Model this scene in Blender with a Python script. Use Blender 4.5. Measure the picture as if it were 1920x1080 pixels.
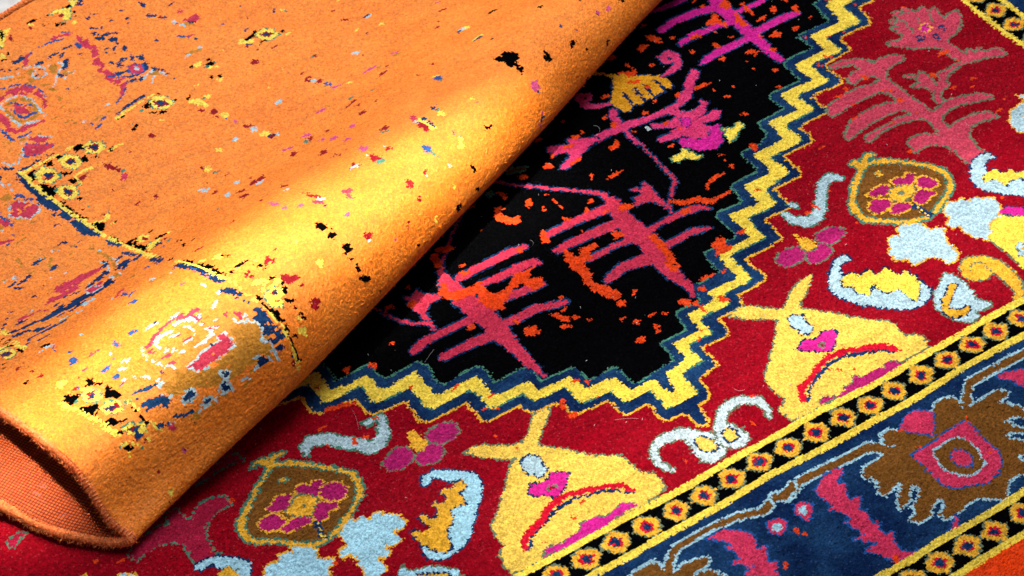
import bpy, math
import numpy as np
from mathutils import Matrix, Vector
for o in list(bpy.data.objects): bpy.data.objects.remove(o)
scene = bpy.context.scene
COL = scene.collection
MM = 0.001
rng = np.random.default_rng(7)

# ------------------------------------------------------------------ camera
FPX, PITCH, ROLL, YAW, DIST = 4195.94584, 0.775556734, -0.0472586356, 0.55215758, 2069.75081
_c, _s = math.cos(YAW), math.sin(YAW)
RW = np.array([[_c, _s, 0], [-_s, _c, 0], [0, 0, 1]])
_fw = np.array([0, math.cos(PITCH), -math.sin(PITCH)]); _up = np.array([0, math.sin(PITCH), math.cos(PITCH)]); _rt = np.array([1., 0, 0])
CAMPOS = RW @ (-_fw * DIST); FW = RW @ _fw
RT = RW @ (math.cos(ROLL) * _rt + math.sin(ROLL) * _up); UP = RW @ (-math.sin(ROLL) * _rt + math.cos(ROLL) * _up)
cam = bpy.data.cameras.new('camera'); cam_o = bpy.data.objects.new('camera', cam); COL.objects.link(cam_o)
cam.sensor_width = 36; cam.lens = 36 * FPX / 1920; cam.clip_start = 0.05; cam.clip_end = 50
m = Matrix.Identity(4)
for i in range(3): m[i][0], m[i][1], m[i][2], m[i][3] = RT[i], UP[i], -FW[i], CAMPOS[i] * MM
cam_o.matrix_world = m
cam.dof.use_dof = True; cam.dof.focus_distance = 2.03; cam.dof.aperture_fstop = 13.0
scene.camera = cam_o
scene.render.resolution_x, scene.render.resolution_y = 1024, 576

def frame_px(P):
    V = P - CAMPOS; d = V @ FW
    return 960 + FPX * (V @ RT) / d, 540 - FPX * (V @ UP) / d

# ------------------------------------------------------------------ light
scene.view_settings.view_transform = 'Standard'; scene.view_settings.look = 'None'
scene.view_settings.exposure = 0.0; scene.view_settings.gamma = 1.0; scene.view_settings.use_curve_mapping = False
world = bpy.data.worlds.new('World'); scene.world = world; world.use_nodes = True
world.node_tree.nodes['Background'].inputs[0].default_value = (0.80, 0.86, 1.0, 1); world.node_tree.nodes['Background'].inputs[1].default_value = 0.10

def area(name, pos, target, sx, sy, power, spread, color=(1, 1, 1), along=None):
    l = bpy.data.lights.new(name, 'AREA'); l.shape = 'RECTANGLE'; l.size = sx; l.size_y = sy
    l.energy = power; l.spread = math.radians(spread); l.color = color
    o = bpy.data.objects.new(name, l); COL.objects.link(o)
    p = Vector(pos); z = (p - Vector(target)).normalized()
    x = Vector(along) if along else Vector((1, 0, 0)); x = (x - z * x.dot(z)).normalized(); y = z.cross(x)
    o.matrix_world = Matrix(((x.x, y.x, z.x, p.x), (x.y, y.y, z.y, p.y), (x.z, y.z, z.z, p.z), (0, 0, 0, 1)))
    o['label'] = 'lamp'; o['kind'] = 'structure'
    return o
DIR = (math.cos(0.116), math.sin(0.116), 0)
area('overhead_light', (0.22, 0.34, 1.75), (0.18, 0.05, 0.0), 1.2, 1.0, 19, 150, (1.0, 0.98, 0.95))
area('window_light', (0.50, 2.05, 1.95), (0.0, 0.2, 0.0), 1.8, 1.2, 35, 150, (1.0, 0.98, 0.96), (0.85, -0.52, 0))
area('upper_light_band', (-0.20, 0.27, 1.40), (-0.20, 0.076, 0.07), 0.66, 0.03, 0.66, 7.5, (1.0, 0.93, 0.70), DIR)
area('lower_light_band', (0.20, -0.06, 1.40), (0.20, -0.215, 0.0), 0.75, 0.10, 0.38, 12, (1.0, 0.97, 0.9), DIR)


# woven pattern outlines in rug coordinates (half millimetres): name, label, [yarn colour, outline (yarn, mm), shapes]
LOWER=[
('zigzag_band','',[['N',['G',2.6],[[-508,-4,-458,-11,-456,-20,-455,-54,-445,-69,-428,-67,-381,-71,-380,-83,-379,-105,-376,-119,-367,-122,-311,-124,-307,-135,-310,-176,-306,-187,-295,-192,-221,-194,-220,-213,-221,-244,-213,-254,-169,-254,-152,-255,-145,-277,-132,-284,-88,-286,-84,-297,-83,-324,-75,-328,-16,-330,-14,-343,-14,-371,-10,-378,34,-380,34,-396,33,-421,43,-431,73,-433,74,-447,75,-465,85,-478,95,-474,100,-435,106,-432,127,-431,135,-421,141,-386,146,-383,183,-380,191,-374,190,-332,196,-324,249,-325,257,-319,258,-286,267,-282,315,-283,321,-267,326,-256,393,-250,396,-239,394,-189,400,-185,452,-187,489,-182,493,-144,492,-125,497,-122,551,-119,558,-112,561,-67,566,-61,627,-60,634,-56,632,-3,636,3,691,3,705,3,712,13,713,47,723,53,784,51,789,58,787,105,797,109,871,107,877,114,876,167,883,173,953,176,958,183,960,217,969,224,1039,223,1050,232,1055,273,1063,279,1098,281,1134,290,1176,365,1374,564,-254,2034,-979,1147,-683,92,-597,54,-570,25,-525,-11]]],['Y',['T',1.3],[[-480,11,-431,8,-430,-5,-434,-45,-426,-51,-360,-50,-358,-60,-361,-97,-352,-101,-287,-104,-286,-115,-285,-162,-276,-171,-203,-174,-199,-184,-197,-229,-190,-236,-156,-236,-131,-236,-127,-259,-118,-263,-61,-262,-59,-276,-60,-310,-51,-314,-3,-315,1,-326,3,-351,12,-355,55,-356,55,-372,54,-408,63,-412,119,-411,122,-399,122,-360,129,-358,175,-356,176,-347,172,-312,180,-309,226,-309,230,-303,231,-269,239,-266,300,-267,301,-257,308,-241,342,-240,373,-236,377,-228,378,-169,384,-165,460,-165,466,-161,470,-111,474,-102,519,-102,545,-96,546,-68,544,-58,558,-53,613,-45,617,-36,611,9,616,13,674,15,691,18,698,28,692,67,699,72,765,70,772,76,769,121,778,128,851,124,856,131,856,182,864,187,938,184,942,189,938,236,950,241,1028,237,1032,245,1033,295,1044,299,1071,301,1107,309,1150,360,1346,585,-254,2034,-979,1147,-677,104,-572,60,-534,31]]],['N',0,[[-451,30,-405,28,-407,7,-405,-28,-393,-31,-335,-32,-335,-44,-332,-76,-320,-80,-257,-77,-257,-95,-260,-141,-250,-150,-178,-152,-175,-166,-176,-210,-166,-216,-143,-216,-106,-216,-107,-242,-94,-245,-38,-247,-36,-268,-31,-286,-15,-287,28,-292,27,-309,28,-333,37,-336,78,-339,77,-356,82,-382,92,-382,98,-341,105,-339,150,-338,153,-330,153,-294,159,-290,213,-289,216,-281,218,-247,224,-243,278,-247,281,-239,287,-220,313,-221,351,-220,354,-209,360,-156,366,-152,444,-149,446,-142,446,-80,453,-76,510,-80,516,-77,520,-28,528,-24,580,-24,593,-6,588,36,667,43,669,49,672,92,678,98,739,89,744,96,745,144,751,150,825,146,829,153,828,205,834,208,908,205,914,212,916,258,923,263,998,264,1001,271,1006,320,1015,325,1037,326,1075,333,1130,398,1317,606,-254,2034,-979,1147,-659,138,-533,73,-481,30]]],['T',['T',2.0],[[-402,39,-384,41,-387,-12,-374,-13,-324,-9,-318,-16,-316,-55,-305,-60,-247,-56,-235,-64,-230,-83,-237,-122,-231,-134,-165,-129,-157,-138,-156,-184,-143,-185,-121,-182,-97,-181,-89,-190,-87,-225,-71,-228,-28,-227,-17,-237,-17,-266,-4,-272,35,-270,43,-279,42,-321,51,-329,87,-324,131,-325,133,-316,133,-280,141,-273,192,-273,197,-263,200,-232,210,-224,226,-227,257,-231,264,-214,270,-189,286,-192,332,-190,336,-175,335,-143,346,-129,367,-130,419,-133,424,-122,424,-71,437,-58,488,-60,492,-46,499,-13,507,-5,566,-5,569,3,567,48,579,59,614,56,646,71,654,109,687,111,723,110,723,154,735,164,806,162,810,220,825,231,896,227,893,272,902,279,979,280,985,338,1010,346,1048,352,1102,418,1279,634,-254,2034,-979,1147,-647,161,-517,101,-418,63]]]]),
('black_medallion_field','',[['K',0,[[-402,39,-384,41,-387,-12,-374,-13,-324,-9,-318,-16,-316,-55,-305,-60,-247,-56,-235,-64,-230,-83,-237,-122,-231,-134,-165,-129,-157,-138,-156,-184,-143,-185,-121,-182,-97,-181,-89,-190,-87,-225,-71,-228,-28,-227,-17,-237,-17,-266,-4,-272,35,-270,43,-279,42,-321,51,-329,87,-324,131,-325,133,-316,133,-280,141,-273,192,-273,197,-263,200,-232,210,-224,226,-227,257,-231,264,-214,270,-189,286,-192,332,-190,336,-175,335,-143,346,-129,367,-130,419,-133,424,-122,424,-71,437,-58,488,-60,492,-46,499,-13,507,-5,566,-5,569,3,567,48,579,59,614,56,646,71,654,109,687,111,723,110,723,154,735,164,806,162,810,220,825,231,896,227,893,272,902,279,979,280,985,338,1010,346,1048,352,1102,418,1279,634,-254,2034,-979,1147,-647,161,-517,101,-418,63]]]]),
('pink_tree_motif','pink tree motif with combed branches left of centre',[('C',['N',2.2],[[-177,97,-164,88,-146,97,-142,81,-133,75,-121,61,-126,52,-143,55,-161,45,-170,26,-172,-12,-179,-7,-176,26,-177,48,-179,63,-178,84],['L',-85,103,14,-92,68,39,-87,10,43,-81,-38,44,-82,-89,38,-83,-135,23,-83,-177,20,-78,-218,8],['L',-62,77,18,-33,80,18,9,82,18,47,83,19,80,77,13],['L',-36,41,15,1,37,18,37,39,22,70,34,16,79,23,6],['L',-60,-70,18,-32,-73,18,3,-71,18,38,-83,15,54,-86,14],['L',-102,-23,18,-138,-23,15,-172,-21,18,-206,-22,20,-233,-33,16],['L',-98,-82,24,-136,-76,23,-166,-76,20,-199,-78,17],['L',-179,15,8,-200,30,7,-217,50,6,-228,80,5,-232,105,4],['L',-85,108,9,-69,128,6,-45,152,5,-22,174,4,-1,192,4,37,222,4]]),('C',['N',2.2],[['L',-25,-16,18,10,-19,18,48,-23,15]]),('O',0,[[-105,86,-93,81,-100,55,-69,47,-55,45,-36,50,-40,21,-35,5,-19,2,0,11,28,31,45,24,79,23,53,18,41,4,58,-8,52,-26,27,-31,29,-19,22,-1,-2,-5,-21,-19,-35,-27,-41,-40,-55,-34,-65,-18,-68,6,-60,23,-79,31,-103,31,-118,46,-117,67]]),('K',0,[[-34,21,-8,16,-23,5,-37,6]]),('K',0,[[-2,-3,23,-5,13,-11]]),('O',0,[[-36,80,-41,77,-44,78,-53,75,-57,77,-56,82,-59,86,-56,91,-45,89,-43,88,-38,85]]),('O',0,[[75,69,71,66,65,67,61,66,63,71,59,75,62,81,65,83,72,81,73,78,72,74]]),('O',0,[[-36,-85,-41,-84,-46,-87,-47,-82,-50,-81,-50,-77,-46,-73,-44,-70,-40,-71,-37,-76,-38,-78]]),('O',0,[[-166,69,-172,66,-179,60,-180,66,-183,69,-185,73,-179,77,-175,84,-172,80,-164,80,-165,75]])]),
('pink_tree_motif','pink tree motif with combed branches in the middle of the black field',[('C',['N',2.2],[[372,97,373,77,369,42,370,13,365,-11,367,-15,362,6,358,31,348,43,326,47,319,46,326,69,341,67,351,69,334,93,346,92,355,78,363,94],['L',282,105,12,286,88,25,280,41,34,275,-6,47,280,-50,45,269,-91,37,264,-132,29,263,-166,22,267,-189,15,258,-214,9],['L',281,73,25,241,78,22,212,80,19,175,80,18,137,79,17],['L',263,30,22,228,32,23,191,32,20,151,33,20,124,32,15],['L',256,-24,15,223,-18,13,190,-21,13,159,-22,12],['L',259,-88,31,228,-80,27,203,-75,22,173,-80,18,154,-84,14],['L',296,-21,12,327,-20,12,365,-20,14,395,-23,19,419,-28,15,430,-43,5],['L',294,-74,18,325,-73,16,357,-73,15,381,-82,13,394,-86,8],['L',361,-8,3,379,21,4,404,46,7,422,61,7,425,74,6,427,115,5,429,163,5,428,198,5],['L',287,108,10,271,129,8,234,166,7,197,204,7,158,239,6,122,279,5]]),('O',0,[['L',188,3,17,168,3,18,159,-13,18,133,-16,32,132,7,15,136,21,7],['L',129,-26,28,130,-51,20,122,-66,14,125,-87,17,136,-106,27,142,-123,23]]),('O',0,[['L',288,-101,16,279,-121,24,273,-136,16],['L',293,-41,16,292,-72,19,291,-94,13]]),('O',0,[['L',295,59,19,314,51,8]]),('O',0,[['L',131,88,13,117,67,9]]),('K',0,[[276,-121,286,-126,278,-131]]),('O',0,[[400,-21,397,-26,385,-30,379,-28,373,-27,373,-21,374,-15,377,-13,386,-12,392,-14,401,-14]]),('O',0,[[252,-6,248,-6,244,-2,236,-4,235,7,235,12,239,15,243,20,249,12,253,6,258,0]]),('O',0,[[272,69,274,66,268,65,263,66,261,68,257,69,259,71,262,72,266,72,269,71,272,70]]),('O',0,[[193,90,190,87,188,87,184,95,181,100,184,103,187,104,189,104,194,100,193,98,196,90]]),('O',0,[[235,89,233,89,232,89,230,88,229,91,229,93,230,95,232,95,234,94,236,94,237,91]])]),
('pink_tree_motif','bright magenta tree motif at the top edge of the black field',[('MG',['N',2.0],[['L',836,494,26,829,478,30,825,452,38,825,410,30,822,369,27,820,340,29,819,303,23,817,270,20,815,235,14],['L',807,458,19,779,464,21,747,466,19,716,468,18,678,460,15],['L',812,398,14,778,405,16,736,408,16,696,406,17,685,400,9],['L',788,518,14,746,514,14,719,515,12,696,521,7],['L',840,420,9,865,419,12,895,415,12,932,417,9],['L',823,342,18,848,340,18,883,343,18,915,341,21,942,337,9],['L',805,333,18,767,334,20,736,336,20,705,332,17,681,323,5]]),('O',0,[[834,421,839,417,836,395,833,369,822,369,819,393]]),('O',0,[[800,449,801,438,799,418,799,390,790,393,786,410,764,419,768,427,786,431]]),('O',0,[[791,480,800,481,799,471,789,473]]),('O',0,[[840,470,851,461,845,441,829,438,822,458]]),('O',0,[[861,437,873,438,869,420,870,405,867,386,860,389,862,418]]),('O',0,[[713,408,728,411,743,399,735,395,716,398]]),('O',0,[[737,366,746,366,747,342,735,347]]),('O',0,[[831,335,836,328,831,308,828,317]]),('O',0,[[821,281,831,277,828,262,818,263]])]),
('pink_stem_motif','',[['CP',['N',1.8],[['L',656,311,18,625,285,17,592,257,22,565,245,13,529,241,14,479,241,16,439,250,20,402,252,19,364,253,20,331,260,24],['L',447,302,12,437,287,18,431,251,10,427,214,8,427,191,7]]],['CP',['N',1.8],[[272,295,271,266,293,261,301,245,270,233,259,221,267,214,278,217,300,226,325,238,353,247,371,254,320,291,315,274]]],['O',0,[[319,265,316,262,309,265,301,267,299,270,302,275,301,281,306,280,310,276,319,274,320,269]]],['O',0,[[307,223,309,222,302,219,293,219,278,220,274,223,280,225,281,228,294,228,308,229,317,227]]],['O',0,[[423,257,417,255,411,254,414,260,414,268,417,273,421,275,423,272,428,272,430,263,424,259]]],['O',0,[[424,290,422,289,419,289,415,289,413,293,414,297,415,299,419,299,421,299,425,299,423,293]]]]),
('curl_motif','pink curl above the gold fan on the black field',[('CP',['N',1.5],[['L',590,334,6,611,335,12,634,343,16,649,359,16,653,377,20,644,389,22,627,385,14,625,370,16,634,365,13]])]),
('curl_motif','pink curl beside the fold left of the gold fan',[('CP',['N',1.5],[['L',453,324,10,432,331,15,411,349,18,410,373,14,421,381,16,433,375,16,430,361,9,419,361,8]])]),
('fan_motif','gold fan shaped motif on the black field',[('A',['N',1.8],[[507,386,535,388,552,365,584,339,593,319,591,297,579,292,576,305,564,293,543,292,534,289,520,293,506,288,495,291,486,292,476,282,462,286,458,307,459,327,481,353,495,369]]),('A',0,[['L',485,426,8,501,411,9,512,388,12]]),('N',0,[['L',498,336,7,487,297,6]]),('N',0,[['L',522,334,8,517,291,7]]),('N',0,[['L',545,330,8,540,289,7]]),('N',0,[['L',572,332,8,568,290,7]]),('O',0,[[550,371,550,367,545,365,537,371,531,374,532,383,534,386,540,389,547,384,550,379,554,374]]),('O',0,[[544,344,545,339,538,340,530,348,528,350,521,357,523,361,532,361,538,355,547,351,544,346]]),('O',0,[[552,318,548,320,546,318,544,321,542,324,540,327,539,330,545,329,548,329,552,326,554,322]]),('O',0,[[536,387,533,389,530,386,527,389,525,391,527,394,528,395,530,395,533,395,534,393,538,391]])]),
('lily_motif','pink lily flower motif beside the zigzag band',[('CP',['N',1.8],[[465,181,496,184,519,187,506,197,482,209,480,225,500,216,525,213,541,217,533,233,553,234,561,218,581,213,600,220,611,231,615,214,598,201,582,192,570,190,590,186,611,191,617,182,604,166,588,165,567,173,571,160,565,144,546,132,527,141,513,162,488,164,470,170]]),('MG',['N',1.5],[[572,154,593,154,582,131,565,104,542,91,512,108,498,133,494,155,512,157,531,133,553,132]]),('MG',['N',1.5],[[538,209,549,206,553,193,545,178,534,181,533,197]]),('W',0,[[477,214,472,213,469,213,465,215,464,217,462,221,464,222,467,223,471,225,473,221,476,217]]),('O',0,[[526,181,523,176,521,179,517,178,518,182,516,185,519,186,521,188,524,186,525,184,526,183]]),('O',0,[[514,208,512,205,507,206,506,207,506,210,503,213,506,216,510,218,512,216,513,214,516,212]])]),
('small_flower_motif','small yellow bloom with green edge under the lily',[('Y',['T',2],[[454,122,471,123,484,123,491,133,497,119,501,98,510,92,495,90,484,101,477,109,458,105,453,116]])]),
('small_flower_motif','small yellow bloom with green edge right of the lily',[('Y',['T',2],[[589,136,602,122,627,134,629,121,610,111,589,97,576,93,581,112]])]),
('leaf_motif','small green edged leaf at the fold edge on the black field',[('B',['T',2],[[167,280,185,279,211,267,196,262,178,268,165,272]])]),
('leaf_motif','',[['T',0,[[96,248,115,248,115,234,98,232]]]]),
('fleck','',[['O',0,[[616,426,611,425,602,422,602,427,602,431,602,438,610,448,617,446,619,442,621,438,626,435]]]]),
('fleck','',[['O',0,[[657,426,650,427,645,433,642,442,635,452,641,455,643,468,651,460,655,460,660,442,657,436]]]]),
('fleck','',[['O',0,[[687,422,687,420,683,421,677,422,677,426,678,428,679,432,682,432,685,430,689,428,688,425]]]]),
('fleck','',[['O',0,[[660,491,657,490,655,490,651,489,651,491,653,495,654,497,658,500,659,498,662,498,660,494]]]]),
('fleck','',[['O',0,[[596,371,592,368,588,366,588,368,589,371,590,375,595,380,598,378,603,382,599,376,599,372]]]]),
('fleck','',[['O',0,[[696,365,692,362,688,359,688,363,686,366,685,369,690,372,693,376,695,374,698,373,696,369]]]]),
('fleck','',[['O',0,[[786,359,787,358,783,356,780,357,775,356,775,358,776,360,777,361,781,361,784,362,786,361]]]]),
('fleck','',[['O',0,[[766,390,764,389,763,388,761,389,762,390,762,391,763,393,765,394,765,393,766,393,767,392]]]]),
('fleck','',[['O',0,[[728,307,725,304,724,307,722,310,721,315,723,319,728,318,733,320,736,318,732,313,731,309]]]]),
('fleck','',[['O',0,[[795,280,790,282,787,276,783,289,777,293,777,303,785,301,788,300,793,301,794,291,798,282]]]]),
('fleck','',[['O',0,[[872,302,865,301,864,296,856,300,851,303,847,309,849,311,857,313,862,310,866,308,871,304]]]]),
('fleck','',[['O',0,[[911,297,909,297,903,294,902,296,898,301,902,303,904,305,906,308,911,308,912,304,915,302]]]]),
('fleck','',[['O',0,[[882,371,878,365,873,362,867,366,856,367,861,370,864,374,866,376,871,376,875,376,881,375]]]]),
('fleck','',[['O',0,[[905,371,904,373,900,373,901,379,904,385,908,383,913,387,915,383,919,381,912,375,911,371]]]]),
('fleck','',[['O',0,[[956,351,954,349,950,349,946,349,945,354,946,357,949,359,950,362,955,362,955,358,958,354]]]]),
('fleck','',[['O',0,[[952,380,950,380,948,380,945,384,944,389,945,394,947,395,951,395,953,389,953,387,953,382]]]]),
('fleck','',[['O',0,[[787,213,786,214,784,217,782,221,785,224,787,225,788,230,789,225,791,221,790,217,790,214]]]]),
('fleck','',[['O',0,[[757,243,756,242,754,241,754,243,750,245,751,247,753,249,755,248,756,248,757,246,759,244]]]]),
('fleck','',[['O',0,[[760,273,759,272,757,273,756,273,755,274,756,275,756,276,757,278,759,276,759,276,760,274]]]]),
('fleck','',[['O',0,[[794,498,793,496,789,493,788,496,787,497,788,501,791,503,793,503,794,502,796,504,795,500]]]]),
('fleck','',[['O',0,[[784,492,782,491,781,493,779,493,778,494,778,496,779,496,780,497,781,497,783,496,783,493]]]]),
('fleck','',[['O',0,[[554,365,552,365,551,373,551,381,553,383,554,394,558,397,558,386,561,386,558,377,557,372]]]]),
('fleck','',[['O',0,[[560,401,559,399,556,397,551,400,551,402,549,406,551,411,556,410,559,412,561,405,565,403]]]]),
('fleck','',[['O',0,[[471,349,470,347,463,346,456,346,454,347,453,350,452,352,454,353,462,355,466,352,469,352]]]]),
('fleck','',[['O',0,[[590,263,584,264,580,263,579,264,574,269,574,271,576,274,580,276,585,273,586,271,587,267]]]]),
('fleck','',[['O',0,[[659,264,661,261,644,260,628,258,622,260,619,264,618,267,628,268,641,269,647,269,653,266]]]]),
('fleck','',[['O',0,[[534,276,532,273,530,274,526,274,526,277,527,280,527,282,530,282,533,282,536,281,535,279]]]]),
('fleck','',[['O',0,[[500,258,497,256,493,256,490,254,489,257,489,263,492,266,495,266,499,268,501,266,498,261]]]]),
('fleck','',[['O',0,[[346,335,345,334,343,333,340,334,340,336,341,338,341,339,342,341,344,339,346,339,345,337]]]]),
('fleck','',[['O',0,[[363,287,363,285,360,285,357,283,354,285,352,287,356,288,357,290,359,292,361,289,366,289]]]]),
('fleck','',[['O',0,[[346,281,343,277,337,274,334,276,331,280,330,285,334,291,340,290,344,289,345,288,347,283]]]]),
('fleck','',[['O',0,[[289,322,282,319,276,317,267,316,266,318,260,321,265,323,268,324,272,325,279,326,284,325]]]]),
('fleck','',[['O',0,[[551,438,546,438,543,438,535,434,537,440,538,447,542,454,545,455,551,453,552,449,555,444]]]]),
('fleck','',[['O',0,[[654,239,652,237,650,237,648,237,649,239,649,241,650,242,651,243,654,243,654,241,654,240]]]]),
('fleck','',[['O',0,[[692,224,691,224,689,222,686,223,686,225,687,226,688,228,689,229,691,228,692,227,692,225]]]]),
('fleck','',[['O',0,[[666,204,665,201,659,203,655,206,653,208,653,211,653,213,657,213,662,212,666,209,666,207]]]]),
('fleck','',[['O',0,[[655,143,655,140,651,140,646,139,646,142,644,143,643,147,648,146,650,149,655,147,656,146]]]]),
('fleck','',[['O',0,[[446,222,443,221,440,224,438,225,436,227,433,231,434,231,438,230,440,229,442,227,446,224]]]]),
('fleck','',[['O',0,[[401,218,400,214,395,216,393,217,389,221,391,223,392,227,395,229,400,228,400,223,401,221]]]]),
('fleck','',[['O',0,[[394,214,391,212,388,208,375,208,373,212,367,215,371,220,378,220,383,222,391,222,393,218]]]]),
('fleck','',[['O',0,[[274,261,273,257,269,257,264,259,263,262,262,267,266,271,269,270,273,272,274,268,278,266]]]]),
('fleck','',[['O',0,[[257,239,251,234,248,236,240,236,238,243,238,247,241,251,247,254,252,252,255,248,258,242]]]]),
('fleck','',[['O',0,[[194,240,189,241,185,240,180,242,179,246,180,251,182,257,187,255,192,257,195,250,195,246]]]]),
('fleck','',[['O',0,[[360,149,350,144,344,141,332,140,324,138,322,142,314,141,323,147,335,150,346,152,348,149]]]]),
('fleck','',[['O',0,[[297,163,295,165,292,164,293,167,291,169,294,172,296,173,298,174,299,172,299,170,297,167]]]]),
('fleck','',[['O',0,[[293,159,291,159,290,159,288,159,287,160,287,162,288,163,289,164,292,163,292,161,293,160]]]]),
('fleck','',[['O',0,[[158,172,153,166,149,166,145,164,146,170,148,175,151,184,154,185,162,189,162,185,162,178]]]]),
('fleck','',[['O',0,[[170,140,167,138,166,140,164,142,166,149,167,150,168,154,171,154,172,147,171,144,173,139]]]]),
('fleck','',[['O',0,[[200,141,198,142,198,146,197,151,198,154,200,155,202,161,204,157,204,153,203,146,202,142]]]]),
('fleck','',[['O',0,[[201,124,198,128,197,127,196,131,195,138,196,139,196,139,199,137,199,135,201,129,200,128]]]]),
('fleck','',[['O',0,[[197,169,196,170,196,173,196,176,197,181,198,182,199,181,199,180,200,178,199,174,198,170]]]]),
('fleck','',[['O',0,[[259,109,256,104,254,104,250,104,247,103,247,106,247,108,249,110,253,115,258,115,259,114]]]]),
('fleck','',[['O',0,[[239,93,237,92,233,89,231,91,232,94,231,97,234,99,236,102,238,101,239,99,240,97]]]]),
('fleck','',[['O',0,[[114,146,112,139,105,138,96,142,98,148,95,156,94,159,104,161,109,158,116,154,118,147]]]]),
('fleck','',[['O',0,[[195,49,194,48,192,47,191,48,190,50,190,51,191,53,193,53,194,53,196,53,195,51]]]]),
('fleck','',[['O',0,[[359,21,358,20,358,19,356,20,356,21,356,22,356,23,358,24,358,23,359,22,360,21]]]]),
('fleck','',[['O',0,[[481,145,478,141,476,146,473,147,473,152,474,153,476,158,479,156,482,154,484,149,482,145]]]]),
('fleck','',[['O',0,[[546,64,543,66,541,66,538,70,534,74,535,76,537,75,538,76,540,73,543,69,546,65]]]]),
('fleck','',[['O',0,[[537,26,535,30,532,27,531,33,531,37,533,40,534,41,536,41,539,38,541,33,538,31]]]]),
('fleck','',[['O',0,[[537,54,536,54,535,54,535,54,534,55,534,56,535,57,535,57,537,57,537,56,537,55]]]]),
('fleck','',[['O',0,[[188,-140,185,-141,180,-141,176,-144,171,-141,174,-139,173,-137,176,-133,181,-134,183,-135,187,-138]]]]),
('fleck','',[['O',0,[[145,-152,143,-157,137,-155,132,-150,131,-144,137,-141,138,-135,143,-139,146,-142,149,-145,150,-149]]]]),
('fleck','',[['O',0,[[145,-127,139,-126,135,-124,128,-111,123,-104,120,-88,130,-94,135,-96,142,-98,144,-114,152,-130]]]]),
('fleck','',[['O',0,[[58,-71,57,-72,56,-75,53,-76,51,-75,51,-72,50,-70,53,-69,54,-68,57,-68,59,-69]]]]),
('fleck','',[['O',0,[[51,-100,52,-102,47,-103,42,-106,39,-105,37,-104,35,-103,39,-100,44,-98,46,-99,53,-96]]]]),
('fleck','',[['O',0,[[41,-126,33,-123,26,-118,21,-111,16,-106,12,-96,18,-100,21,-99,29,-103,35,-113,41,-123]]]]),
('fleck','',[['O',0,[[33,-147,28,-148,24,-145,19,-143,13,-137,14,-134,16,-134,19,-132,24,-136,28,-138,30,-141]]]]),
('fleck','',[['O',0,[[36,-128,36,-133,29,-132,25,-128,23,-125,21,-120,21,-115,28,-118,31,-119,37,-119,38,-126]]]]),
('fleck','',[['O',0,[[61,-134,59,-136,50,-134,46,-134,42,-131,38,-129,44,-127,46,-125,51,-123,53,-127,57,-129]]]]),
('fleck','',[['O',0,[[-24,-128,-30,-126,-35,-130,-47,-119,-46,-115,-44,-106,-43,-100,-36,-102,-28,-106,-21,-107,-23,-116]]]]),
('fleck','',[['O',0,[[65,-154,65,-155,61,-157,61,-156,60,-153,60,-152,62,-150,65,-146,67,-147,69,-148,68,-151]]]]),
('fleck','',[['O',0,[[120,-184,116,-185,115,-187,110,-183,108,-181,106,-180,108,-176,109,-176,114,-175,117,-177,119,-181]]]]),
('fleck','',[['O',0,[[137,-205,136,-209,130,-210,129,-207,124,-205,128,-202,130,-198,132,-197,135,-195,138,-198,140,-203]]]]),
('fleck','',[['O',0,[[151,-250,147,-249,150,-241,149,-237,152,-233,155,-224,158,-227,159,-233,162,-234,159,-241,156,-245]]]]),
('fleck','',[['O',0,[[122,-248,116,-256,113,-254,107,-255,103,-248,106,-243,111,-238,116,-238,120,-238,125,-238,121,-243]]]]),
('fleck','',[['O',0,[[182,-206,179,-207,172,-208,164,-208,161,-208,161,-206,159,-205,161,-203,171,-202,175,-203,178,-205]]]]),
('fleck','',[['O',0,[[191,-224,189,-221,188,-218,186,-218,187,-214,187,-211,188,-210,190,-212,193,-214,193,-218,192,-220]]]]),
('fleck','',[['O',0,[[250,-226,243,-227,240,-231,232,-227,228,-218,226,-212,224,-207,234,-205,244,-211,245,-215,248,-220]]],['O',0,[['L',249,-229,11,251,-247,8,254,-264,4]]]]),
('fleck','',[['O',0,[[-28,149,-34,149,-37,147,-54,153,-53,158,-59,163,-55,166,-52,170,-42,165,-34,160,-27,156]]]]),
('fleck','',[['O',0,[[-66,145,-70,145,-74,143,-78,144,-77,147,-80,152,-76,157,-71,159,-69,157,-67,154,-62,153]]]]),
('fleck','',[['O',0,[[-77,119,-78,122,-82,122,-83,128,-82,134,-78,137,-77,137,-74,140,-71,134,-71,130,-74,125]]]]),
('fleck','',[['O',0,[[-112,-41,-111,-45,-118,-48,-123,-49,-124,-46,-129,-45,-130,-40,-126,-36,-119,-35,-113,-35,-110,-36]]]]),
('fleck','',[['O',0,[[-19,-124,-32,-123,-36,-127,-41,-121,-50,-116,-46,-108,-43,-105,-40,-98,-31,-107,-27,-109,-26,-115]]]]),
('fleck','',[['O',0,[[-251,5,-251,3,-255,3,-257,2,-263,3,-261,5,-260,6,-262,9,-257,9,-253,9,-252,6]]]]),
('fleck','',[['O',0,[[-201,87,-204,87,-209,83,-215,85,-217,86,-221,89,-220,93,-217,96,-211,97,-205,95,-202,91]]]]),
('fleck','',[['O',0,[[-152,111,-155,107,-157,109,-159,109,-161,111,-160,115,-158,116,-156,118,-153,116,-151,117,-151,114]]]]),
('fleck','',[['O',0,[[-30,102,-33,101,-36,99,-40,99,-43,98,-44,100,-44,103,-41,104,-39,106,-35,105,-33,103]]]]),
('fleck','',[['O',0,[[-25,193,-25,191,-29,190,-31,191,-30,193,-30,195,-29,197,-26,200,-24,200,-24,198,-23,195]]]]),
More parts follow.
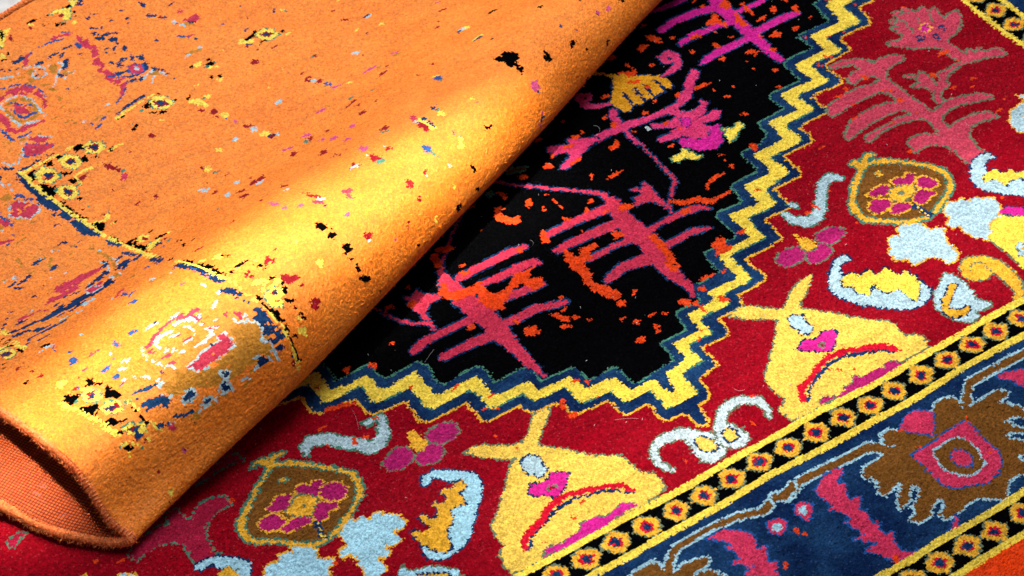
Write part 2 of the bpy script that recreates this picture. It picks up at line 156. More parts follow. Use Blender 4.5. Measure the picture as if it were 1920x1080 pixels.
('fleck','',[['O',0,[[-114,151,-115,149,-116,151,-116,154,-117,157,-115,157,-114,158,-112,159,-112,156,-113,153,-112,150]]]]),
('fleck','',[['O',0,[[122,59,116,62,113,64,114,70,117,74,122,81,126,79,132,78,131,71,130,68,129,60]]]]),
('fleck','',[['O',0,[[41,160,41,159,39,160,38,161,37,162,37,163,37,164,37,165,39,164,42,162,42,161]]]]),
('fleck_trail','',[['O',0,[['L',383,18,11,400,1,15,432,-7,15,442,-27,11,463,-25,9,488,-22,10],['L',460,5,3,466,20,6,493,27,9,514,29,4]]]]),
('fleck_trail','',[['O',0,[[94,202,102,201,109,187,96,191,96,173,104,158,123,158,98,144,86,148,80,166,80,185]]]]),
('fleck','',[['O',0,[[131,225,129,223,126,226,120,229,117,237,115,242,118,241,124,238,129,235,130,232,134,224]]]]),
('fleck','',[['O',0,[[126,217,125,214,120,210,120,214,117,214,119,219,122,222,123,225,127,225,127,223,129,219]]]]),
('fleck','',[['O',0,[[60,226,59,224,54,224,48,225,46,226,43,229,46,230,45,232,52,231,59,229,67,226]]]]),
('fleck','',[['O',0,[[-29,154,-30,150,-44,153,-52,156,-63,162,-61,164,-61,170,-51,169,-42,164,-32,164,-24,154]]]]),
('fleck','',[['O',0,[[-66,142,-71,138,-78,136,-81,139,-82,146,-81,152,-76,152,-73,157,-67,158,-63,156,-63,151]]]]),
('fleck','',[['O',0,[[-74,120,-76,116,-78,125,-78,128,-81,133,-78,139,-73,139,-71,141,-69,132,-69,126,-69,122]]]]),
('fleck','',[['O',0,[[-35,100,-37,99,-41,98,-42,101,-44,102,-45,105,-42,105,-41,107,-39,105,-37,105,-36,101]]]]),
('fleck','',[['O',0,[[-26,192,-28,191,-30,190,-32,191,-32,191,-32,195,-31,198,-29,199,-27,200,-27,196,-25,194]]]]),
('fleck','',[['O',0,[[42,160,41,160,40,160,39,160,38,161,39,162,38,164,39,164,41,163,42,162,42,161]]]]),
('fleck','',[['O',0,[[1026,328,1021,330,1019,329,1015,331,1015,334,1013,336,1011,341,1015,341,1019,338,1023,336,1027,332]]]]),
('fleck','',[['O',0,[[911,176,911,173,905,180,899,186,901,188,899,197,903,195,906,193,908,189,910,186,911,180]]]]),
('fleck','',[['O',0,[[872,170,870,167,869,173,868,174,869,180,871,183,872,184,874,181,875,178,874,173,874,170]]]]),
('fleck','',[['O',0,[[951,236,950,235,949,236,946,237,943,239,944,241,943,243,946,242,949,242,950,239,952,237]]]]),
('fleck','',[['O',0,[[986,231,986,230,983,230,978,232,977,235,975,238,977,239,980,238,984,236,988,233,987,232]]]]),
('fleck','',[['O',0,[[911,264,909,262,906,261,904,262,904,265,905,268,907,269,909,270,910,268,911,268,910,266]]]]),
('fleck','',[['O',0,[[1057,283,1056,284,1055,285,1055,288,1055,292,1057,297,1058,294,1059,293,1061,291,1061,288,1059,282]]]]),
('fleck','',[['O',0,[[763,168,762,164,758,165,755,168,754,170,752,174,754,175,757,175,760,174,764,171,764,169]]]]),
('fleck','',[['O',0,[[913,372,909,369,905,368,900,366,901,371,904,376,907,384,912,385,917,388,916,380,919,380]]]]),
('fleck','',[['O',0,[[945,343,942,346,940,349,940,352,944,358,947,358,951,359,954,358,955,353,951,347,948,348]]]]),
('fleck','',[['O',0,[[951,336,946,334,942,335,940,336,940,338,938,342,942,343,944,345,946,345,949,343,951,338]]]]),
('fleck','',[['O',0,[[910,298,909,295,908,294,904,297,902,300,902,303,904,305,908,307,911,306,914,304,915,300]]]]),
('fleck','',[['O',0,[[867,299,863,293,860,297,859,303,859,308,859,313,860,318,867,314,870,312,871,306,872,300]]]]),
('fleck','',[['O',0,[[785,210,785,214,783,216,785,221,785,224,787,227,791,227,793,227,793,223,791,218,789,217]]]]),
('fleck','',[['O',0,[[954,306,952,306,951,304,949,306,948,308,948,310,949,313,952,313,955,314,957,312,955,309]]]]),
('fleck','',[['O',0,[[609,55,609,49,602,43,597,39,597,48,596,51,595,57,599,64,607,70,609,63,610,62]]]]),
('fleck','',[['O',0,[[543,-50,542,-52,540,-52,535,-50,533,-49,530,-47,533,-46,534,-43,538,-45,540,-46,545,-48]]]]),
('fleck','',[['O',0,[[446,-130,445,-134,441,-135,433,-136,433,-132,431,-130,428,-126,433,-123,440,-125,444,-126,450,-126]]]]),
('fleck','',[['O',0,[[328,-189,323,-193,313,-193,305,-194,297,-192,297,-189,292,-186,303,-184,311,-185,313,-185,327,-186]]]]),
('fleck','',[['O',0,[[350,-192,348,-196,345,-195,342,-196,340,-194,341,-192,339,-189,343,-190,346,-189,348,-189,351,-190]]]]),
('fleck','',[['O',0,[[367,-126,387,-113,398,-114,399,-126,392,-139,397,-154,383,-155,366,-152,354,-152,369,-140]]]]),
('fleck','',[['O',0,[[288,-214,284,-217,281,-216,278,-213,274,-209,272,-205,276,-205,279,-200,284,-200,287,-205,288,-211]]]]),
('fleck','',[['O',0,[[305,-262,299,-261,294,-258,293,-256,287,-251,291,-246,292,-240,298,-240,304,-245,304,-251,307,-259]]]]),
('fleck','',[['O',0,[[223,-293,222,-293,219,-292,216,-292,215,-289,215,-287,216,-287,218,-286,220,-286,224,-289,223,-290]]]]),
('fleck','',[['O',0,[[206,-309,205,-311,202,-310,200,-310,200,-307,199,-306,201,-304,203,-303,205,-304,207,-304,207,-307]]]]),
('fleck','',[['O',0,[[-31,-263,-34,-264,-39,-263,-41,-263,-44,-261,-45,-259,-44,-257,-43,-256,-38,-256,-35,-257,-33,-259]]]]),
('fleck','',[['O',0,[[-20,-280,-23,-282,-23,-279,-26,-277,-26,-272,-24,-270,-22,-270,-20,-267,-18,-272,-17,-276,-19,-279]]]]),
('fleck','',[['O',0,[[-23,-291,-24,-292,-26,-292,-27,-292,-29,-289,-28,-289,-27,-288,-26,-287,-24,-288,-22,-289,-23,-290]]]]),
('fleck','',[['O',0,[[-27,-315,-27,-316,-30,-318,-32,-317,-33,-317,-36,-317,-33,-315,-33,-314,-31,-313,-28,-313,-27,-314]]]]),
('fleck','',[['O',0,[[-81,-291,-81,-294,-86,-293,-88,-293,-91,-289,-89,-287,-89,-283,-86,-283,-82,-285,-80,-285,-77,-290]]]]),
('fleck','',[['O',0,[[-86,-302,-89,-307,-93,-308,-95,-307,-97,-305,-95,-298,-91,-294,-89,-295,-84,-290,-85,-297,-84,-298]]]]),
('fleck','',[['O',0,[[-78,-328,-78,-333,-86,-330,-95,-330,-96,-326,-102,-322,-100,-320,-92,-320,-86,-320,-79,-321,-74,-325]]]]),
('fleck','',[['O',0,[[211,-329,212,-331,208,-331,206,-330,204,-330,204,-328,204,-327,206,-327,208,-325,210,-327,211,-328]]]]),
('fleck','',[['O',0,[[-357,-2,-358,-4,-362,-8,-367,-6,-366,-3,-367,3,-363,4,-360,6,-356,7,-353,6,-354,2]]]]),
('fleck','',[['O',0,[[-310,-23,-312,-27,-318,-29,-319,-26,-322,-21,-322,-16,-323,-13,-316,-11,-314,-13,-307,-16,-309,-20]]]]),
('fleck','',[['O',0,[[-421,-11,-420,-12,-422,-13,-424,-13,-427,-11,-428,-11,-426,-10,-425,-7,-424,-7,-421,-8,-420,-9]]]]),
('fleck','',[['O',0,[[-281,-106,-283,-109,-285,-109,-288,-108,-290,-105,-290,-101,-287,-101,-285,-99,-284,-101,-280,-100,-279,-105]]]]),
('fleck','',[['O',0,[[-214,-153,-215,-155,-218,-157,-223,-158,-225,-158,-227,-157,-228,-155,-225,-153,-221,-150,-218,-151,-214,-150]]]]),
('fleck','',[['O',0,[[-174,-212,-176,-211,-178,-213,-180,-212,-182,-210,-183,-207,-181,-203,-178,-204,-175,-204,-173,-204,-172,-209]]]]),
('fleck','',[['O',0,[[-201,-227,-202,-228,-205,-229,-210,-229,-210,-227,-214,-226,-212,-225,-208,-224,-205,-223,-200,-224,-202,-226]]]]),
('fleck','',[['O',0,[[-185,-242,-184,-245,-190,-241,-193,-241,-196,-237,-196,-236,-195,-236,-195,-233,-190,-237,-187,-239,-186,-240]]]]),
('fleck','',[['O',0,[['L',-435,-66,10,-414,-73,11,-386,-81,4]]]]),
('flower_spray_motif','crimson flower spray with a serrated bloom near the rug corner',[('C2',['T2',2.8],[[1028,151,1067,142,1073,157,1069,185,1084,177,1081,195,1085,204,1098,191,1103,210,1106,224,1116,215,1115,207,1134,221,1139,209,1144,194,1167,203,1167,191,1169,179,1185,187,1183,172,1184,157,1184,146,1201,153,1219,154,1210,132,1190,107,1168,96,1143,93,1136,81,1136,65,1137,37,1142,31,1155,45,1157,36,1157,25,1178,34,1174,20,1177,13,1198,12,1207,5,1204,-17,1191,-11,1167,2,1142,6,1119,13,1102,14,1065,4,1047,-10,1038,-24,1019,-31,1010,-32,998,-47,996,-61,984,-55,986,-41,1002,-29,997,-5,974,9,999,10,1000,27,985,43,999,38,1005,26,1022,37,1023,21,1025,12,1015,-8,1018,-15,1037,-3,1046,12,1071,15,1095,19,1115,21,1111,40,1110,56,1110,81,1089,93,1060,109,1042,130]]),('T2',0,[['L',1085,195,5,1103,188,5,1099,148,5]]),('T2',0,[['L',1113,209,4,1129,206,5,1130,199,5]]),('T2',0,[['L',1141,182,3,1130,165,3]]),('T2',0,[['L',1168,180,3,1154,151,5]]),('MG',['G',2],[[1125,153,1137,153,1136,138,1122,131,1118,141]]),('N',0,[[1103,114,1098,115,1092,113,1089,117,1090,127,1093,134,1095,137,1100,136,1108,133,1106,124,1106,120]]),('N',0,[[1133,103,1130,100,1123,97,1121,104,1117,106,1118,113,1123,114,1130,122,1135,120,1134,115,1135,111]]),('N',0,[[1161,114,1157,118,1152,117,1150,122,1148,126,1150,133,1153,135,1158,137,1164,135,1165,126,1162,122]]),('C2',0,[[1102,122,1100,122,1097,120,1095,121,1094,124,1095,127,1096,128,1098,128,1102,129,1102,126,1102,125]]),('C2',0,[[1131,106,1129,105,1126,105,1124,105,1122,108,1122,110,1124,112,1128,113,1129,111,1130,111,1130,108]]),('C2',0,[[1160,121,1159,122,1157,121,1155,123,1153,124,1155,126,1155,128,1156,128,1159,127,1161,125,1161,124]])]),
('branching_plant_motif','crimson branching plant motif right of the zigzag band',[('C2',['T2',2.8],[[885,158,917,159,948,144,963,128,965,110,989,117,1016,111,1024,100,1025,89,999,88,977,83,962,73,953,59,953,43,951,8,954,-30,955,-65,967,-71,987,-64,1004,-61,1033,-67,1066,-78,1084,-94,1083,-106,1051,-95,1018,-84,984,-83,965,-89,955,-97,951,-125,972,-120,993,-120,1026,-123,1048,-134,1051,-154,1032,-148,1009,-141,988,-146,976,-156,966,-171,963,-191,962,-220,920,-229,916,-213,919,-189,917,-170,903,-152,881,-142,860,-142,851,-147,852,-123,858,-115,875,-110,902,-114,927,-132,929,-122,933,-93,928,-77,916,-70,902,-66,872,-60,835,-61,799,-70,795,-62,803,-53,833,-54,858,-53,882,-49,920,-57,917,-37,900,-28,861,-29,822,-31,787,-36,769,-38,767,-27,794,-11,811,1,837,3,871,4,901,-2,921,-12,925,6,923,23,909,36,880,38,845,38,813,36,785,35,785,46,798,62,813,66,851,70,893,70,920,61,940,60,941,78,928,87,909,90,887,88,889,105,907,113,936,113,930,136,906,145,885,153]]),('O',0,[[1119,63,1118,60,1104,58,1099,59,1088,59,1090,61,1091,64,1090,65,1102,67,1107,67,1115,65]]),('O',0,[[1034,4,1032,7,1032,11,1030,16,1030,20,1033,25,1036,23,1039,22,1040,19,1039,13,1037,4]]),('O',0,[[920,80,917,77,915,81,914,91,917,98,919,98,922,102,924,99,924,94,925,85,923,82]]),('O',0,[[938,23,935,22,933,20,929,23,927,27,925,30,928,32,932,31,934,30,937,29,938,25]]),('O',0,[[935,-13,927,-13,925,-16,922,-14,918,-11,922,-8,924,-4,929,-2,931,-1,932,-5,936,-10]]),('O',0,[[875,-57,877,-59,871,-58,867,-58,864,-58,863,-55,861,-54,865,-53,868,-52,873,-54,877,-55]]),('O',0,[[823,0,823,-3,819,-1,817,1,813,1,812,5,816,7,820,7,822,7,826,5,824,2]]),('O',0,[[934,-57,932,-59,929,-57,927,-55,926,-53,926,-51,927,-51,929,-51,931,-51,933,-53,933,-55]]),('O',0,[[922,34,922,33,920,32,916,34,915,37,915,37,917,39,919,39,921,37,923,37,922,35]])]),
('branching_plant_motif','',[['O',0,[[1121,24,1118,22,1113,24,1111,24,1109,29,1109,31,1108,33,1113,31,1115,31,1120,28,1121,25]]]]),
('fleck','',[['O',0,[[864,73,861,74,858,78,860,86,861,92,861,96,864,96,866,92,867,90,868,86,865,82]]]]),
('fleck','',[['O',0,[[1101,-39,1094,-40,1090,-41,1085,-40,1085,-36,1088,-32,1089,-29,1093,-29,1096,-28,1098,-33,1101,-36]]]]),
('fleck','',[['O',0,[[1050,-38,1044,-40,1041,-44,1037,-44,1034,-44,1036,-40,1034,-38,1037,-35,1041,-36,1043,-36,1049,-35]]]]),
('fleck','',[['O',0,[[1086,-53,1082,-55,1080,-56,1077,-57,1074,-57,1072,-54,1076,-52,1077,-52,1079,-52,1083,-50,1083,-53]]]]),
('fleck','',[['O',0,[[1075,-142,1071,-144,1068,-146,1065,-145,1061,-145,1058,-143,1055,-141,1062,-139,1068,-138,1071,-139,1077,-140]]]]),
('fleck','',[['O',0,[[1099,-123,1098,-124,1095,-126,1093,-126,1093,-124,1095,-120,1097,-120,1098,-119,1100,-119,1103,-119,1102,-121]]]]),
('fleck','',[['O',0,[[845,70,840,68,836,69,833,73,831,76,828,78,832,79,835,80,838,80,841,76,842,74]]]]),
('fleck','',[['O',0,[[848,36,846,35,843,34,841,34,836,36,838,37,836,38,838,40,844,40,846,39,851,38]]]]),
('fleck','',[['O',0,[[1140,221,1136,217,1134,217,1132,220,1132,221,1130,225,1134,227,1137,226,1139,227,1140,226,1139,223]]]]),
('worm_motif','pale blue S shaped worm motif right of the zigzag band',[('LB',['T',1.8],[['L',685,-116,14,674,-101,23,649,-107,19,625,-132,19,601,-157,21,574,-174,24,555,-174,26,540,-157,20,536,-131,9],['L',569,-127,7,563,-118,13]]),('O',0,[[648,-131,648,-132,646,-133,643,-133,640,-131,639,-130,639,-130,642,-129,645,-129,647,-129,649,-131]]),('O',0,[[599,-162,595,-157,591,-156,591,-148,591,-143,590,-135,591,-136,596,-141,598,-145,600,-149,599,-156]])]),
('three_petal_flower_motif','magenta three petal flower with yellow stalk near the medallion on the right',[('PM',['T2',2.1],[[544,-212,572,-209,587,-218,596,-231,584,-245,559,-252,543,-245,536,-229]]),('PM',['T2',2.1],[[490,-254,500,-239,520,-245,534,-236,544,-248,541,-264,519,-274,501,-273,492,-264]]),('PM',['T2',2.1],[[440,-222,459,-214,480,-211,502,-220,499,-234,484,-250,463,-252,443,-242]]),('G',0,[[512,-189,521,-189,517,-202,529,-210,531,-228,525,-239,510,-242,502,-232,505,-216]])]),
('medallion_motif','brown medallion motif with magenta flower on the right side',[('G',['T',2.6],[[737,-113,731,-123,755,-111,785,-123,805,-140,830,-165,855,-191,866,-210,863,-232,855,-250,835,-269,806,-285,776,-301,747,-307,715,-298,683,-278,658,-257,638,-239,641,-208,646,-189,665,-170,694,-144,713,-129,732,-119],['L',741,-118,10,756,-102,10,768,-97,11,778,-101,5],['L',736,-117,12,739,-96,10,727,-97,8]]),('B',['T',1.8],[[753,-122,776,-134,804,-156,839,-193,849,-215,846,-239,828,-259,795,-277,766,-291,745,-297,719,-286,692,-267,669,-248,655,-228,660,-204,671,-184,707,-153,735,-133]]),('PM',['G',1.8],[[758,-183,776,-181,783,-189,799,-181,806,-189,802,-202,783,-212,768,-202,756,-193]]),('PM',['G',1.8],[[803,-206,820,-205,828,-219,828,-240,811,-242,796,-236,789,-222]]),('PM',['G',1.8],[[783,-231,797,-242,807,-258,791,-261,775,-268,760,-266,757,-250,770,-241]]),('PM',['G',1.8],[[714,-238,727,-238,748,-253,742,-263,725,-264,701,-261,700,-251]]),('PM',['G',1.8],[[684,-207,704,-207,720,-223,710,-239,690,-243,673,-236,672,-217]]),('PM',['G',1.8],[[697,-188,715,-182,733,-181,746,-187,743,-198,729,-207,715,-202,703,-197]]),('G',['T2',1.6],[[744,-199,762,-202,779,-217,781,-225,761,-239,743,-243,723,-228,729,-216]]),('T2',0,[[756,-223,754,-225,750,-227,748,-224,747,-223,745,-219,749,-216,753,-213,755,-216,758,-217,757,-221]]),('G',['T',1.5],[[759,-156,756,-158,750,-159,747,-156,747,-150,746,-147,749,-146,751,-145,758,-144,757,-148,760,-151]]),('N',0,[['L',749,-265,15,754,-280,11,754,-301,14]]),('Y',0,[[754,-272,752,-272,751,-272,749,-272,749,-271,749,-270,750,-269,751,-267,752,-267,754,-269,754,-270]]),('Y',0,[[753,-282,753,-284,750,-284,749,-283,749,-281,750,-280,751,-279,752,-279,752,-279,754,-280,754,-281]]),('Y',0,[[756,-291,755,-293,753,-293,751,-292,751,-290,751,-289,752,-288,754,-288,755,-287,756,-289,756,-290]]),('Y',0,[[752,-300,751,-300,750,-300,748,-301,747,-298,748,-298,748,-296,750,-295,751,-296,752,-297,753,-298]])]),
('leaf_cloud_motif','pale blue scalloped leaf below the right medallion',[('LB',['G',2],[[690,-289,709,-298,727,-311,725,-328,740,-334,752,-343,740,-352,730,-368,728,-389,725,-409,710,-420,692,-418,691,-397,683,-388,667,-384,656,-385,640,-385,639,-364,620,-356,622,-331,638,-320,641,-304,657,-302,671,-308,678,-294]])]),
('large_yellow_motif','large yellow shape cut by the right frame edge',[('Y',['T2',2.1],[[857,-377,894,-404,928,-432,853,-530,808,-525,797,-508,795,-485,797,-447,796,-423,790,-415,811,-403,822,-384]]),('MG',['N',1.5],[[865,-362,890,-364,909,-387,943,-416,928,-432,895,-402,862,-372]]),('LB',['T2',1.5],[[827,-451,841,-454,835,-474,819,-489,812,-475]]),('G',0,[[833,-471,831,-475,828,-474,823,-477,825,-471,822,-467,827,-464,831,-464,833,-466,837,-465,834,-469]])]),
('leaf_cloud_motif','pale blue scalloped leaf right of the right medallion',[('LB',['G',2],[[789,-305,808,-291,813,-300,836,-297,841,-310,860,-308,867,-322,883,-327,883,-345,876,-359,861,-366,857,-377,835,-380,822,-384,811,-403,790,-415,779,-398,775,-373,777,-356,762,-350,763,-337,779,-331,782,-309]])]),
('scroll_motif','yellow spiral scroll at the right frame edge',[('G',['T2',2.1],[[702,-440,722,-424,742,-432,763,-449,773,-470,774,-501,770,-527,759,-550,740,-566,728,-562,747,-535,745,-515,744,-488,736,-484,723,-490,703,-482,693,-464]]),('T2',0,[['L',713,-453,2,727,-445,3,740,-448,3,746,-463,3,740,-478,3]])]),
('crescent_motif','pale blue crescent with yellow comb at the right frame edge',[('LB',['N',2],[[969,-246,969,-229,951,-221,928,-226,906,-244,888,-265,880,-289,889,-310,910,-334,936,-358,958,-371,985,-353,1008,-325,926,-268,935,-250,955,-240]]),('Y',['N',1.3],[[912,-272,925,-269,941,-267,949,-270,944,-283,957,-290,971,-286,970,-299,985,-305,1000,-319,980,-340,962,-315,948,-312,931,-319,926,-306,928,-293,915,-288,905,-288]]),('R',0,[[954,-269,954,-243,937,-252,931,-269,946,-265,956,-268]])]),
('crescent_motif','pale blue crescent with yellow comb above the right bell motif',[('LB',['N',2],[[554,-306,553,-292,543,-285,526,-288,503,-303,485,-320,474,-338,472,-358,481,-381,496,-405,523,-433,543,-453,564,-466,586,-469,609,-464,621,-452,620,-434,621,-404,584,-376,541,-351,515,-333,515,-315,526,-304,541,-301]]),('Y',['N',1.6],[[500,-335,513,-331,531,-329,533,-341,545,-346,558,-342,562,-353,564,-361,577,-364,591,-356,594,-368,594,-383,603,-391,612,-384,619,-394,618,-411,614,-430,587,-457,576,-445,577,-425,572,-412,549,-409,548,-395,541,-377,519,-392,512,-378,507,-353,495,-349]])]),
('bird_motif','pale blue bird like motif with gold S beside the border at right',[('LB',['T2',2.1],[[625,-458,639,-456,670,-433,680,-446,681,-464,683,-487,677,-508,671,-521,679,-531,690,-547,673,-548,651,-544,648,-555,629,-558,614,-543,601,-522,599,-495,609,-477]]),('G',['N',1.6],[['L',662,-468,11,639,-482,12,622,-490,11,610,-507,14,613,-522,17,629,-529,16,646,-528,9]])]),
('pale_hook_motif','pale blue hook motif at the right frame edge near the plant',[('LB',['G',2],[[1163,-140,1135,-135,1128,-128,1131,-151,1106,-155,1083,-159,1066,-172,1053,-198,1055,-214,1068,-219,1075,-234,1101,-208,1085,-199,1087,-187,1104,-184,1120,-186]])]),
('bell_motif','yellow bell motif above the border on the right',[('Y2',['T2',2.1],[[311,-284,326,-292,351,-316,370,-330,382,-328,413,-303,430,-294,453,-289,472,-289,452,-305,435,-319,410,-335,397,-347,409,-360,429,-380,451,-406,470,-428,490,-449,511,-466,512,-483,512,-512,526,-518,533,-531,528,-556,399,-557,276,-560,215,-559,212,-533,218,-522,237,-517,234,-479,239,-459,250,-443,272,-423,308,-388,348,-350,335,-336,316,-325,283,-292]]),('LB',['N',1.8],[[364,-357,378,-355,389,-365,387,-382,386,-402,372,-409,361,-403,359,-387,360,-371]]),('MG2',['N',1.8],[[329,-427,352,-415,365,-424,377,-429,392,-418,406,-424,415,-435,396,-450,376,-464,361,-456,344,-440]]),('T2',0,[[377,-447,374,-449,371,-453,364,-448,365,-445,365,-442,365,-435,371,-438,375,-437,377,-439,380,-444]]),('R',0,[[375,-445,373,-446,371,-448,368,-446,368,-444,368,-443,368,-439,371,-440,373,-440,374,-441,376,-444]]),('N',0,[['L',267,-538,5,285,-520,5,305,-508,6,331,-495,6,356,-486,6,386,-487,7,419,-499,7,453,-516,7,470,-531,7]]),('R2',0,[['L',260,-533,12,276,-509,14,304,-497,13,333,-482,12,361,-474,13,393,-477,13,424,-491,13,458,-506,15,475,-522,13,480,-536,7]]),('PM',['T2',1.3],[[278,-557,290,-547,302,-547,309,-556,323,-558,339,-546,355,-545,371,-533,378,-542,396,-543,420,-544,429,-551,440,-542,454,-546,464,-561,441,-563,364,-563]]),('O',0,[[349,-502,346,-501,345,-500,342,-500,341,-495,342,-493,343,-492,345,-491,347,-495,349,-498,349,-500]]),('O',0,[[361,-512,361,-513,357,-512,354,-509,352,-507,351,-506,352,-505,353,-504,355,-505,359,-508,361,-510]]),('O',0,[[386,-523,383,-525,380,-523,379,-522,378,-520,377,-519,380,-518,380,-516,384,-517,385,-519,385,-521]]),('O',0,[[453,-540,453,-541,451,-541,449,-539,448,-538,447,-537,448,-536,449,-536,451,-537,452,-537,454,-539]])]),
('bell_motif','yellow bell motif above the border at bottom centre',[('Y2',['T2',2.1],[[-145,-288,-109,-291,-121,-301,-145,-319,-163,-333,-177,-350,-164,-360,-146,-379,-129,-402,-111,-424,-82,-446,-74,-463,-75,-484,-72,-499,-56,-512,-54,-536,-60,-553,-102,-560,-185,-561,-265,-560,-319,-560,-356,-561,-368,-556,-370,-538,-366,-517,-350,-504,-349,-474,-342,-451,-322,-437,-300,-420,-272,-393,-241,-364,-222,-351,-232,-350,-250,-335,-267,-320,-281,-304,-289,-291,-269,-290,-249,-297,-228,-315,-214,-323,-197,-330,-178,-319,-158,-302]]),('LB',['N',1.8],[[-222,-366,-207,-358,-192,-365,-192,-376,-195,-400,-210,-411,-219,-405,-225,-393,-226,-378]]),('MG2',['N',1.8],[[-253,-431,-235,-416,-218,-424,-204,-423,-192,-413,-172,-429,-185,-443,-202,-457,-218,-463,-233,-449]]),('T2',0,[[-207,-447,-211,-448,-213,-447,-217,-449,-220,-444,-220,-439,-217,-434,-213,-434,-210,-436,-203,-438,-204,-443]]),('R',0,[[-209,-445,-211,-445,-213,-445,-215,-446,-216,-443,-216,-441,-215,-438,-213,-438,-211,-439,-207,-440,-207,-443]]),('N',0,[['L',-319,-531,5,-299,-513,5,-282,-504,6,-256,-494,6,-228,-485,6,-198,-484,6,-163,-493,6,-135,-506,6,-109,-531,5]]),('R2',0,[['L',-323,-527,9,-312,-507,14,-286,-497,15,-257,-486,13,-232,-472,13,-203,-470,13,-169,-480,13,-137,-493,13,-117,-504,15,-105,-525,7]]),('MG',['T2',1.3],[[-307,-558,-292,-545,-280,-546,-268,-552,-249,-548,-230,-547,-218,-534,-207,-538,-186,-539,-175,-547,-154,-544,-141,-537,-130,-541,-121,-555,-185,-561,-265,-560]]),('O',0,[[-183,-497,-184,-499,-186,-501,-191,-501,-195,-502,-194,-500,-195,-497,-193,-495,-191,-496,-186,-494,-186,-496]]),('O',0,[[-219,-523,-221,-524,-224,-524,-223,-520,-225,-517,-223,-514,-221,-511,-218,-513,-218,-517,-215,-518,-216,-522]]),('O',0,[[-284,-533,-286,-535,-288,-535,-291,-534,-292,-534,-292,-533,-293,-532,-292,-531,-289,-532,-287,-531,-285,-533]])]),
('scroll_pair_motif','pair of white scrolls with yellow eyes at the tip of the zigzag band',[('W',['T2',2.1],[[42,-474,67,-484,82,-498,86,-524,80,-542,65,-554,41,-556,32,-542,30,-525,35,-503],['L',-23,-527,7,-33,-503,14,-30,-483,13,-15,-467,14,7,-464,17,35,-469,21,50,-480,28]]),('W',['T2',2.1],[[82,-517,93,-495,106,-493,125,-502,132,-527,129,-547,110,-556,95,-553,84,-537],['L',104,-495,18,129,-471,17,154,-465,18,178,-471,16,197,-485,16,199,-509,12,187,-529,6]]),('Y2',['N',1.8],[[52,-496,66,-497,74,-512,72,-533,57,-535,45,-525,46,-507]]),('Y2',['N',1.8],[[99,-510,112,-505,121,-515,114,-532,100,-535,93,-525]])]),
('worm_motif','pale blue S shaped worm motif in the lower left red field',[('LB',['T',1.8],[['L',-514,-136,6,-509,-119,15,-491,-112,22,-466,-124,23,-449,-146,24,-430,-163,24,-416,-184,25,-396,-183,23,-379,-173,18,-371,-151,17,-366,-134,12],['L',-393,-134,13,-377,-132,9]]),('O',0,[[-430,-164,-434,-164,-436,-160,-435,-155,-434,-150,-429,-149,-426,-149,-424,-148,-422,-152,-425,-158,-425,-163]]),('O',0,[[-403,-159,-402,-161,-405,-162,-411,-162,-414,-163,-417,-162,-417,-159,-415,-157,-408,-157,-407,-157,-403,-156]]),('O',0,[[-470,-141,-471,-142,-473,-143,-475,-143,-475,-141,-474,-139,-475,-135,-472,-135,-471,-136,-469,-137,-468,-138]]),('O',0,[[-368,-133,-368,-136,-372,-137,-375,-136,-379,-136,-379,-134,-380,-130,-376,-130,-373,-130,-370,-131,-366,-132]])]),
('three_petal_flower_motif','magenta three petal flower with yellow stalk in the lower red field',[('PM',['T2',2.1],[[-419,-230,-399,-215,-378,-211,-362,-221,-363,-240,-377,-253,-396,-254,-414,-247]]),('PM',['T2',2.1],[[-366,-249,-345,-242,-327,-238,-314,-249,-315,-267,-334,-280,-358,-275,-368,-261]]),('PM',['T2',2.1],[[-320,-218,-304,-210,-283,-208,-264,-221,-271,-245,-287,-253,-309,-249,-321,-238]]),('G',0,[[-347,-192,-336,-192,-332,-198,-329,-212,-324,-230,-340,-246,-354,-239,-356,-223,-350,-205]])]),
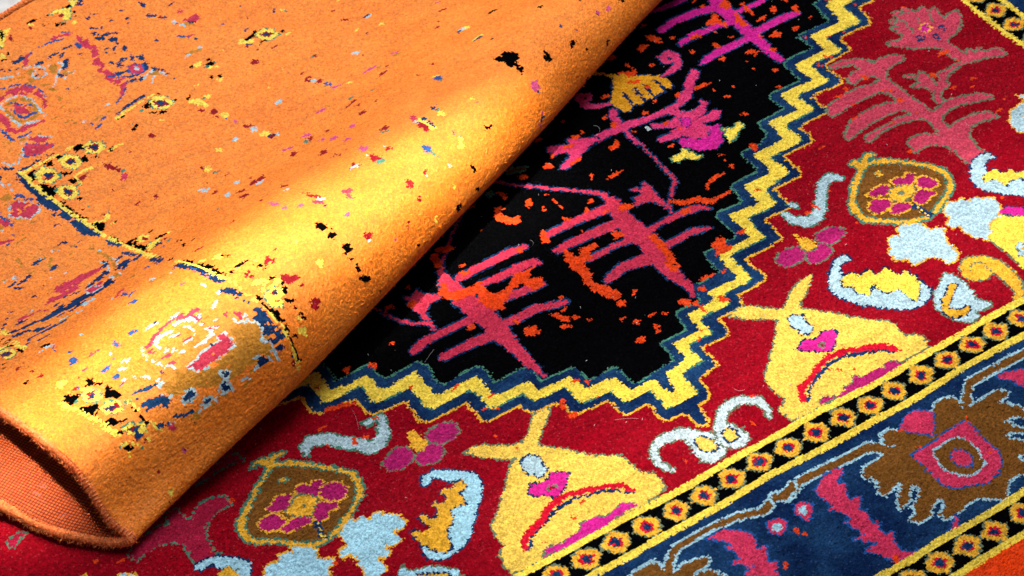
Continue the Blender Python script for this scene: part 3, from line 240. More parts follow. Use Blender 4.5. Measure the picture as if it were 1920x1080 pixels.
('medallion_motif','brown medallion motif with magenta flower in the lower red field',[('G',['T',2.6],[[-580,-124,-568,-122,-545,-132,-529,-146,-504,-171,-481,-196,-467,-212,-467,-234,-474,-254,-488,-270,-509,-287,-530,-301,-549,-312,-574,-319,-597,-323,-615,-319,-636,-301,-657,-281,-685,-262,-696,-250,-697,-233,-694,-214,-682,-197,-669,-186,-643,-168,-618,-149,-598,-137],['L',-576,-118,11,-563,-107,12,-547,-109,6],['L',-579,-120,11,-583,-106,11,-597,-103,6,-604,-110,3]]),('B',['T',1.8],[[-579,-132,-551,-143,-526,-164,-493,-197,-479,-216,-480,-236,-489,-255,-511,-275,-536,-291,-559,-303,-582,-312,-600,-311,-622,-299,-650,-273,-679,-251,-684,-238,-682,-219,-668,-204,-645,-181,-618,-160,-596,-143]]),('PM',['G',1.8],[[-568,-191,-555,-190,-548,-202,-535,-193,-523,-200,-525,-211,-540,-219,-547,-228,-564,-216,-574,-202]]),('PM',['G',1.8],[[-533,-216,-518,-213,-497,-223,-499,-244,-512,-257,-534,-250,-545,-233]]),('PM',['G',1.8],[[-558,-242,-544,-248,-524,-259,-531,-272,-549,-266,-561,-279,-577,-279,-580,-266]]),('PM',['G',1.8],[[-619,-249,-604,-249,-583,-263,-589,-273,-606,-272,-636,-270,-639,-259]]),('PM',['G',1.8],[[-662,-225,-646,-219,-629,-221,-620,-237,-625,-251,-642,-254,-660,-248,-666,-237]]),('PM',['G',1.8],[[-634,-203,-619,-203,-608,-192,-594,-195,-581,-204,-595,-216,-609,-227,-627,-217]]),('G',['T2',1.6],[[-582,-211,-568,-210,-549,-230,-564,-248,-579,-260,-594,-254,-609,-236,-611,-230,-596,-222]]),('T2',0,[[-576,-236,-576,-239,-582,-240,-583,-237,-584,-234,-586,-231,-584,-229,-581,-229,-578,-230,-577,-231,-576,-233]]),('G',['T',1.5],[[-565,-167,-571,-169,-575,-170,-581,-168,-583,-166,-587,-164,-584,-160,-583,-158,-577,-161,-572,-161,-569,-163]]),('N',0,[['L',-582,-280,14,-584,-296,12,-586,-312,9]]),('Y',0,[[-581,-284,-582,-286,-583,-286,-584,-285,-586,-283,-585,-282,-585,-281,-583,-280,-582,-280,-581,-282,-581,-283]]),('Y',0,[[-581,-295,-582,-296,-584,-295,-585,-295,-586,-294,-586,-292,-585,-291,-584,-290,-583,-291,-582,-292,-580,-294]]),('Y',0,[[-583,-304,-583,-306,-584,-306,-586,-306,-586,-303,-586,-303,-587,-300,-584,-300,-583,-300,-582,-302,-581,-303]]),('Y',0,[[-584,-311,-585,-312,-586,-312,-587,-312,-588,-312,-588,-310,-587,-309,-586,-309,-585,-309,-584,-309,-585,-310]])]),
('leaf_cloud_motif','pale blue scalloped leaf right of the lower medallion',[('LB2',['G',2.2],[[-560,-322,-549,-312,-527,-300,-528,-316,-514,-309,-505,-308,-507,-324,-489,-315,-478,-318,-471,-328,-459,-340,-457,-363,-469,-372,-485,-364,-481,-384,-480,-392,-497,-394,-512,-383,-510,-402,-518,-407,-533,-396,-533,-414,-534,-429,-554,-432,-570,-425,-566,-400,-562,-376,-570,-364,-582,-368,-584,-353,-571,-349,-561,-349,-562,-334]])]),
('leaf_cloud_motif','pale blue scalloped leaf below the lower medallion at the frame edge',[('LB2',['G',2.2],[[-643,-301,-627,-309,-613,-323,-617,-344,-609,-353,-597,-358,-599,-367,-615,-372,-620,-389,-635,-415,-732,-348,-703,-331,-698,-318,-687,-315,-673,-318,-668,-305,-654,-307,-648,-319]])]),
('crescent_motif','pale blue crescent with yellow comb left of the bottom bell motif',[('LB2',['N',2.2],[[-386,-298,-376,-291,-353,-294,-334,-309,-315,-326,-301,-339,-302,-361,-313,-382,-336,-402,-356,-420,-377,-444,-394,-459,-414,-466,-433,-470,-452,-467,-465,-454,-464,-437,-462,-422,-453,-435,-439,-455,-429,-459,-417,-450,-414,-428,-408,-418,-393,-411,-383,-387,-367,-383,-353,-390,-349,-364,-329,-357,-328,-339,-349,-330,-356,-314,-368,-304,-381,-312,-388,-311]]),('G',['N',1.7],[[-460,-388,-450,-389,-442,-405,-430,-395,-432,-373,-430,-364,-421,-367,-419,-382,-407,-384,-398,-369,-399,-354,-392,-351,-383,-367,-373,-358,-372,-341,-364,-336,-352,-347,-344,-339,-329,-340,-329,-357,-348,-361,-353,-390,-366,-382,-383,-383,-393,-411,-408,-418,-416,-430,-420,-455,-436,-459,-453,-435,-459,-417]])]),
('pale_motif','pale blue motif cut by the bottom frame edge',[('LB2',['T2',2],[[-515,-443,-507,-440,-508,-453,-494,-461,-473,-467,-456,-481,-441,-498,-438,-514,-455,-542,-539,-483]]),('G',['N',2],[[-496,-471,-457,-495,-452,-508,-466,-518,-505,-490]])]),
('branching_plant_motif','crimson branching plant motif beside the fold at lower left',[('C3',['T',2],[[-870,-156,-855,-146,-838,-137,-818,-137,-798,-133,-785,-142,-782,-131,-777,-116,-759,-111,-756,-120,-756,-145,-747,-152,-731,-135,-711,-127,-690,-131,-675,-141,-678,-161,-695,-160,-712,-162,-729,-175,-742,-190,-748,-214,-750,-233,-748,-248,-789,-240,-787,-218,-785,-195,-792,-180,-813,-172,-835,-171,-853,-172,-868,-178]]),('O',0,[[-669,-157,-672,-158,-673,-158,-675,-158,-676,-156,-676,-153,-674,-150,-672,-150,-670,-148,-668,-151,-668,-153]]),('O',0,[[-750,-235,-752,-236,-753,-236,-754,-236,-754,-234,-754,-233,-754,-231,-752,-230,-752,-232,-750,-232,-750,-234]])]),
('branching_plant_motif','',[['C3',['T',2],[[-719,-78,-673,-70,-644,-64,-614,-65,-610,-88,-632,-80,-660,-83,-699,-89]]]]),
('branching_plant_motif','',[['C3',['T',1.8],[[-1023,-14,-1012,-7,-999,-5,-990,-10,-1007,-18,-1017,-29,-1026,-26]]]]),
('branching_plant_motif','',[['O',0,[[-916,-140,-918,-140,-920,-139,-922,-138,-925,-136,-926,-134,-925,-133,-924,-132,-919,-135,-918,-137,-915,-140]]]]),
('branching_plant_motif','',[['O',0,[[-878,-162,-881,-164,-884,-164,-887,-165,-890,-164,-896,-163,-895,-161,-891,-159,-887,-160,-881,-159,-877,-160]]]]),
('blue_curl_motif','pale blue curl with gold core at the bottom frame edge',[('LB2',['N',2.2],[[-797,-252,-785,-243,-766,-244,-748,-252,-729,-269,-714,-286,-716,-305,-726,-315,-743,-340,-754,-333,-741,-305,-746,-281,-755,-281,-760,-271,-765,-261,-778,-258,-791,-259]]),('G',['T2',1.5],[[-752,-280,-742,-284,-738,-300,-747,-320,-776,-300,-765,-284]])]),
('blue_curl_motif','',[['LB2',['G',2],[[-905,-188,-899,-187,-882,-201,-889,-221,-915,-203]]]]),
('blue_curl_motif','',[['G',0,[[-959,-150,-951,-148,-942,-155,-948,-157]]]]),
('fleck','',[['O',0,[[-458,-101,-459,-103,-463,-103,-464,-101,-467,-100,-468,-99,-470,-96,-466,-96,-464,-97,-459,-98,-459,-100]]]]),
('fleck','',[['O',0,[[-221,-294,-222,-295,-224,-294,-226,-293,-226,-292,-226,-291,-226,-288,-225,-289,-223,-290,-221,-290,-221,-293]]]]),
('fleck','',[['O',0,[[-593,-373,-594,-375,-597,-375,-598,-373,-600,-371,-600,-369,-600,-367,-597,-364,-596,-367,-591,-368,-592,-371]]]]),
('fleck','',[['O',0,[[9,-529,7,-532,6,-528,7,-522,7,-518,8,-516,9,-516,10,-518,11,-522,10,-524,10,-528]]]]),
('fleck','',[['O',0,[[-207,-335,-206,-337,-209,-336,-211,-334,-212,-332,-214,-331,-213,-329,-211,-329,-208,-330,-205,-332,-206,-333]]]]),
('fleck','',[['O',0,[[156,-529,155,-528,153,-526,153,-522,153,-519,154,-515,155,-514,157,-517,158,-521,158,-523,157,-527]]]]),
('fleck','',[['O',0,[[202,-476,201,-477,199,-476,197,-474,194,-472,193,-471,194,-470,196,-470,200,-472,202,-474,203,-476]]]]),
('fleck','',[['O',0,[[719,-22,719,-24,716,-24,711,-22,708,-22,707,-20,708,-18,709,-17,715,-18,719,-19,721,-20]]]]),
('fleck','',[['O',0,[[636,-92,635,-93,632,-92,630,-92,629,-90,631,-89,630,-86,632,-86,635,-85,637,-88,636,-90]]]]),
('fleck','',[['O',0,[[579,-154,577,-157,572,-156,568,-159,567,-155,563,-154,566,-151,567,-149,573,-149,575,-150,577,-152]]]]),
('fleck','',[['O',0,[[845,-145,844,-142,840,-142,839,-139,839,-135,840,-132,841,-132,843,-132,846,-135,846,-139,848,-142]]]]),
('fleck','',[['O',0,[[903,-338,901,-341,899,-340,896,-341,897,-339,898,-337,899,-335,902,-333,905,-332,904,-335,905,-336]]]]),
('fleck','',[['O',0,[[763,-360,763,-360,760,-360,760,-356,758,-353,759,-353,760,-352,761,-352,763,-355,764,-358,765,-362]]]]),
('fleck','',[['O',0,[[629,-235,628,-235,626,-235,624,-235,624,-233,625,-232,625,-231,627,-230,628,-231,629,-232,629,-233]]]]),
('fleck','',[['O',0,[[384,-333,382,-333,381,-333,381,-331,381,-330,383,-329,384,-329,385,-329,386,-330,385,-331,385,-332]]]]),
('fleck','',[['O',0,[[380,-288,380,-290,377,-290,375,-289,373,-288,371,-287,372,-286,375,-286,376,-285,379,-287,380,-288]]]]),
('palmette_motif','large brown palmette with crimson diamond heart in the blue border',[('B',['LB3',2.4],[[472,-702,490,-710,511,-709,535,-710,551,-713,560,-725,548,-731,527,-732,534,-739,546,-750,553,-767,560,-787,552,-789,538,-776,523,-769,508,-771,516,-784,525,-802,537,-819,529,-828,518,-812,503,-790,491,-793,492,-806,506,-823,520,-845,511,-854,487,-843,476,-841,472,-848,482,-864,483,-884,465,-882,456,-877,437,-871,418,-879,400,-895,391,-899,373,-880,352,-867,334,-867,323,-873,303,-876,284,-874,281,-861,298,-855,309,-842,303,-832,287,-837,270,-853,245,-856,236,-843,252,-837,261,-822,281,-811,294,-792,287,-784,274,-792,264,-807,240,-815,238,-806,254,-793,259,-782,271,-775,282,-766,267,-766,237,-777,234,-764,243,-749,245,-740,238,-727,235,-718,246,-708,265,-706,290,-704,301,-702,319,-701,309,-684,320,-668,334,-667,350,-676,366,-697,387,-724,408,-703,424,-683,438,-669,454,-665,471,-671,477,-685],['L',678,-671,16,648,-669,16,621,-669,15,585,-672,14,554,-671,15,528,-668,16,513,-674,13,498,-687,13,484,-702,14],['L',304,-695,18,284,-677,18,256,-674,14,224,-674,14,191,-672,14,154,-675,12,134,-675,12,117,-682,15,97,-689,17,82,-679,16]]),('C4',['BL',2],[[355,-674,374,-663,392,-657,407,-661,419,-676,427,-679,407,-703,388,-721,375,-705,359,-688]]),('C4',['BL',2.2],[[329,-733,352,-732,374,-734,406,-730,437,-728,455,-729,453,-751,453,-782,454,-810,446,-835,424,-849,398,-854,379,-848,362,-839,343,-833,330,-813,329,-790,332,-762,329,-744]]),('B',['LB3',2],[[364,-750,388,-748,411,-749,426,-757,426,-778,425,-801,419,-819,398,-827,376,-823,363,-810,354,-793,357,-772]]),('C4',['BL',2],[[378,-776,397,-769,412,-784,407,-800,394,-811,381,-800,378,-787]]),('O',0,[[459,-738,458,-735,457,-732,458,-727,458,-725,459,-723,461,-721,462,-722,462,-725,461,-730,461,-736]]),('O',0,[[355,-681,355,-682,352,-681,349,-681,347,-680,348,-677,348,-675,352,-674,353,-677,356,-678,357,-680]]),('O',0,[[352,-728,351,-730,350,-731,347,-729,346,-728,347,-726,348,-723,350,-723,351,-724,355,-725,354,-727]]),('O',0,[[446,-811,445,-812,443,-811,441,-809,441,-807,440,-805,441,-805,444,-804,446,-806,448,-809,447,-810]])]),
('flame_leaf_motif','crimson flame leaf at the right frame edge in the blue border',[('C4',['BL',2],[[568,-684,588,-687,620,-699,645,-710,608,-750,593,-729,583,-718,592,-714,577,-699]])]),
('flame_leaf_motif','crimson flame leaf curling below the brown palmette',[('C4',['BL',2.0],[[150,-705,167,-695,183,-685,206,-683,213,-688,204,-700,190,-708,190,-715,201,-716,190,-730,183,-742,182,-753,192,-752,201,-755,188,-771,182,-781,189,-786,187,-795,180,-807,182,-816,194,-811,187,-823,183,-834,183,-844,198,-844,188,-858,183,-872,181,-884,190,-893,209,-900,236,-902,262,-903,282,-896,303,-876,302,-883,287,-900,262,-906,233,-907,200,-904,180,-901,163,-892,152,-877,145,-859,131,-849,149,-848,164,-850,152,-837,133,-819,154,-824,154,-814,151,-797,142,-784,158,-789,157,-773,151,-759,137,-749,155,-751,150,-740,146,-727,144,-715]]),('O',0,[[168,-895,164,-898,161,-898,156,-899,158,-894,158,-890,164,-887,168,-882,170,-883,172,-886,170,-890]])]),
('palmette_motif','brown palmette at the bottom frame edge in the blue border',[('B',['LB3',2.4],[[-206,-669,-191,-668,-175,-665,-163,-671,-163,-688,-160,-702,-151,-706,-128,-701,-110,-705,-91,-712,-86,-721,-100,-724,-118,-726,-130,-726,-107,-733,-95,-745,-86,-763,-93,-778,-142,-761,-235,-696],['L',120,-674,12,113,-679,13,93,-686,17,79,-678,13],['L',64,-684,13,47,-691,13,29,-682,13,10,-674,12,-12,-671,12,-38,-668,11,-66,-666,11,-96,-667,10,-117,-667,11,-132,-674,12,-145,-683,13,-157,-698,15]])]),
('flame_leaf_motif','crimson flame leaf at the bottom frame edge in the blue border',[('C4',['BL',2.0],[[-66,-682,-49,-682,-30,-683,-19,-694,-6,-702,0,-716,-1,-733,-10,-745,-12,-753,5,-750,-2,-766,-10,-778,-8,-785,3,-787,-6,-798,-21,-829,-72,-793,-53,-777,-40,-777,-47,-761,-63,-744,-43,-749,-40,-742,-43,-725,-54,-714,-39,-719,-42,-705,-53,-694]])]),
('small_diamond_motif','small crimson square with pale centre near the brown stem, right one',[('C4',['BL',2],[[99,-709,113,-714,120,-726,111,-739,97,-748,90,-739,85,-727]]),('LB3',0,[[99,-718,112,-724,107,-736,94,-737,91,-728]])]),
('small_diamond_motif','small crimson square with pale centre near the brown stem, left one',[('C4',['BL',2],[[42,-712,56,-717,63,-730,53,-741,41,-748,31,-738,31,-722]]),('LB3',0,[[42,-721,54,-725,51,-737,39,-738,36,-729]])]),
('fleck','',[['O',0,[['L',67,-753,6,69,-762,6,76,-772,5]]]]),
('fleck','',[['O',0,[['L',14,-797,5,7,-809,7]]]]),
]
UPPER=[
('guard_border_fragment','',[['Y',['T',1.5],[[769,1320,747,1329,731,1326,749,1317,755,1302,742,1290,756,1281,768,1301,792,1336,806,1322,784,1312]]],['N',0,[[809,1306,806,1303,799,1302,796,1307,793,1309,796,1317,800,1317,804,1322,807,1319,810,1315,811,1312]]],['R',0,[[799,1311,796,1308,794,1307,792,1307,791,1310,794,1314,795,1316,797,1317,801,1319,803,1319,800,1313]]],['R',0,[[754,1304,753,1302,750,1300,746,1301,745,1305,746,1310,750,1311,752,1312,754,1312,757,1309,757,1306]]],['R',0,[[754,1310,751,1312,750,1311,745,1316,744,1318,742,1321,743,1322,746,1320,749,1319,753,1316,756,1310]]],['K',0,[[781,1317,779,1315,774,1317,770,1315,770,1323,765,1327,772,1329,773,1330,779,1329,784,1325,784,1322]]],['K',0,[[735,1276,735,1273,729,1279,723,1282,722,1287,721,1289,723,1290,723,1294,730,1288,738,1280,736,1277]]],['K',0,[[775,1294,773,1291,772,1290,770,1294,768,1293,770,1298,772,1299,775,1302,776,1299,776,1298,778,1297]]],['K',0,[[770,1280,769,1279,768,1278,768,1280,766,1280,766,1282,768,1283,769,1284,770,1284,771,1283,771,1281]]],['T',0,[[746,1276,745,1276,742,1277,738,1279,736,1283,735,1286,735,1288,738,1286,742,1283,745,1280,746,1278]]]]),
('fleck','',[['K',0,[[715,1328,703,1329,701,1329,689,1329,687,1333,681,1335,683,1338,691,1339,696,1338,705,1336,705,1332]]]]),
('fleck','',[['K',0,[[709,1303,706,1302,704,1303,703,1305,703,1307,701,1310,703,1311,705,1310,707,1310,708,1308,708,1306]]]]),
('fleck','',[['K',0,[[728,1324,727,1323,726,1322,725,1324,724,1325,725,1326,726,1327,727,1328,728,1328,729,1327,729,1325]]]]),
('fleck','',[['K',0,[[664,1333,664,1332,662,1332,661,1334,661,1335,661,1336,661,1337,662,1338,663,1337,664,1335,665,1335]]]]),
('fleck','',[['Y',0,[[691,1325,690,1322,687,1324,684,1325,679,1329,677,1332,678,1334,682,1334,687,1330,692,1329,690,1327]]]]),
('fleck','',[['Y',0,[[759,1263,756,1264,752,1262,751,1265,750,1268,750,1270,751,1272,753,1272,756,1270,759,1270,760,1265]]]]),
('fleck','',[['R',0,[[683,1316,681,1317,679,1316,678,1318,677,1321,675,1325,677,1323,678,1325,681,1322,683,1320,683,1317]]]]),
('guard_border_fragment','',[['Y',0,[[619,1368,630,1362,650,1351,636,1342,624,1337,607,1320,596,1320,589,1329]]],['K',0,[[624,1344,621,1343,612,1336,614,1342,613,1344,618,1351,620,1353,629,1363,631,1362,631,1360,629,1351]]],['R',0,[[631,1321,629,1317,625,1318,623,1318,624,1323,623,1327,627,1331,634,1336,637,1337,635,1329,635,1326]]],['T',0,[[599,1316,599,1314,596,1317,592,1319,592,1322,592,1324,594,1325,595,1326,597,1324,600,1321,601,1317]]]]),
('guard_border_fragment','',[['K',0,[[603,1290,600,1291,598,1292,596,1293,592,1297,594,1298,596,1299,597,1299,599,1298,601,1296,601,1294]]],['K',0,[[585,1285,582,1284,579,1284,575,1287,575,1290,577,1291,579,1294,580,1294,584,1294,586,1294,584,1289]]],['Y',0,[[589,1293,586,1289,581,1292,577,1292,576,1298,579,1302,582,1304,583,1304,591,1307,589,1301,590,1297]]]]),
('palmette_fragment','',[['BL',0,[['L',671,1256,8,691,1249,7,708,1239,4]]],['C',0,[['L',691,1258,7,709,1254,8,727,1242,7]]],['BL',0,[[731,1247,729,1248,726,1250,722,1253,717,1259,717,1262,716,1265,721,1260,724,1257,728,1254,731,1250]]]]),
('palmette_fragment','',[['BL',0,[[659,1255,656,1256,654,1256,653,1259,650,1261,652,1262,653,1264,654,1263,656,1262,658,1262,659,1258]]],['C',0,[['L',600,1242,9,614,1257,10,638,1262,5,648,1263,3]]],['BL',0,[['L',620,1255,3,636,1262,3]]],['N',0,[['L',555,1270,3,564,1255,4,576,1246,3,595,1241,3]]],['N',0,[[607,1257,605,1255,598,1256,585,1258,583,1263,581,1265,582,1268,587,1271,593,1269,598,1265,610,1259]]],['N',0,[[612,1260,609,1259,606,1258,602,1261,600,1265,603,1268,604,1271,606,1273,611,1269,611,1266,613,1262]]],['N',0,[[672,1214,664,1215,662,1214,653,1214,648,1217,643,1218,647,1223,651,1224,660,1225,667,1221,675,1218]]],['N',0,[[634,1215,629,1216,622,1216,620,1218,615,1221,613,1225,611,1231,617,1227,625,1228,629,1223,632,1222]]],['N',0,[[664,1172,654,1164,649,1165,646,1165,642,1167,645,1175,658,1187,665,1193,666,1190,670,1188,671,1184]]],['N',0,[[635,1147,632,1148,628,1151,625,1154,622,1158,621,1161,624,1166,630,1164,632,1162,634,1158,636,1152]]],['LB',0,[['L',534,1253,5,551,1238,6,567,1231,6,591,1234,6,607,1227,6,621,1204,5,646,1203,7,655,1183,5,629,1169,4,611,1152,4,594,1140,4],['L',603,1213,4,588,1199,4,594,1183,5,611,1185,4,619,1201,3]]],['LB',0,[[632,1138,631,1138,629,1138,627,1139,625,1144,627,1145,627,1147,629,1146,631,1147,634,1144,633,1142]]],['LB',0,[[651,1140,649,1142,649,1146,648,1153,648,1158,649,1159,650,1157,651,1158,652,1151,653,1148,652,1144]]],['B',0,[[598,1209,592,1207,589,1206,587,1211,586,1217,585,1221,589,1224,593,1229,599,1227,602,1220,603,1214]]],['B',0,[[638,1182,632,1176,624,1170,624,1180,622,1182,623,1190,632,1202,638,1199,647,1207,644,1197,644,1192]]],['B',0,[[650,1146,648,1142,641,1149,638,1151,636,1155,635,1159,636,1162,641,1160,644,1160,648,1157,652,1146]]],['B',0,[[577,1209,573,1208,570,1211,565,1214,564,1218,559,1224,563,1226,567,1225,571,1219,574,1216,576,1210]]],['B',0,[[584,1187,581,1182,577,1188,576,1189,571,1194,570,1198,573,1202,576,1201,583,1196,587,1191,583,1189]]],['B',0,[[594,1154,594,1150,587,1155,585,1160,583,1163,580,1169,582,1170,585,1169,588,1165,593,1161,595,1155]]],['B',0,[[591,1126,589,1121,585,1128,582,1138,583,1141,581,1150,585,1146,586,1144,589,1141,591,1135,594,1125]]],['B',0,[[556,1218,555,1218,551,1222,549,1225,546,1229,546,1229,548,1231,548,1233,553,1227,556,1225,556,1222]]],['B',0,[[597,1177,594,1177,592,1179,590,1179,588,1184,589,1184,589,1187,592,1187,593,1185,595,1183,596,1179]]],['B',0,[[570,1186,570,1182,566,1188,562,1191,558,1197,559,1199,561,1199,560,1203,566,1196,568,1192,572,1187]]],['N',0,[[613,1202,611,1202,610,1200,607,1206,604,1208,603,1212,606,1211,607,1212,609,1211,613,1205,616,1201]]],['N',0,[[597,1195,595,1196,593,1195,592,1197,591,1200,591,1202,592,1203,594,1203,595,1201,596,1200,597,1198]]]]),
('palmette_fragment','',[['N',0,[[688,1207,684,1203,678,1202,671,1201,662,1202,661,1203,664,1207,668,1208,672,1209,682,1211,687,1211]]],['N',0,[[704,1210,699,1211,697,1210,688,1214,686,1217,684,1218,686,1220,688,1221,694,1217,700,1216,702,1213]]]]),
('palmette_fragment','',[['N',0,[[704,1173,703,1173,701,1172,699,1176,697,1178,696,1180,698,1181,699,1182,703,1179,703,1177,704,1175]]]]),
('palmette_fragment','',[['N',0,[[610,1113,607,1110,605,1109,603,1112,603,1116,603,1118,606,1120,609,1122,610,1120,613,1120,612,1117]]]]),
('palmette_fragment','',[['N',0,[[627,1094,627,1093,625,1094,624,1096,622,1099,622,1100,622,1102,624,1100,625,1099,627,1096,628,1094]]]]),
('eye_motif','',[['C',0,[['L',487,1194,18,514,1201,12,532,1197,15,552,1186,18,560,1164,15,558,1140,12,543,1106,8],['L',460,1155,22,461,1134,14,449,1110,10,459,1088,21,477,1089,13,492,1081,7,511,1075,6],['L',524,1195,7,544,1167,8]]],['BL',0,[['L',515,1225,5,529,1211,4,541,1210,5,560,1200,5,561,1188,5,569,1171,4,568,1147,4,566,1127,3]]],['BL',0,[['L',436,1124,6,435,1100,7,432,1078,9,449,1071,7,469,1068,6]]],['LB',0,[['L',484,1178,5,494,1185,6,514,1184,7,531,1173,7,537,1149,6,531,1120,5,525,1088,4],['L',484,1178,4,478,1146,4,472,1121,5,473,1100,7,492,1090,6,505,1084,5]]],['B',0,[['L',499,1173,11,522,1171,9,531,1151,9,526,1120,8,515,1101,9,496,1099,9,478,1111,7,479,1139,6,487,1162,6]]],['BL',0,[['L',506,1171,4,515,1154,5,524,1133,7,521,1147,5],['L',494,1153,4,489,1134,5,491,1114,8,515,1109,7]]],['C',0,[[513,1125,508,1129,502,1124,493,1129,494,1139,494,1146,498,1152,508,1148,514,1153,516,1143,515,1136]]],['C',0,[[513,1143,510,1146,507,1148,502,1148,502,1152,503,1157,502,1162,507,1162,510,1160,513,1154,514,1151]]],['C',0,[[516,1115,509,1117,506,1115,503,1120,499,1125,501,1130,503,1131,505,1132,509,1133,513,1124,512,1123]]],['C',0,[[462,1059,493,1026,480,1023,465,1026,457,1050]]],['LB',0,[['L',462,1063,3,477,1044,3,493,1023,3],['L',463,1062,2,452,1050,4,435,1053,4]]],['B',0,[[489,1050,487,1045,482,1047,476,1047,471,1051,468,1059,474,1058,476,1063,481,1058,487,1055,489,1052]]],['B',0,[[460,1054,453,1056,449,1055,444,1056,443,1060,438,1064,438,1068,444,1065,448,1065,452,1062,457,1059]]],['B',0,[[431,1066,425,1068,422,1069,417,1073,417,1077,416,1080,413,1085,419,1083,423,1078,427,1074,429,1071]]]]),
('flame_leaf_fragment','',[['C',0,[[731,1231,737,1208,752,1210,732,1188,742,1172,718,1140,714,1118,704,1084,711,1075,694,1061,712,1048,699,1029,669,1003,641,994,664,1008,683,1026,684,1052,680,1077,690,1085,686,1110,704,1116,692,1134,707,1145,714,1160,729,1172,716,1192,723,1209]]],['BL',0,[['L',708,1039,3,689,1019,4,668,1004,4,641,994,3]]],['BL',0,[['L',693,1076,7,704,1063,6,715,1048,5]]],['BL',0,[[718,1193,713,1192,710,1190,710,1198,712,1204,712,1209,716,1211,722,1213,721,1205,724,1201,720,1196]]],['BL',0,[[715,1068,711,1069,709,1067,705,1070,705,1075,705,1077,704,1082,707,1081,711,1077,713,1075,716,1072]]]]),
('navy_scrap','',[['N',0,[[773,1219,768,1219,766,1218,762,1219,760,1223,763,1225,764,1230,768,1230,770,1229,773,1226,774,1223]]]]),
('navy_scrap','',[['N',0,[[784,1209,783,1208,778,1212,777,1213,772,1218,771,1221,774,1221,776,1222,779,1218,783,1215,786,1210]]]]),
('navy_scrap','',[['N',0,[[767,1194,765,1195,763,1198,758,1206,758,1213,760,1214,761,1216,763,1215,766,1211,767,1203,768,1196]]]]),
('navy_scrap','',[['N',0,[[769,1179,769,1175,762,1176,756,1183,755,1187,752,1193,755,1194,757,1197,763,1192,767,1188,769,1181]]]]),
('navy_scrap','',[['N',0,[[792,1182,784,1182,778,1183,775,1183,762,1188,767,1189,767,1191,768,1193,778,1191,783,1188,786,1185]]]]),
('navy_scrap','',[['N',0,[[799,1169,797,1169,793,1173,789,1177,784,1181,786,1182,788,1183,788,1185,794,1181,796,1177,799,1173]]]]),
('navy_scrap','',[['N',0,[[783,1157,778,1150,776,1154,769,1156,771,1160,771,1164,771,1171,778,1172,783,1170,787,1167,787,1158]]]]),
('navy_scrap','',[['N',0,[[778,1148,777,1143,774,1143,772,1145,770,1150,771,1152,773,1154,776,1157,778,1155,779,1151,779,1149]]]]),
('navy_scrap','',[['N',0,[[780,1120,775,1117,773,1112,769,1112,768,1114,766,1119,769,1123,773,1127,776,1131,782,1132,782,1126]]]]),
('navy_scrap','',[['N',0,[[751,1147,749,1146,748,1147,747,1148,745,1150,745,1152,745,1154,748,1153,750,1152,751,1150,751,1149]]]]),
('navy_scrap','',[['N',0,[[765,1136,762,1135,758,1132,755,1131,755,1135,756,1143,759,1147,762,1145,766,1146,769,1144,768,1141]]]]),
('navy_scrap','',[['N',0,[[742,1138,740,1137,738,1137,737,1139,735,1141,736,1142,738,1142,739,1143,740,1144,741,1141,743,1139]]]]),
('navy_scrap','',[['N',0,[[753,1123,751,1122,750,1123,750,1123,748,1123,749,1126,750,1127,751,1127,752,1126,753,1125,754,1125]]]]),
('navy_scrap','',[['N',0,[[731,1105,729,1101,724,1101,724,1105,720,1107,721,1110,725,1114,728,1115,730,1113,730,1110,731,1108]]]]),
('navy_scrap','',[['N',0,[[756,1094,750,1093,746,1091,743,1093,736,1093,736,1098,738,1100,744,1102,749,1102,753,1103,752,1099]]]]),
('navy_scrap','',[['N',0,[[772,1083,766,1079,760,1077,761,1082,756,1081,759,1089,764,1093,769,1098,772,1094,772,1090,772,1087]]]]),
('navy_scrap','',[['N',0,[[784,1067,778,1064,773,1062,770,1069,771,1073,773,1077,772,1083,778,1083,781,1081,786,1078,784,1074]]]]),
('navy_scrap','',[['N',0,[[735,1077,733,1081,730,1077,726,1088,727,1092,730,1095,732,1099,733,1096,736,1093,738,1090,735,1084]]]]),
('navy_scrap','',[['N',0,[[757,1092,756,1091,754,1089,752,1091,752,1094,752,1096,753,1099,754,1100,757,1099,757,1095,760,1093]]]]),
('navy_scrap','',[['N',0,[[770,1045,768,1040,763,1037,759,1039,762,1044,763,1049,766,1055,769,1055,776,1058,775,1054,774,1049]]]]),
('navy_scrap','',[['N',0,[[780,1006,780,1001,774,1008,770,1015,766,1026,767,1029,769,1032,769,1035,774,1028,779,1013,783,1004]]]]),
('navy_scrap','',[['N',0,[[780,986,780,985,777,987,774,989,772,992,773,994,774,994,776,995,778,995,781,991,780,989]]]]),
('navy_scrap','',[['N',0,[[732,1058,723,1058,717,1061,708,1062,704,1067,704,1069,702,1073,705,1076,717,1072,724,1067,729,1064]]]]),
('navy_scrap','',[['N',0,[[727,1035,722,1037,718,1040,713,1044,713,1047,713,1049,711,1053,714,1053,718,1050,721,1045,725,1039]]]]),
('navy_scrap','',[['N',0,[[744,1033,742,1031,734,1032,726,1036,719,1039,716,1042,720,1043,722,1046,729,1042,736,1041,741,1036]]]]),
('navy_scrap','',[['N',0,[[725,1024,720,1023,713,1022,707,1025,706,1027,703,1030,702,1031,706,1032,713,1030,720,1031,725,1028]]]]),
('navy_scrap','',[['N',0,[[740,1019,739,1017,733,1015,728,1014,721,1014,723,1017,721,1020,726,1023,735,1025,739,1024,743,1023]]]]),
('navy_scrap','',[['N',0,[[764,1031,760,1032,757,1032,751,1033,748,1037,750,1044,751,1048,758,1045,761,1045,765,1042,765,1038]]]]),
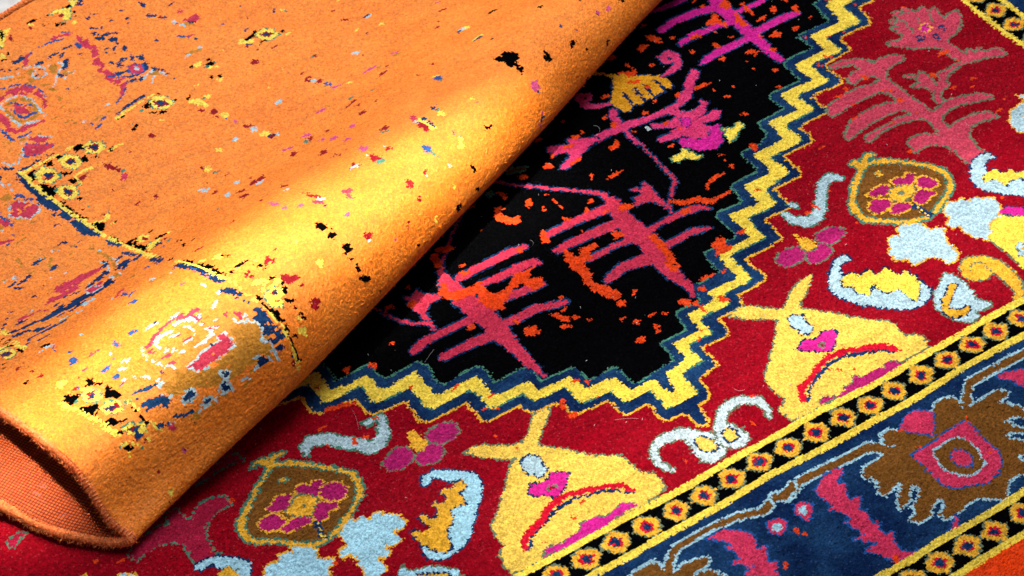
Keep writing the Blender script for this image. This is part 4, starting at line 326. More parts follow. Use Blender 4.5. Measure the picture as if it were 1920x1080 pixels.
('small_diamond_motif','',[['C',['BL',2],[[741,1070,755,1068,764,1052,751,1036,737,1038,728,1051]]],['LB',0,[[752,1047,748,1048,744,1045,743,1049,741,1053,742,1054,745,1058,747,1062,751,1062,752,1055,752,1053]]]]),
('small_diamond_motif','',[['LB',0,[['L',733,1012,5,749,1022,5,763,1022,6,773,1008,6,774,986,4],['L',755,1008,5,738,992,3]]],['B',0,[[769,1006,766,1003,760,1006,755,1006,753,1012,753,1019,755,1024,763,1019,766,1021,771,1017,771,1008]]],['B',0,[[732,992,730,993,729,992,728,993,726,995,726,997,727,999,730,999,731,997,732,995,733,993]]]]),
('guard_border_fragment','',[['N',0,[['L',615,969,3,650,969,7,691,971,8,714,969,3]]],['Y',0,[['L',614,960,6,632,956,5],['L',626,962,4,649,959,5,681,959,6,713,958,6]]],['K',0,[[629,950,626,948,620,950,619,951,614,953,612,955,613,957,617,956,622,955,626,954,625,953]]]]),
('diamond_motif','',[['Y',['T',1.2],[[690,946,713,951,729,931,724,905,700,901,685,921]]],['R',0,[[715,916,712,909,701,913,692,918,693,925,696,934,700,941,706,938,714,934,716,930,715,921]]],['N',0,[[712,919,710,915,703,918,698,920,698,925,700,930,702,935,706,933,711,931,713,928,712,923]]],['K',0,[[689,932,682,933,678,931,672,933,670,938,673,945,678,947,682,947,687,949,689,943,690,937]]],['K',0,[[694,897,692,895,688,893,685,897,680,900,681,902,682,906,687,905,690,903,692,902,696,899]]],['K',0,[[678,908,676,907,674,907,670,909,669,913,669,916,669,919,671,920,677,915,677,914,679,910]]],['K',0,[[735,909,734,908,732,906,731,909,731,911,731,912,732,914,735,915,737,914,739,914,736,911]]],['K',0,[[701,953,700,953,698,953,695,955,696,956,695,958,696,960,699,960,701,959,702,956,702,954]]],['K',0,[[726,948,725,947,722,950,719,953,718,956,717,957,717,959,720,956,722,955,724,953,727,949]]]]),
('diamond_motif','',[['T',0,[[667,932,665,932,662,933,660,934,657,940,657,941,661,941,661,941,665,940,666,938,668,934]]]]),
('fleck','',[['N',0,[[892,1196,889,1197,887,1200,886,1206,888,1214,890,1217,892,1217,895,1217,895,1212,897,1204,894,1199]]]]),
('fleck','',[['N',0,[[888,1159,886,1159,882,1159,880,1163,875,1167,875,1174,879,1174,880,1174,884,1172,888,1167,890,1162]]]]),
('fleck','',[['N',0,[[847,1219,845,1219,846,1224,846,1226,847,1230,849,1230,851,1230,853,1231,852,1226,853,1224,850,1222]]]]),
('fleck','',[['N',0,[[790,1260,790,1258,784,1255,778,1255,773,1256,774,1258,777,1260,778,1263,782,1262,784,1262,791,1261]]]]),
('fleck','',[['N',0,[[806,1255,803,1255,800,1257,798,1259,794,1262,796,1263,796,1266,799,1265,801,1262,803,1261,804,1258]]]]),
('fleck','',[['N',0,[[816,1215,817,1213,812,1213,809,1216,804,1218,806,1218,805,1221,809,1220,812,1220,816,1217,817,1216]]]]),
('fleck','',[['N',0,[[837,1195,833,1192,833,1193,832,1195,833,1198,834,1200,837,1201,840,1201,841,1201,842,1199,839,1196]]]]),
('fleck','',[['N',0,[[837,1179,835,1181,833,1182,830,1183,829,1186,829,1187,830,1189,832,1188,834,1186,835,1185,837,1182]]]]),
('fleck','',[['N',0,[[944,1158,943,1156,940,1157,934,1157,932,1157,930,1160,932,1161,934,1161,937,1162,941,1160,945,1160]]]]),
('fleck','',[['N',0,[[1033,1039,1031,1039,1028,1041,1027,1043,1025,1044,1025,1047,1027,1047,1027,1048,1031,1047,1032,1044,1034,1040]]]]),
('fleck','',[['N',0,[[902,1135,901,1135,898,1135,897,1137,895,1139,896,1140,897,1142,899,1141,901,1141,902,1139,902,1136]]]]),
('fleck','',[['N',0,[[841,1089,838,1091,836,1092,835,1092,832,1095,832,1098,832,1099,834,1099,838,1096,839,1093,841,1091]]]]),
('fleck','',[['N',0,[[900,1033,899,1033,896,1034,894,1038,894,1039,893,1041,893,1042,894,1042,896,1040,900,1036,900,1034]]]]),
('fleck','',[['N',0,[[987,978,983,973,982,975,980,977,979,979,980,983,982,983,985,986,987,983,987,983,989,980]]]]),
('fleck','',[['N',0,[[778,969,777,968,776,966,774,964,772,966,772,966,771,968,773,971,776,972,778,971,780,972]]]]),
('fleck','',[['N',0,[[1015,1005,1013,1003,1011,1001,1011,1002,1010,1003,1013,1006,1014,1007,1016,1008,1017,1009,1019,1010,1018,1008]]]]),
('fleck','',[['N',0,[[887,923,886,922,885,922,884,923,884,924,884,925,885,926,886,926,886,926,887,924,888,924]]]]),
('fleck','',[['C',0,[[921,1106,933,1098,953,1098,946,1083,934,1078,927,1087]]],['N',0,[[938,1075,934,1077,928,1082,925,1086,921,1091,920,1094,921,1096,922,1097,930,1091,933,1086,938,1078]]],['B',0,[[928,1074,925,1072,918,1081,913,1085,905,1092,906,1098,909,1097,912,1096,917,1096,923,1085,928,1079]]],['LB',0,[['L',904,1117,4,904,1100,4,910,1086,3]]]]),
('fleck','',[['C',0,[[942,1124,938,1124,936,1120,934,1125,929,1128,929,1131,932,1132,934,1134,938,1132,940,1129,942,1126]]]]),
('fleck','',[['C',0,[[905,1050,903,1049,898,1049,895,1051,890,1053,889,1056,889,1058,893,1060,899,1056,904,1055,904,1052]]]]),
('fleck','',[['C',0,[[904,1104,902,1103,902,1103,900,1105,898,1107,899,1109,900,1109,902,1109,903,1110,904,1107,904,1105]]]]),
('fleck','',[['C',0,[[758,927,757,927,756,927,753,929,753,930,754,931,754,932,754,931,756,931,757,930,757,928]]]]),
('fleck','',[['BL',0,[[894,1052,887,1058,883,1059,880,1062,873,1071,873,1074,877,1074,880,1074,882,1070,886,1064,894,1055]]]]),
('fleck','',[['BL',0,[[972,1026,970,1026,969,1026,967,1028,965,1031,964,1034,966,1034,968,1033,970,1032,971,1030,971,1029]]]]),
('fleck','',[['B',0,[[889,1045,886,1048,885,1046,878,1054,875,1059,878,1059,876,1062,878,1062,884,1057,888,1051,892,1045]]]]),
('fleck','',[['B',0,[[863,1007,861,1005,856,1001,850,1002,848,1008,844,1009,848,1016,853,1014,857,1015,862,1014,868,1010]]]]),
('fleck','',[['B',0,[[879,1001,877,996,874,996,868,999,867,1002,866,1004,865,1007,869,1008,873,1009,879,1008,883,1003]]]]),
('fleck','',[['LB',0,[[855,1003,849,1002,843,1002,839,1001,834,1003,832,1004,830,1005,835,1005,841,1007,845,1007,852,1006]]]]),
('fleck','',[['LB',0,[[885,1005,882,1005,881,1005,880,1007,879,1007,878,1011,880,1012,883,1013,884,1011,885,1009,884,1007]]]]),
('fleck','',[['LB',0,[[748,728,743,726,739,724,737,725,734,727,732,728,732,732,736,736,739,735,746,733,744,730]]]]),
('fleck','',[['LB',0,[[784,719,781,715,778,718,774,717,774,723,775,729,781,730,783,731,786,732,789,728,789,725]]]]),
('fleck','',[['LB',0,[[545,1033,543,1032,542,1030,539,1033,536,1034,534,1036,537,1037,538,1038,541,1037,543,1037,547,1036]]]]),
('fleck','',[['LB',0,[[571,1007,566,1006,563,1006,559,1005,555,1007,556,1008,556,1009,558,1011,561,1010,566,1009,569,1008]]]]),
('fleck','',[['LB',0,[[630,1006,626,1004,625,1002,622,1002,618,1002,617,1003,616,1005,620,1006,623,1007,627,1007,628,1007]]]]),
('fleck','',[['R',0,[[894,1143,893,1142,890,1144,889,1145,889,1147,888,1149,890,1151,891,1152,894,1152,895,1148,896,1147]]]]),
('fleck','',[['R',0,[[926,882,922,880,918,876,914,878,913,882,915,888,919,891,922,891,925,893,926,889,927,883]]]]),
('fleck','',[['R',0,[[750,840,749,839,745,840,743,841,743,845,741,849,743,851,745,852,748,850,751,845,753,843]]]]),
('fleck','',[['R',0,[[769,816,765,814,762,814,756,815,751,821,753,826,756,826,759,831,765,828,767,825,770,820]]]]),
('fleck','',[['R',0,[[760,803,756,804,754,803,752,805,752,807,753,809,752,812,755,813,757,809,758,808,759,806]]]]),
('fleck','',[['R',0,[[788,734,784,731,780,734,776,735,771,742,771,744,774,745,776,750,782,746,785,741,789,738]]]]),
('fleck','',[['R',0,[[635,858,629,856,626,862,624,865,620,866,620,872,625,873,627,872,631,871,632,869,634,865]]]]),
('guard_border_fragment','',[['Y',0,[[944,966,963,961,974,944,965,934,944,953]]],['K',0,[[988,954,993,951,979,949,973,949,966,952,959,954,958,957,972,959,978,961,984,960,993,957]]],['K',0,[[993,957,990,953,988,955,984,955,986,960,983,964,988,964,991,967,992,966,994,963,993,960]]],['N',0,[[957,933,955,933,952,934,950,935,948,940,948,942,947,947,951,944,955,942,957,938,959,933]]],['R',0,[[949,933,948,933,946,934,946,935,944,936,944,938,945,938,947,940,948,939,950,937,949,935]]]]),
('guard_border_fragment','',[['Y',0,[[850,966,847,961,840,959,835,962,829,962,827,967,830,970,833,972,840,974,848,972,847,968]]],['Y',0,[[863,927,858,929,854,932,850,936,846,941,844,947,848,945,850,946,854,944,859,937,862,930]]],['K',0,[[869,944,870,940,860,940,855,943,845,949,847,952,843,958,854,954,861,953,866,950,869,946]]],['K',0,[[869,957,867,955,864,957,861,959,860,961,862,964,862,967,864,969,867,965,871,962,872,957]]],['K',0,[[828,970,830,968,826,968,822,965,821,967,820,968,819,969,821,971,823,973,829,974,830,971]]],['T',0,[[856,937,854,936,850,940,845,946,843,949,843,951,844,952,846,953,850,949,854,943,855,940]]],['T',0,[[873,940,871,940,869,938,868,941,867,942,867,945,870,948,871,948,873,947,874,945,874,943]]]]),
('fleck','',[['K',0,[[833,911,830,909,829,909,826,910,827,913,827,916,829,917,832,921,833,918,833,916,834,915]]]]),
('fleck','',[['K',0,[[845,900,843,898,842,901,840,900,840,904,839,907,841,906,844,909,845,907,847,906,847,902]]]]),
('fleck','',[['K',0,[[764,900,763,896,760,893,755,892,752,889,748,889,750,893,749,894,754,898,760,900,764,902]]]]),
('fleck','',[['K',0,[[786,905,784,905,783,906,782,907,780,908,781,909,782,910,783,911,785,910,785,908,785,906]]]]),
('fleck','',[['K',0,[[624,905,621,905,614,899,616,905,612,904,619,911,620,913,624,917,627,917,628,913,626,911]]]]),
('fleck','',[['K',0,[[615,904,613,904,611,904,609,903,608,905,610,909,611,911,614,912,616,913,618,910,616,907]]]]),
('fleck','',[['Y',0,[[841,890,838,888,836,886,832,889,832,893,831,897,833,901,837,899,841,898,842,896,843,891]]]]),
('fleck','',[['Y',0,[[767,846,760,846,755,857,752,860,750,869,746,883,751,888,759,884,768,879,766,868,768,858]]]]),
('fleck','',[['Y',0,[[787,866,783,866,778,863,778,866,777,871,775,876,780,876,782,880,786,876,787,872,790,870]]]]),
('fleck','',[['Y',0,[[778,793,772,792,769,791,761,795,762,801,763,806,765,808,769,810,774,805,776,802,779,798]]]]),
('fleck','',[['Y',0,[[678,881,676,880,673,880,669,882,667,883,662,886,665,886,666,888,671,887,674,886,675,884]]]]),
('fleck','',[['Y',0,[[905,963,905,962,903,962,902,964,902,966,902,966,903,968,903,968,905,967,906,966,906,964]]]]),
('fleck','',[['Y',0,[[792,914,791,914,789,914,788,914,787,915,789,917,789,918,791,920,792,918,794,917,793,915]]]]),
('fleck','',[['T',0,[[777,870,775,869,774,869,773,870,771,872,772,874,773,874,775,877,776,874,778,874,777,871]]]]),
('fleck','',[['T',0,[[624,918,622,919,621,918,620,920,619,921,619,923,620,924,621,923,623,924,623,922,623,920]]]]),
('fleck','',[['BL',0,[[771,787,770,786,766,787,760,788,760,789,758,791,760,792,762,793,765,792,767,791,770,789]]]]),
('fleck','',[['BL',0,[[572,984,569,984,567,986,565,987,565,990,563,992,565,994,568,992,570,993,571,991,572,988]]]]),
('fleck','',[['BL',0,[[601,981,607,979,596,980,592,979,584,981,578,984,582,986,588,986,593,986,601,985,606,983]]]]),
('fleck','',[['BL',0,[[579,972,582,970,575,970,568,971,564,972,560,974,564,975,565,975,569,977,575,974,578,974]]]]),
('fleck','',[['M',0,[[773,767,774,764,770,764,768,767,769,770,767,772,769,774,771,775,774,773,775,770,777,767]]]]),
('brown_scrap','',[['B',0,[[603,988,603,986,597,986,584,989,578,990,574,993,570,995,577,996,587,995,595,992,607,990]]]]),
('brown_scrap','',[['B',0,[[551,1031,548,1029,543,1031,541,1031,537,1033,534,1035,536,1038,539,1037,543,1037,546,1035,550,1032]]]]),
('brown_scrap','',[['B',0,[[550,1015,548,1013,546,1015,545,1015,544,1017,545,1020,546,1023,547,1021,549,1022,552,1020,551,1018]]]]),
('brown_scrap','',[['B',0,[[540,1063,538,1062,536,1059,534,1060,530,1059,529,1061,531,1063,531,1065,536,1068,537,1066,538,1065]]]]),
('brown_scrap','',[['B',0,[[581,1095,577,1096,575,1096,572,1098,569,1099,572,1103,575,1104,576,1107,579,1105,580,1102,579,1100]]]]),
('brown_scrap','',[['B',0,[[569,1055,567,1053,565,1052,563,1053,559,1053,559,1055,561,1057,561,1058,566,1059,567,1058,567,1056]]]]),
('brown_scrap','',[['B',0,[[570,1077,567,1077,565,1075,563,1075,560,1076,559,1077,560,1080,563,1079,565,1080,567,1080,569,1079]]]]),
('brown_scrap','',[['B',0,[[621,986,620,985,614,984,611,986,606,987,606,988,606,990,610,990,614,992,616,991,619,988]]]]),
('diamond_motif','',[['Y',['T',1.2],[[988,955,1008,957,1023,939,1018,916,997,914,983,932]]],['R',0,[[1014,924,1005,925,1000,925,994,930,994,934,992,944,994,948,1004,948,1008,947,1010,936,1013,931]]],['N',0,[[1009,928,1004,929,1001,929,997,932,997,934,996,941,997,943,1004,944,1006,943,1007,936,1009,933]]],['K',0,[[991,921,988,919,985,919,979,921,974,923,972,926,976,928,977,930,984,927,987,925,989,925]]],['K',0,[[1037,920,1035,917,1032,914,1028,914,1027,915,1026,916,1026,918,1027,920,1029,920,1034,924,1037,922]]],['K',0,[[972,920,971,919,971,918,967,917,966,918,963,918,965,919,967,921,969,922,971,922,974,921]]],['K',0,[[996,953,995,952,992,953,990,955,990,957,990,959,990,961,993,960,995,958,995,957,996,955]]]]),
('diamond_motif','',[['K',0,[[957,910,955,908,954,908,951,908,953,910,953,911,954,913,955,914,957,914,957,913,957,911]]]]),
('fleck','',[['Y',0,[[1051,902,1043,902,1043,900,1036,901,1032,902,1027,903,1028,905,1028,906,1035,907,1041,905,1051,904]]]]),
('fleck','',[['Y',0,[[1193,756,1191,754,1187,757,1186,759,1182,764,1181,768,1185,769,1188,768,1193,766,1194,761,1193,758]]]]),
('fleck','',[['Y',0,[[1148,794,1143,794,1140,794,1138,794,1131,796,1130,797,1131,799,1135,798,1137,799,1141,797,1148,795]]]]),
('fleck','',[['Y',0,[[998,666,997,666,994,668,994,670,992,674,993,676,993,679,997,678,999,679,1001,672,999,668]]]]),
('fleck','',[['Y',0,[[1089,965,1088,965,1086,966,1084,966,1082,969,1082,972,1082,973,1084,973,1087,970,1088,968,1089,966]]]]),
('fleck','',[['Y',0,[[1191,891,1190,891,1188,891,1186,894,1185,895,1184,899,1186,898,1188,898,1190,897,1191,894,1191,894]]]]),
('fleck','',[['Y',0,[[945,818,944,817,942,816,941,818,941,819,941,821,943,822,944,823,947,824,946,821,947,819]]]]),
('fleck','',[['Y',0,[[953,801,951,800,949,800,947,800,943,801,940,802,943,803,945,803,946,804,949,803,953,802]]]]),
('fleck','',[['Y',0,[[885,796,884,795,882,795,882,796,881,797,882,799,883,800,884,800,885,800,886,799,886,798]]]]),
('fleck','',[['Y',0,[[973,348,970,345,970,351,970,354,969,358,974,364,977,364,980,363,980,359,979,356,979,352]]]]),
('fleck','',[['Y',0,[[954,279,952,277,946,273,944,274,946,279,944,280,949,282,953,287,955,286,957,285,958,282]]]]),
('fleck','',[['Y',0,[[1045,335,1045,337,1044,340,1046,345,1047,349,1048,350,1050,353,1050,350,1049,344,1048,340,1046,338]]]]),
('fleck','',[['R',0,[[990,891,991,889,985,887,981,886,978,890,977,891,975,893,979,894,982,895,987,895,994,894]]]]),
('fleck','',[['R',0,[[1163,878,1161,877,1159,877,1157,878,1154,878,1155,879,1155,881,1157,882,1159,882,1161,881,1163,880]]]]),
('fleck','',[['R',0,[[1156,833,1152,832,1149,834,1147,837,1145,841,1143,844,1146,846,1148,848,1152,845,1155,838,1155,837]]]]),
('fleck','',[['R',0,[[1022,801,1020,800,1017,798,1014,796,1012,799,1010,803,1012,805,1015,808,1020,808,1022,806,1023,804]]]]),
('fleck','',[['R',0,[[1087,723,1087,723,1085,723,1082,721,1081,722,1078,722,1080,723,1081,724,1082,724,1085,724,1087,724]]]]),
('fleck','',[['R',0,[[1064,627,1059,624,1054,623,1051,623,1044,626,1047,628,1048,630,1047,634,1054,633,1058,631,1061,629]]]]),
('fleck','',[['R',0,[[1085,641,1084,641,1080,638,1077,638,1075,640,1073,641,1072,643,1076,643,1080,644,1086,644,1085,643]]]]),
('fleck','',[['R',0,[[965,780,965,779,961,779,958,779,953,780,952,780,950,781,955,781,957,782,962,781,966,780]]]]),
('fleck','',[['R',0,[[958,753,955,748,950,749,947,752,951,757,950,765,954,764,959,765,963,766,963,759,962,753]]]]),
('fleck','',[['R',0,[[973,731,971,729,968,727,963,731,960,734,956,737,960,738,961,740,966,738,971,738,972,735]]]]),
('fleck','',[['R',0,[[958,608,954,606,948,605,941,604,934,604,930,605,932,610,940,611,947,612,949,613,957,612]]]]),
('fleck','',[['R',0,[[948,578,947,577,944,578,942,581,942,583,941,587,943,588,944,588,947,587,948,585,948,581]]]]),
('fleck','',[['R',0,[[924,530,921,529,919,526,915,533,914,537,915,542,917,545,919,550,923,547,924,539,926,533]]]]),
('fleck','',[['R',0,[[965,541,963,539,963,541,961,542,961,545,964,549,966,550,968,552,968,550,968,548,967,545]]]]),
('fleck','',[['R',0,[[1310,681,1305,679,1302,679,1297,679,1289,680,1289,683,1287,684,1294,686,1301,685,1304,684,1306,683]]]]),
('fleck','',[['R',0,[[1257,652,1257,650,1255,650,1252,652,1252,653,1252,654,1252,656,1254,655,1255,656,1258,654,1257,653]]]]),
('fleck','',[['R',0,[[1244,639,1242,636,1237,636,1233,637,1229,636,1229,638,1232,641,1232,642,1235,643,1240,642,1243,640]]]]),
('fleck','',[['R',0,[[1190,634,1189,634,1188,633,1187,633,1186,633,1185,634,1186,634,1187,635,1188,635,1189,635,1190,635]]]]),
('fleck','',[['R',0,[[1113,518,1113,517,1111,517,1110,519,1110,521,1112,526,1113,528,1115,528,1116,524,1116,522,1115,519]]]]),
('fleck','',[['R',0,[[1066,521,1063,516,1063,518,1062,520,1061,522,1064,525,1066,528,1068,529,1069,529,1068,524,1067,523]]]]),
('fleck','',[['R',0,[[854,572,853,569,851,570,849,571,845,574,847,575,848,578,850,580,854,580,854,577,855,573]]]]),
('fleck','',[['R',0,[[852,647,852,646,851,648,850,650,849,652,848,655,850,654,851,653,852,651,852,650,852,648]]]]),
('fleck','',[['R',0,[[822,587,819,585,818,587,815,588,812,592,815,597,814,601,817,601,822,600,825,593,826,589]]]]),
('fleck','',[['R',0,[[927,873,925,871,923,872,923,875,921,877,922,880,923,882,925,881,927,880,927,879,928,876]]]]),
('fleck','',[['N',0,[[1196,805,1196,802,1191,805,1185,804,1180,807,1176,811,1183,811,1186,811,1188,811,1197,808,1194,807]]],['LB',0,[[1196,800,1194,800,1191,800,1187,801,1181,804,1180,805,1182,806,1186,806,1189,805,1194,804,1199,801]]]]),
('fleck','',[['LB',0,[[1259,561,1253,557,1248,561,1242,563,1243,567,1238,571,1241,578,1248,575,1254,574,1255,568,1261,564]]],['Y',0,[[1257,556,1253,555,1251,558,1248,561,1252,568,1252,572,1255,573,1256,573,1261,572,1260,569,1260,562]]],['N',0,[[1235,559,1234,560,1229,559,1230,563,1231,568,1233,573,1236,576,1236,574,1238,572,1241,569,1237,563]]]]),
('fleck','',[['Y',0,[['L',1214,497,7,1236,493,8]]],['N',0,[['L',1212,493,6,1234,490,6]]]]),
('fleck','',[['BL',0,[[1072,455,1072,450,1063,452,1056,451,1059,459,1058,463,1060,467,1068,475,1071,470,1074,463,1077,461]]],['T',0,[[1063,441,1062,440,1059,442,1059,445,1058,449,1059,452,1061,453,1062,452,1065,450,1066,448,1064,444]]],['Y',0,[[1075,470,1072,468,1069,470,1065,471,1064,475,1064,478,1065,480,1068,481,1071,478,1073,474,1076,472]]]]),
('fleck','',[['N',0,[[980,374,975,369,975,375,972,378,974,383,976,389,978,390,981,388,983,385,985,382,982,376]]],['T',0,[[981,366,979,364,975,364,975,365,973,369,974,373,976,373,979,373,982,373,981,370,983,366]]]]),
('fleck','',[['C',0,[[936,384,932,380,928,384,922,385,922,387,926,392,930,400,935,402,938,398,940,396,940,390]]],['LB',0,[[929,373,926,373,925,374,922,376,922,380,921,384,922,385,926,382,927,381,929,380,930,377]]],['R',0,[[919,370,933,376,931,347,927,339,919,339]]],['Y',0,[['L',936,380,8,933,336,8]]],['N',0,[['L',941,377,6,941,358,7,940,340,5]]]]),
('fleck','',[['R',0,[[889,418,886,413,882,413,873,416,866,418,870,424,871,429,876,429,881,426,885,425,887,423]]],['T',0,[[881,405,878,404,875,403,868,406,864,411,863,412,865,413,867,416,872,414,875,410,880,408]]]]),
('fleck','',[['BL',0,[[979,703,974,704,972,701,966,707,966,713,964,719,967,722,971,719,977,717,976,712,977,710]]],['B',0,[[969,704,966,706,964,708,963,709,961,712,959,717,961,716,963,714,966,713,966,711,969,706]]]]),
('fleck','',[['N',0,[[801,673,795,672,789,670,785,673,782,675,783,680,785,686,790,686,793,685,796,682,799,679]]],['R',0,[[794,673,791,671,788,673,788,676,787,678,786,683,788,684,791,684,792,680,793,680,793,676]]],['LB',0,[[805,669,802,668,801,668,798,670,799,673,800,676,800,677,803,677,806,679,806,675,807,673]]],['Y',0,[[792,685,788,688,782,687,780,694,776,699,777,707,782,703,786,703,789,705,794,697,796,692]]]]),
('fleck','',[['N',0,[[1071,977,1069,975,1066,972,1064,974,1065,977,1066,980,1068,982,1071,983,1072,982,1074,982,1073,979]]]]),
('fleck','',[['N',0,[[1147,765,1146,764,1144,764,1143,767,1142,770,1143,770,1143,772,1145,772,1147,770,1148,768,1147,766]]]]),
('fleck','',[['N',0,[[1045,327,1043,325,1041,325,1040,325,1040,328,1041,329,1043,330,1045,331,1047,333,1047,331,1046,329]]]]),
('fleck','',[['N',0,[[956,298,955,298,954,299,954,303,956,305,956,307,958,307,958,306,959,304,958,298,958,297]]]]),
('fleck','',[['N',0,[[1197,757,1197,756,1195,756,1193,757,1192,758,1191,758,1192,760,1194,759,1196,760,1196,758,1198,757]]]]),
('fleck','',[['T',0,[[998,596,997,596,996,596,995,599,995,603,996,605,997,609,998,607,999,604,1000,602,999,598]]]]),
('fleck','',[['T',0,[[965,625,962,624,960,624,956,624,953,624,952,627,952,629,955,630,960,629,963,630,964,627]]]]),
('fleck','',[['T',0,[[955,286,954,288,953,289,953,292,953,292,954,293,955,294,956,293,956,292,957,290,956,289]]]]),
('fleck','',[['T',0,[[811,583,807,578,804,584,803,588,803,593,804,601,808,599,809,604,812,598,814,592,812,589]]]]),
('fleck','',[['T',0,[[1011,799,1010,799,1009,800,1007,801,1005,803,1006,805,1007,806,1008,806,1010,804,1011,802,1012,801]]]]),
('fleck','',[['T',0,[[1089,956,1088,955,1085,954,1084,955,1085,957,1085,959,1086,961,1090,963,1091,961,1092,959,1091,958]]]]),
('fleck','',[['LB',0,[[1086,734,1083,731,1079,735,1074,735,1074,741,1075,742,1073,747,1077,748,1081,744,1087,743,1087,738]]]]),
('fleck','',[['LB',0,[[878,751,873,745,870,742,867,744,863,744,859,744,860,749,865,754,869,753,875,755,874,751]]]]),
('fleck','',[['LB',0,[[962,740,960,738,958,739,955,741,955,744,955,745,956,747,958,749,962,747,962,745,962,742]]]]),
('fleck','',[['M',0,[[1075,663,1068,663,1063,662,1052,664,1041,665,1033,670,1037,671,1050,670,1057,670,1063,668,1069,666]]]]),
('fleck','',[['M',0,[[980,688,981,683,976,685,970,687,966,689,968,693,970,695,971,699,976,696,980,693,985,691]]]]),
('fleck','',[['M',0,[[914,649,909,648,903,645,897,649,893,650,891,652,887,657,890,658,903,656,907,656,911,652]]]]),
('fleck','',[['M',0,[[1131,660,1132,657,1129,657,1119,662,1117,663,1115,665,1116,666,1117,667,1125,665,1127,663,1130,661]]]]),
('fleck','',[['M',0,[[833,606,830,603,820,607,814,609,810,613,813,616,814,618,818,619,823,618,826,615,834,610]]]]),
('fleck','',[['M',0,[[830,518,828,515,825,517,822,520,821,524,821,529,826,533,828,539,831,532,836,531,833,526]]]]),
('fleck','',[['M',0,[[825,551,821,548,817,551,814,551,812,555,810,560,813,562,813,566,818,563,825,561,824,556]]]]),
('fleck','',[['M',0,[[830,471,828,469,823,472,821,475,816,478,820,482,819,490,824,485,828,484,830,481,830,476]]]]),
('fleck','',[['M',0,[[879,514,876,511,870,509,867,513,862,513,865,519,866,520,868,525,872,523,877,524,882,519]]]]),
('fleck','',[['M',0,[[1323,713,1321,712,1318,712,1316,711,1312,712,1309,712,1311,714,1314,715,1316,715,1322,716,1321,715]]]]),
('fleck','',[['B',0,[[1071,652,1071,649,1066,651,1062,650,1061,653,1060,655,1060,658,1064,659,1067,657,1071,658,1074,654]]]]),
('fleck','',[['B',0,[[1133,649,1130,647,1125,649,1121,650,1115,654,1113,657,1119,657,1119,660,1125,659,1128,654,1135,651]]]]),
('fleck','',[['B',0,[[924,651,923,649,917,649,916,648,911,648,908,648,910,649,912,650,916,651,918,651,920,651]]]]),
('fleck','',[['K',0,[[1172,399,1182,400,1189,394,1199,401,1209,399,1211,388,1216,376,1208,359,1193,356,1189,344,1180,329,1172,328,1175,340,1180,352,1172,359,1175,376,1168,388]]]]),
('fleck','',[['K',0,[[1334,549,1333,548,1327,549,1320,551,1318,552,1311,557,1318,558,1321,562,1331,559,1336,556,1341,552]]]]),
('fleck','',[['K',0,[[1236,456,1234,455,1231,454,1228,453,1227,455,1224,457,1226,459,1229,461,1231,460,1236,461,1236,457]]]]),
('fleck','',[['K',0,[[1024,268,1022,268,1020,267,1016,267,1014,270,1012,272,1014,275,1016,277,1021,274,1025,273,1027,269]]]]),
('fleck','',[['K',0,[[1384,447,1383,445,1377,444,1369,446,1371,449,1371,452,1373,455,1376,455,1378,455,1381,454,1385,450]]]]),
('fleck','',[['K',0,[[1523,335,1519,334,1515,334,1512,337,1509,340,1507,342,1507,344,1514,343,1516,344,1519,342,1522,338]]]]),
('fleck','',[['K',0,[[1341,323,1334,320,1329,320,1323,315,1319,320,1319,324,1326,329,1331,335,1333,333,1337,332,1340,330]]]]),
('fleck','',[['K',0,[[1258,326,1258,319,1251,315,1246,312,1247,322,1242,324,1248,335,1256,339,1261,347,1261,336,1262,333]]]]),
('fleck','',[['K',0,[[1442,345,1439,343,1435,340,1435,341,1435,342,1438,346,1441,348,1444,351,1444,350,1446,350,1443,347]]]]),
('fleck','',[['K',0,[[1425,285,1420,281,1416,280,1414,281,1415,284,1417,286,1420,289,1423,289,1426,291,1428,290,1428,287]]]]),
('fleck','',[['K',0,[[1355,298,1357,298,1353,296,1351,297,1348,297,1346,299,1345,300,1348,301,1351,301,1354,302,1355,299]]]]),
('fleck','',[['K',0,[[1347,227,1343,226,1334,233,1332,231,1327,239,1326,242,1328,244,1329,246,1335,245,1337,242,1338,238]]]]),
('fleck','',[['K',0,[[1445,393,1443,394,1442,394,1440,395,1440,396,1440,398,1442,398,1443,398,1444,398,1445,396,1445,395]]]]),
('fleck','',[['M',0,[[1450,343,1448,342,1444,342,1441,342,1443,345,1442,346,1445,349,1447,348,1451,349,1449,347,1449,345]]]]),
('fleck','',[['M',0,[[1480,342,1478,339,1475,337,1468,338,1465,338,1464,341,1467,343,1468,344,1471,347,1474,346,1479,344]]]]),
('fleck','',[['M',0,[[1184,292,1187,285,1177,286,1170,280,1168,285,1163,291,1164,298,1173,304,1180,310,1182,302,1192,301]]]]),
('fleck','',[['M',0,[[1165,239,1162,237,1159,236,1158,237,1157,238,1159,241,1161,242,1164,244,1168,244,1166,241,1167,241]]]]),
('fleck','',[['M',0,[[1155,218,1154,215,1152,214,1148,219,1145,220,1145,223,1145,225,1148,225,1149,227,1151,224,1152,222]]]]),
('fleck','',[['N',0,[[1349,369,1348,369,1343,368,1343,369,1343,371,1342,373,1346,375,1350,378,1352,378,1353,376,1351,373]]]]),
('fleck','',[['N',0,[[1373,341,1370,341,1368,341,1362,342,1362,344,1361,345,1361,346,1363,346,1367,345,1369,345,1372,344]]]]),
('fleck','',[['N',0,[[1181,277,1177,278,1174,278,1173,278,1171,280,1169,282,1172,282,1172,283,1175,282,1179,281,1179,280]]]]),
('fleck','',[['N',0,[[1161,229,1158,226,1155,226,1152,225,1150,227,1153,231,1156,233,1159,236,1161,235,1165,234,1165,232]]]]),
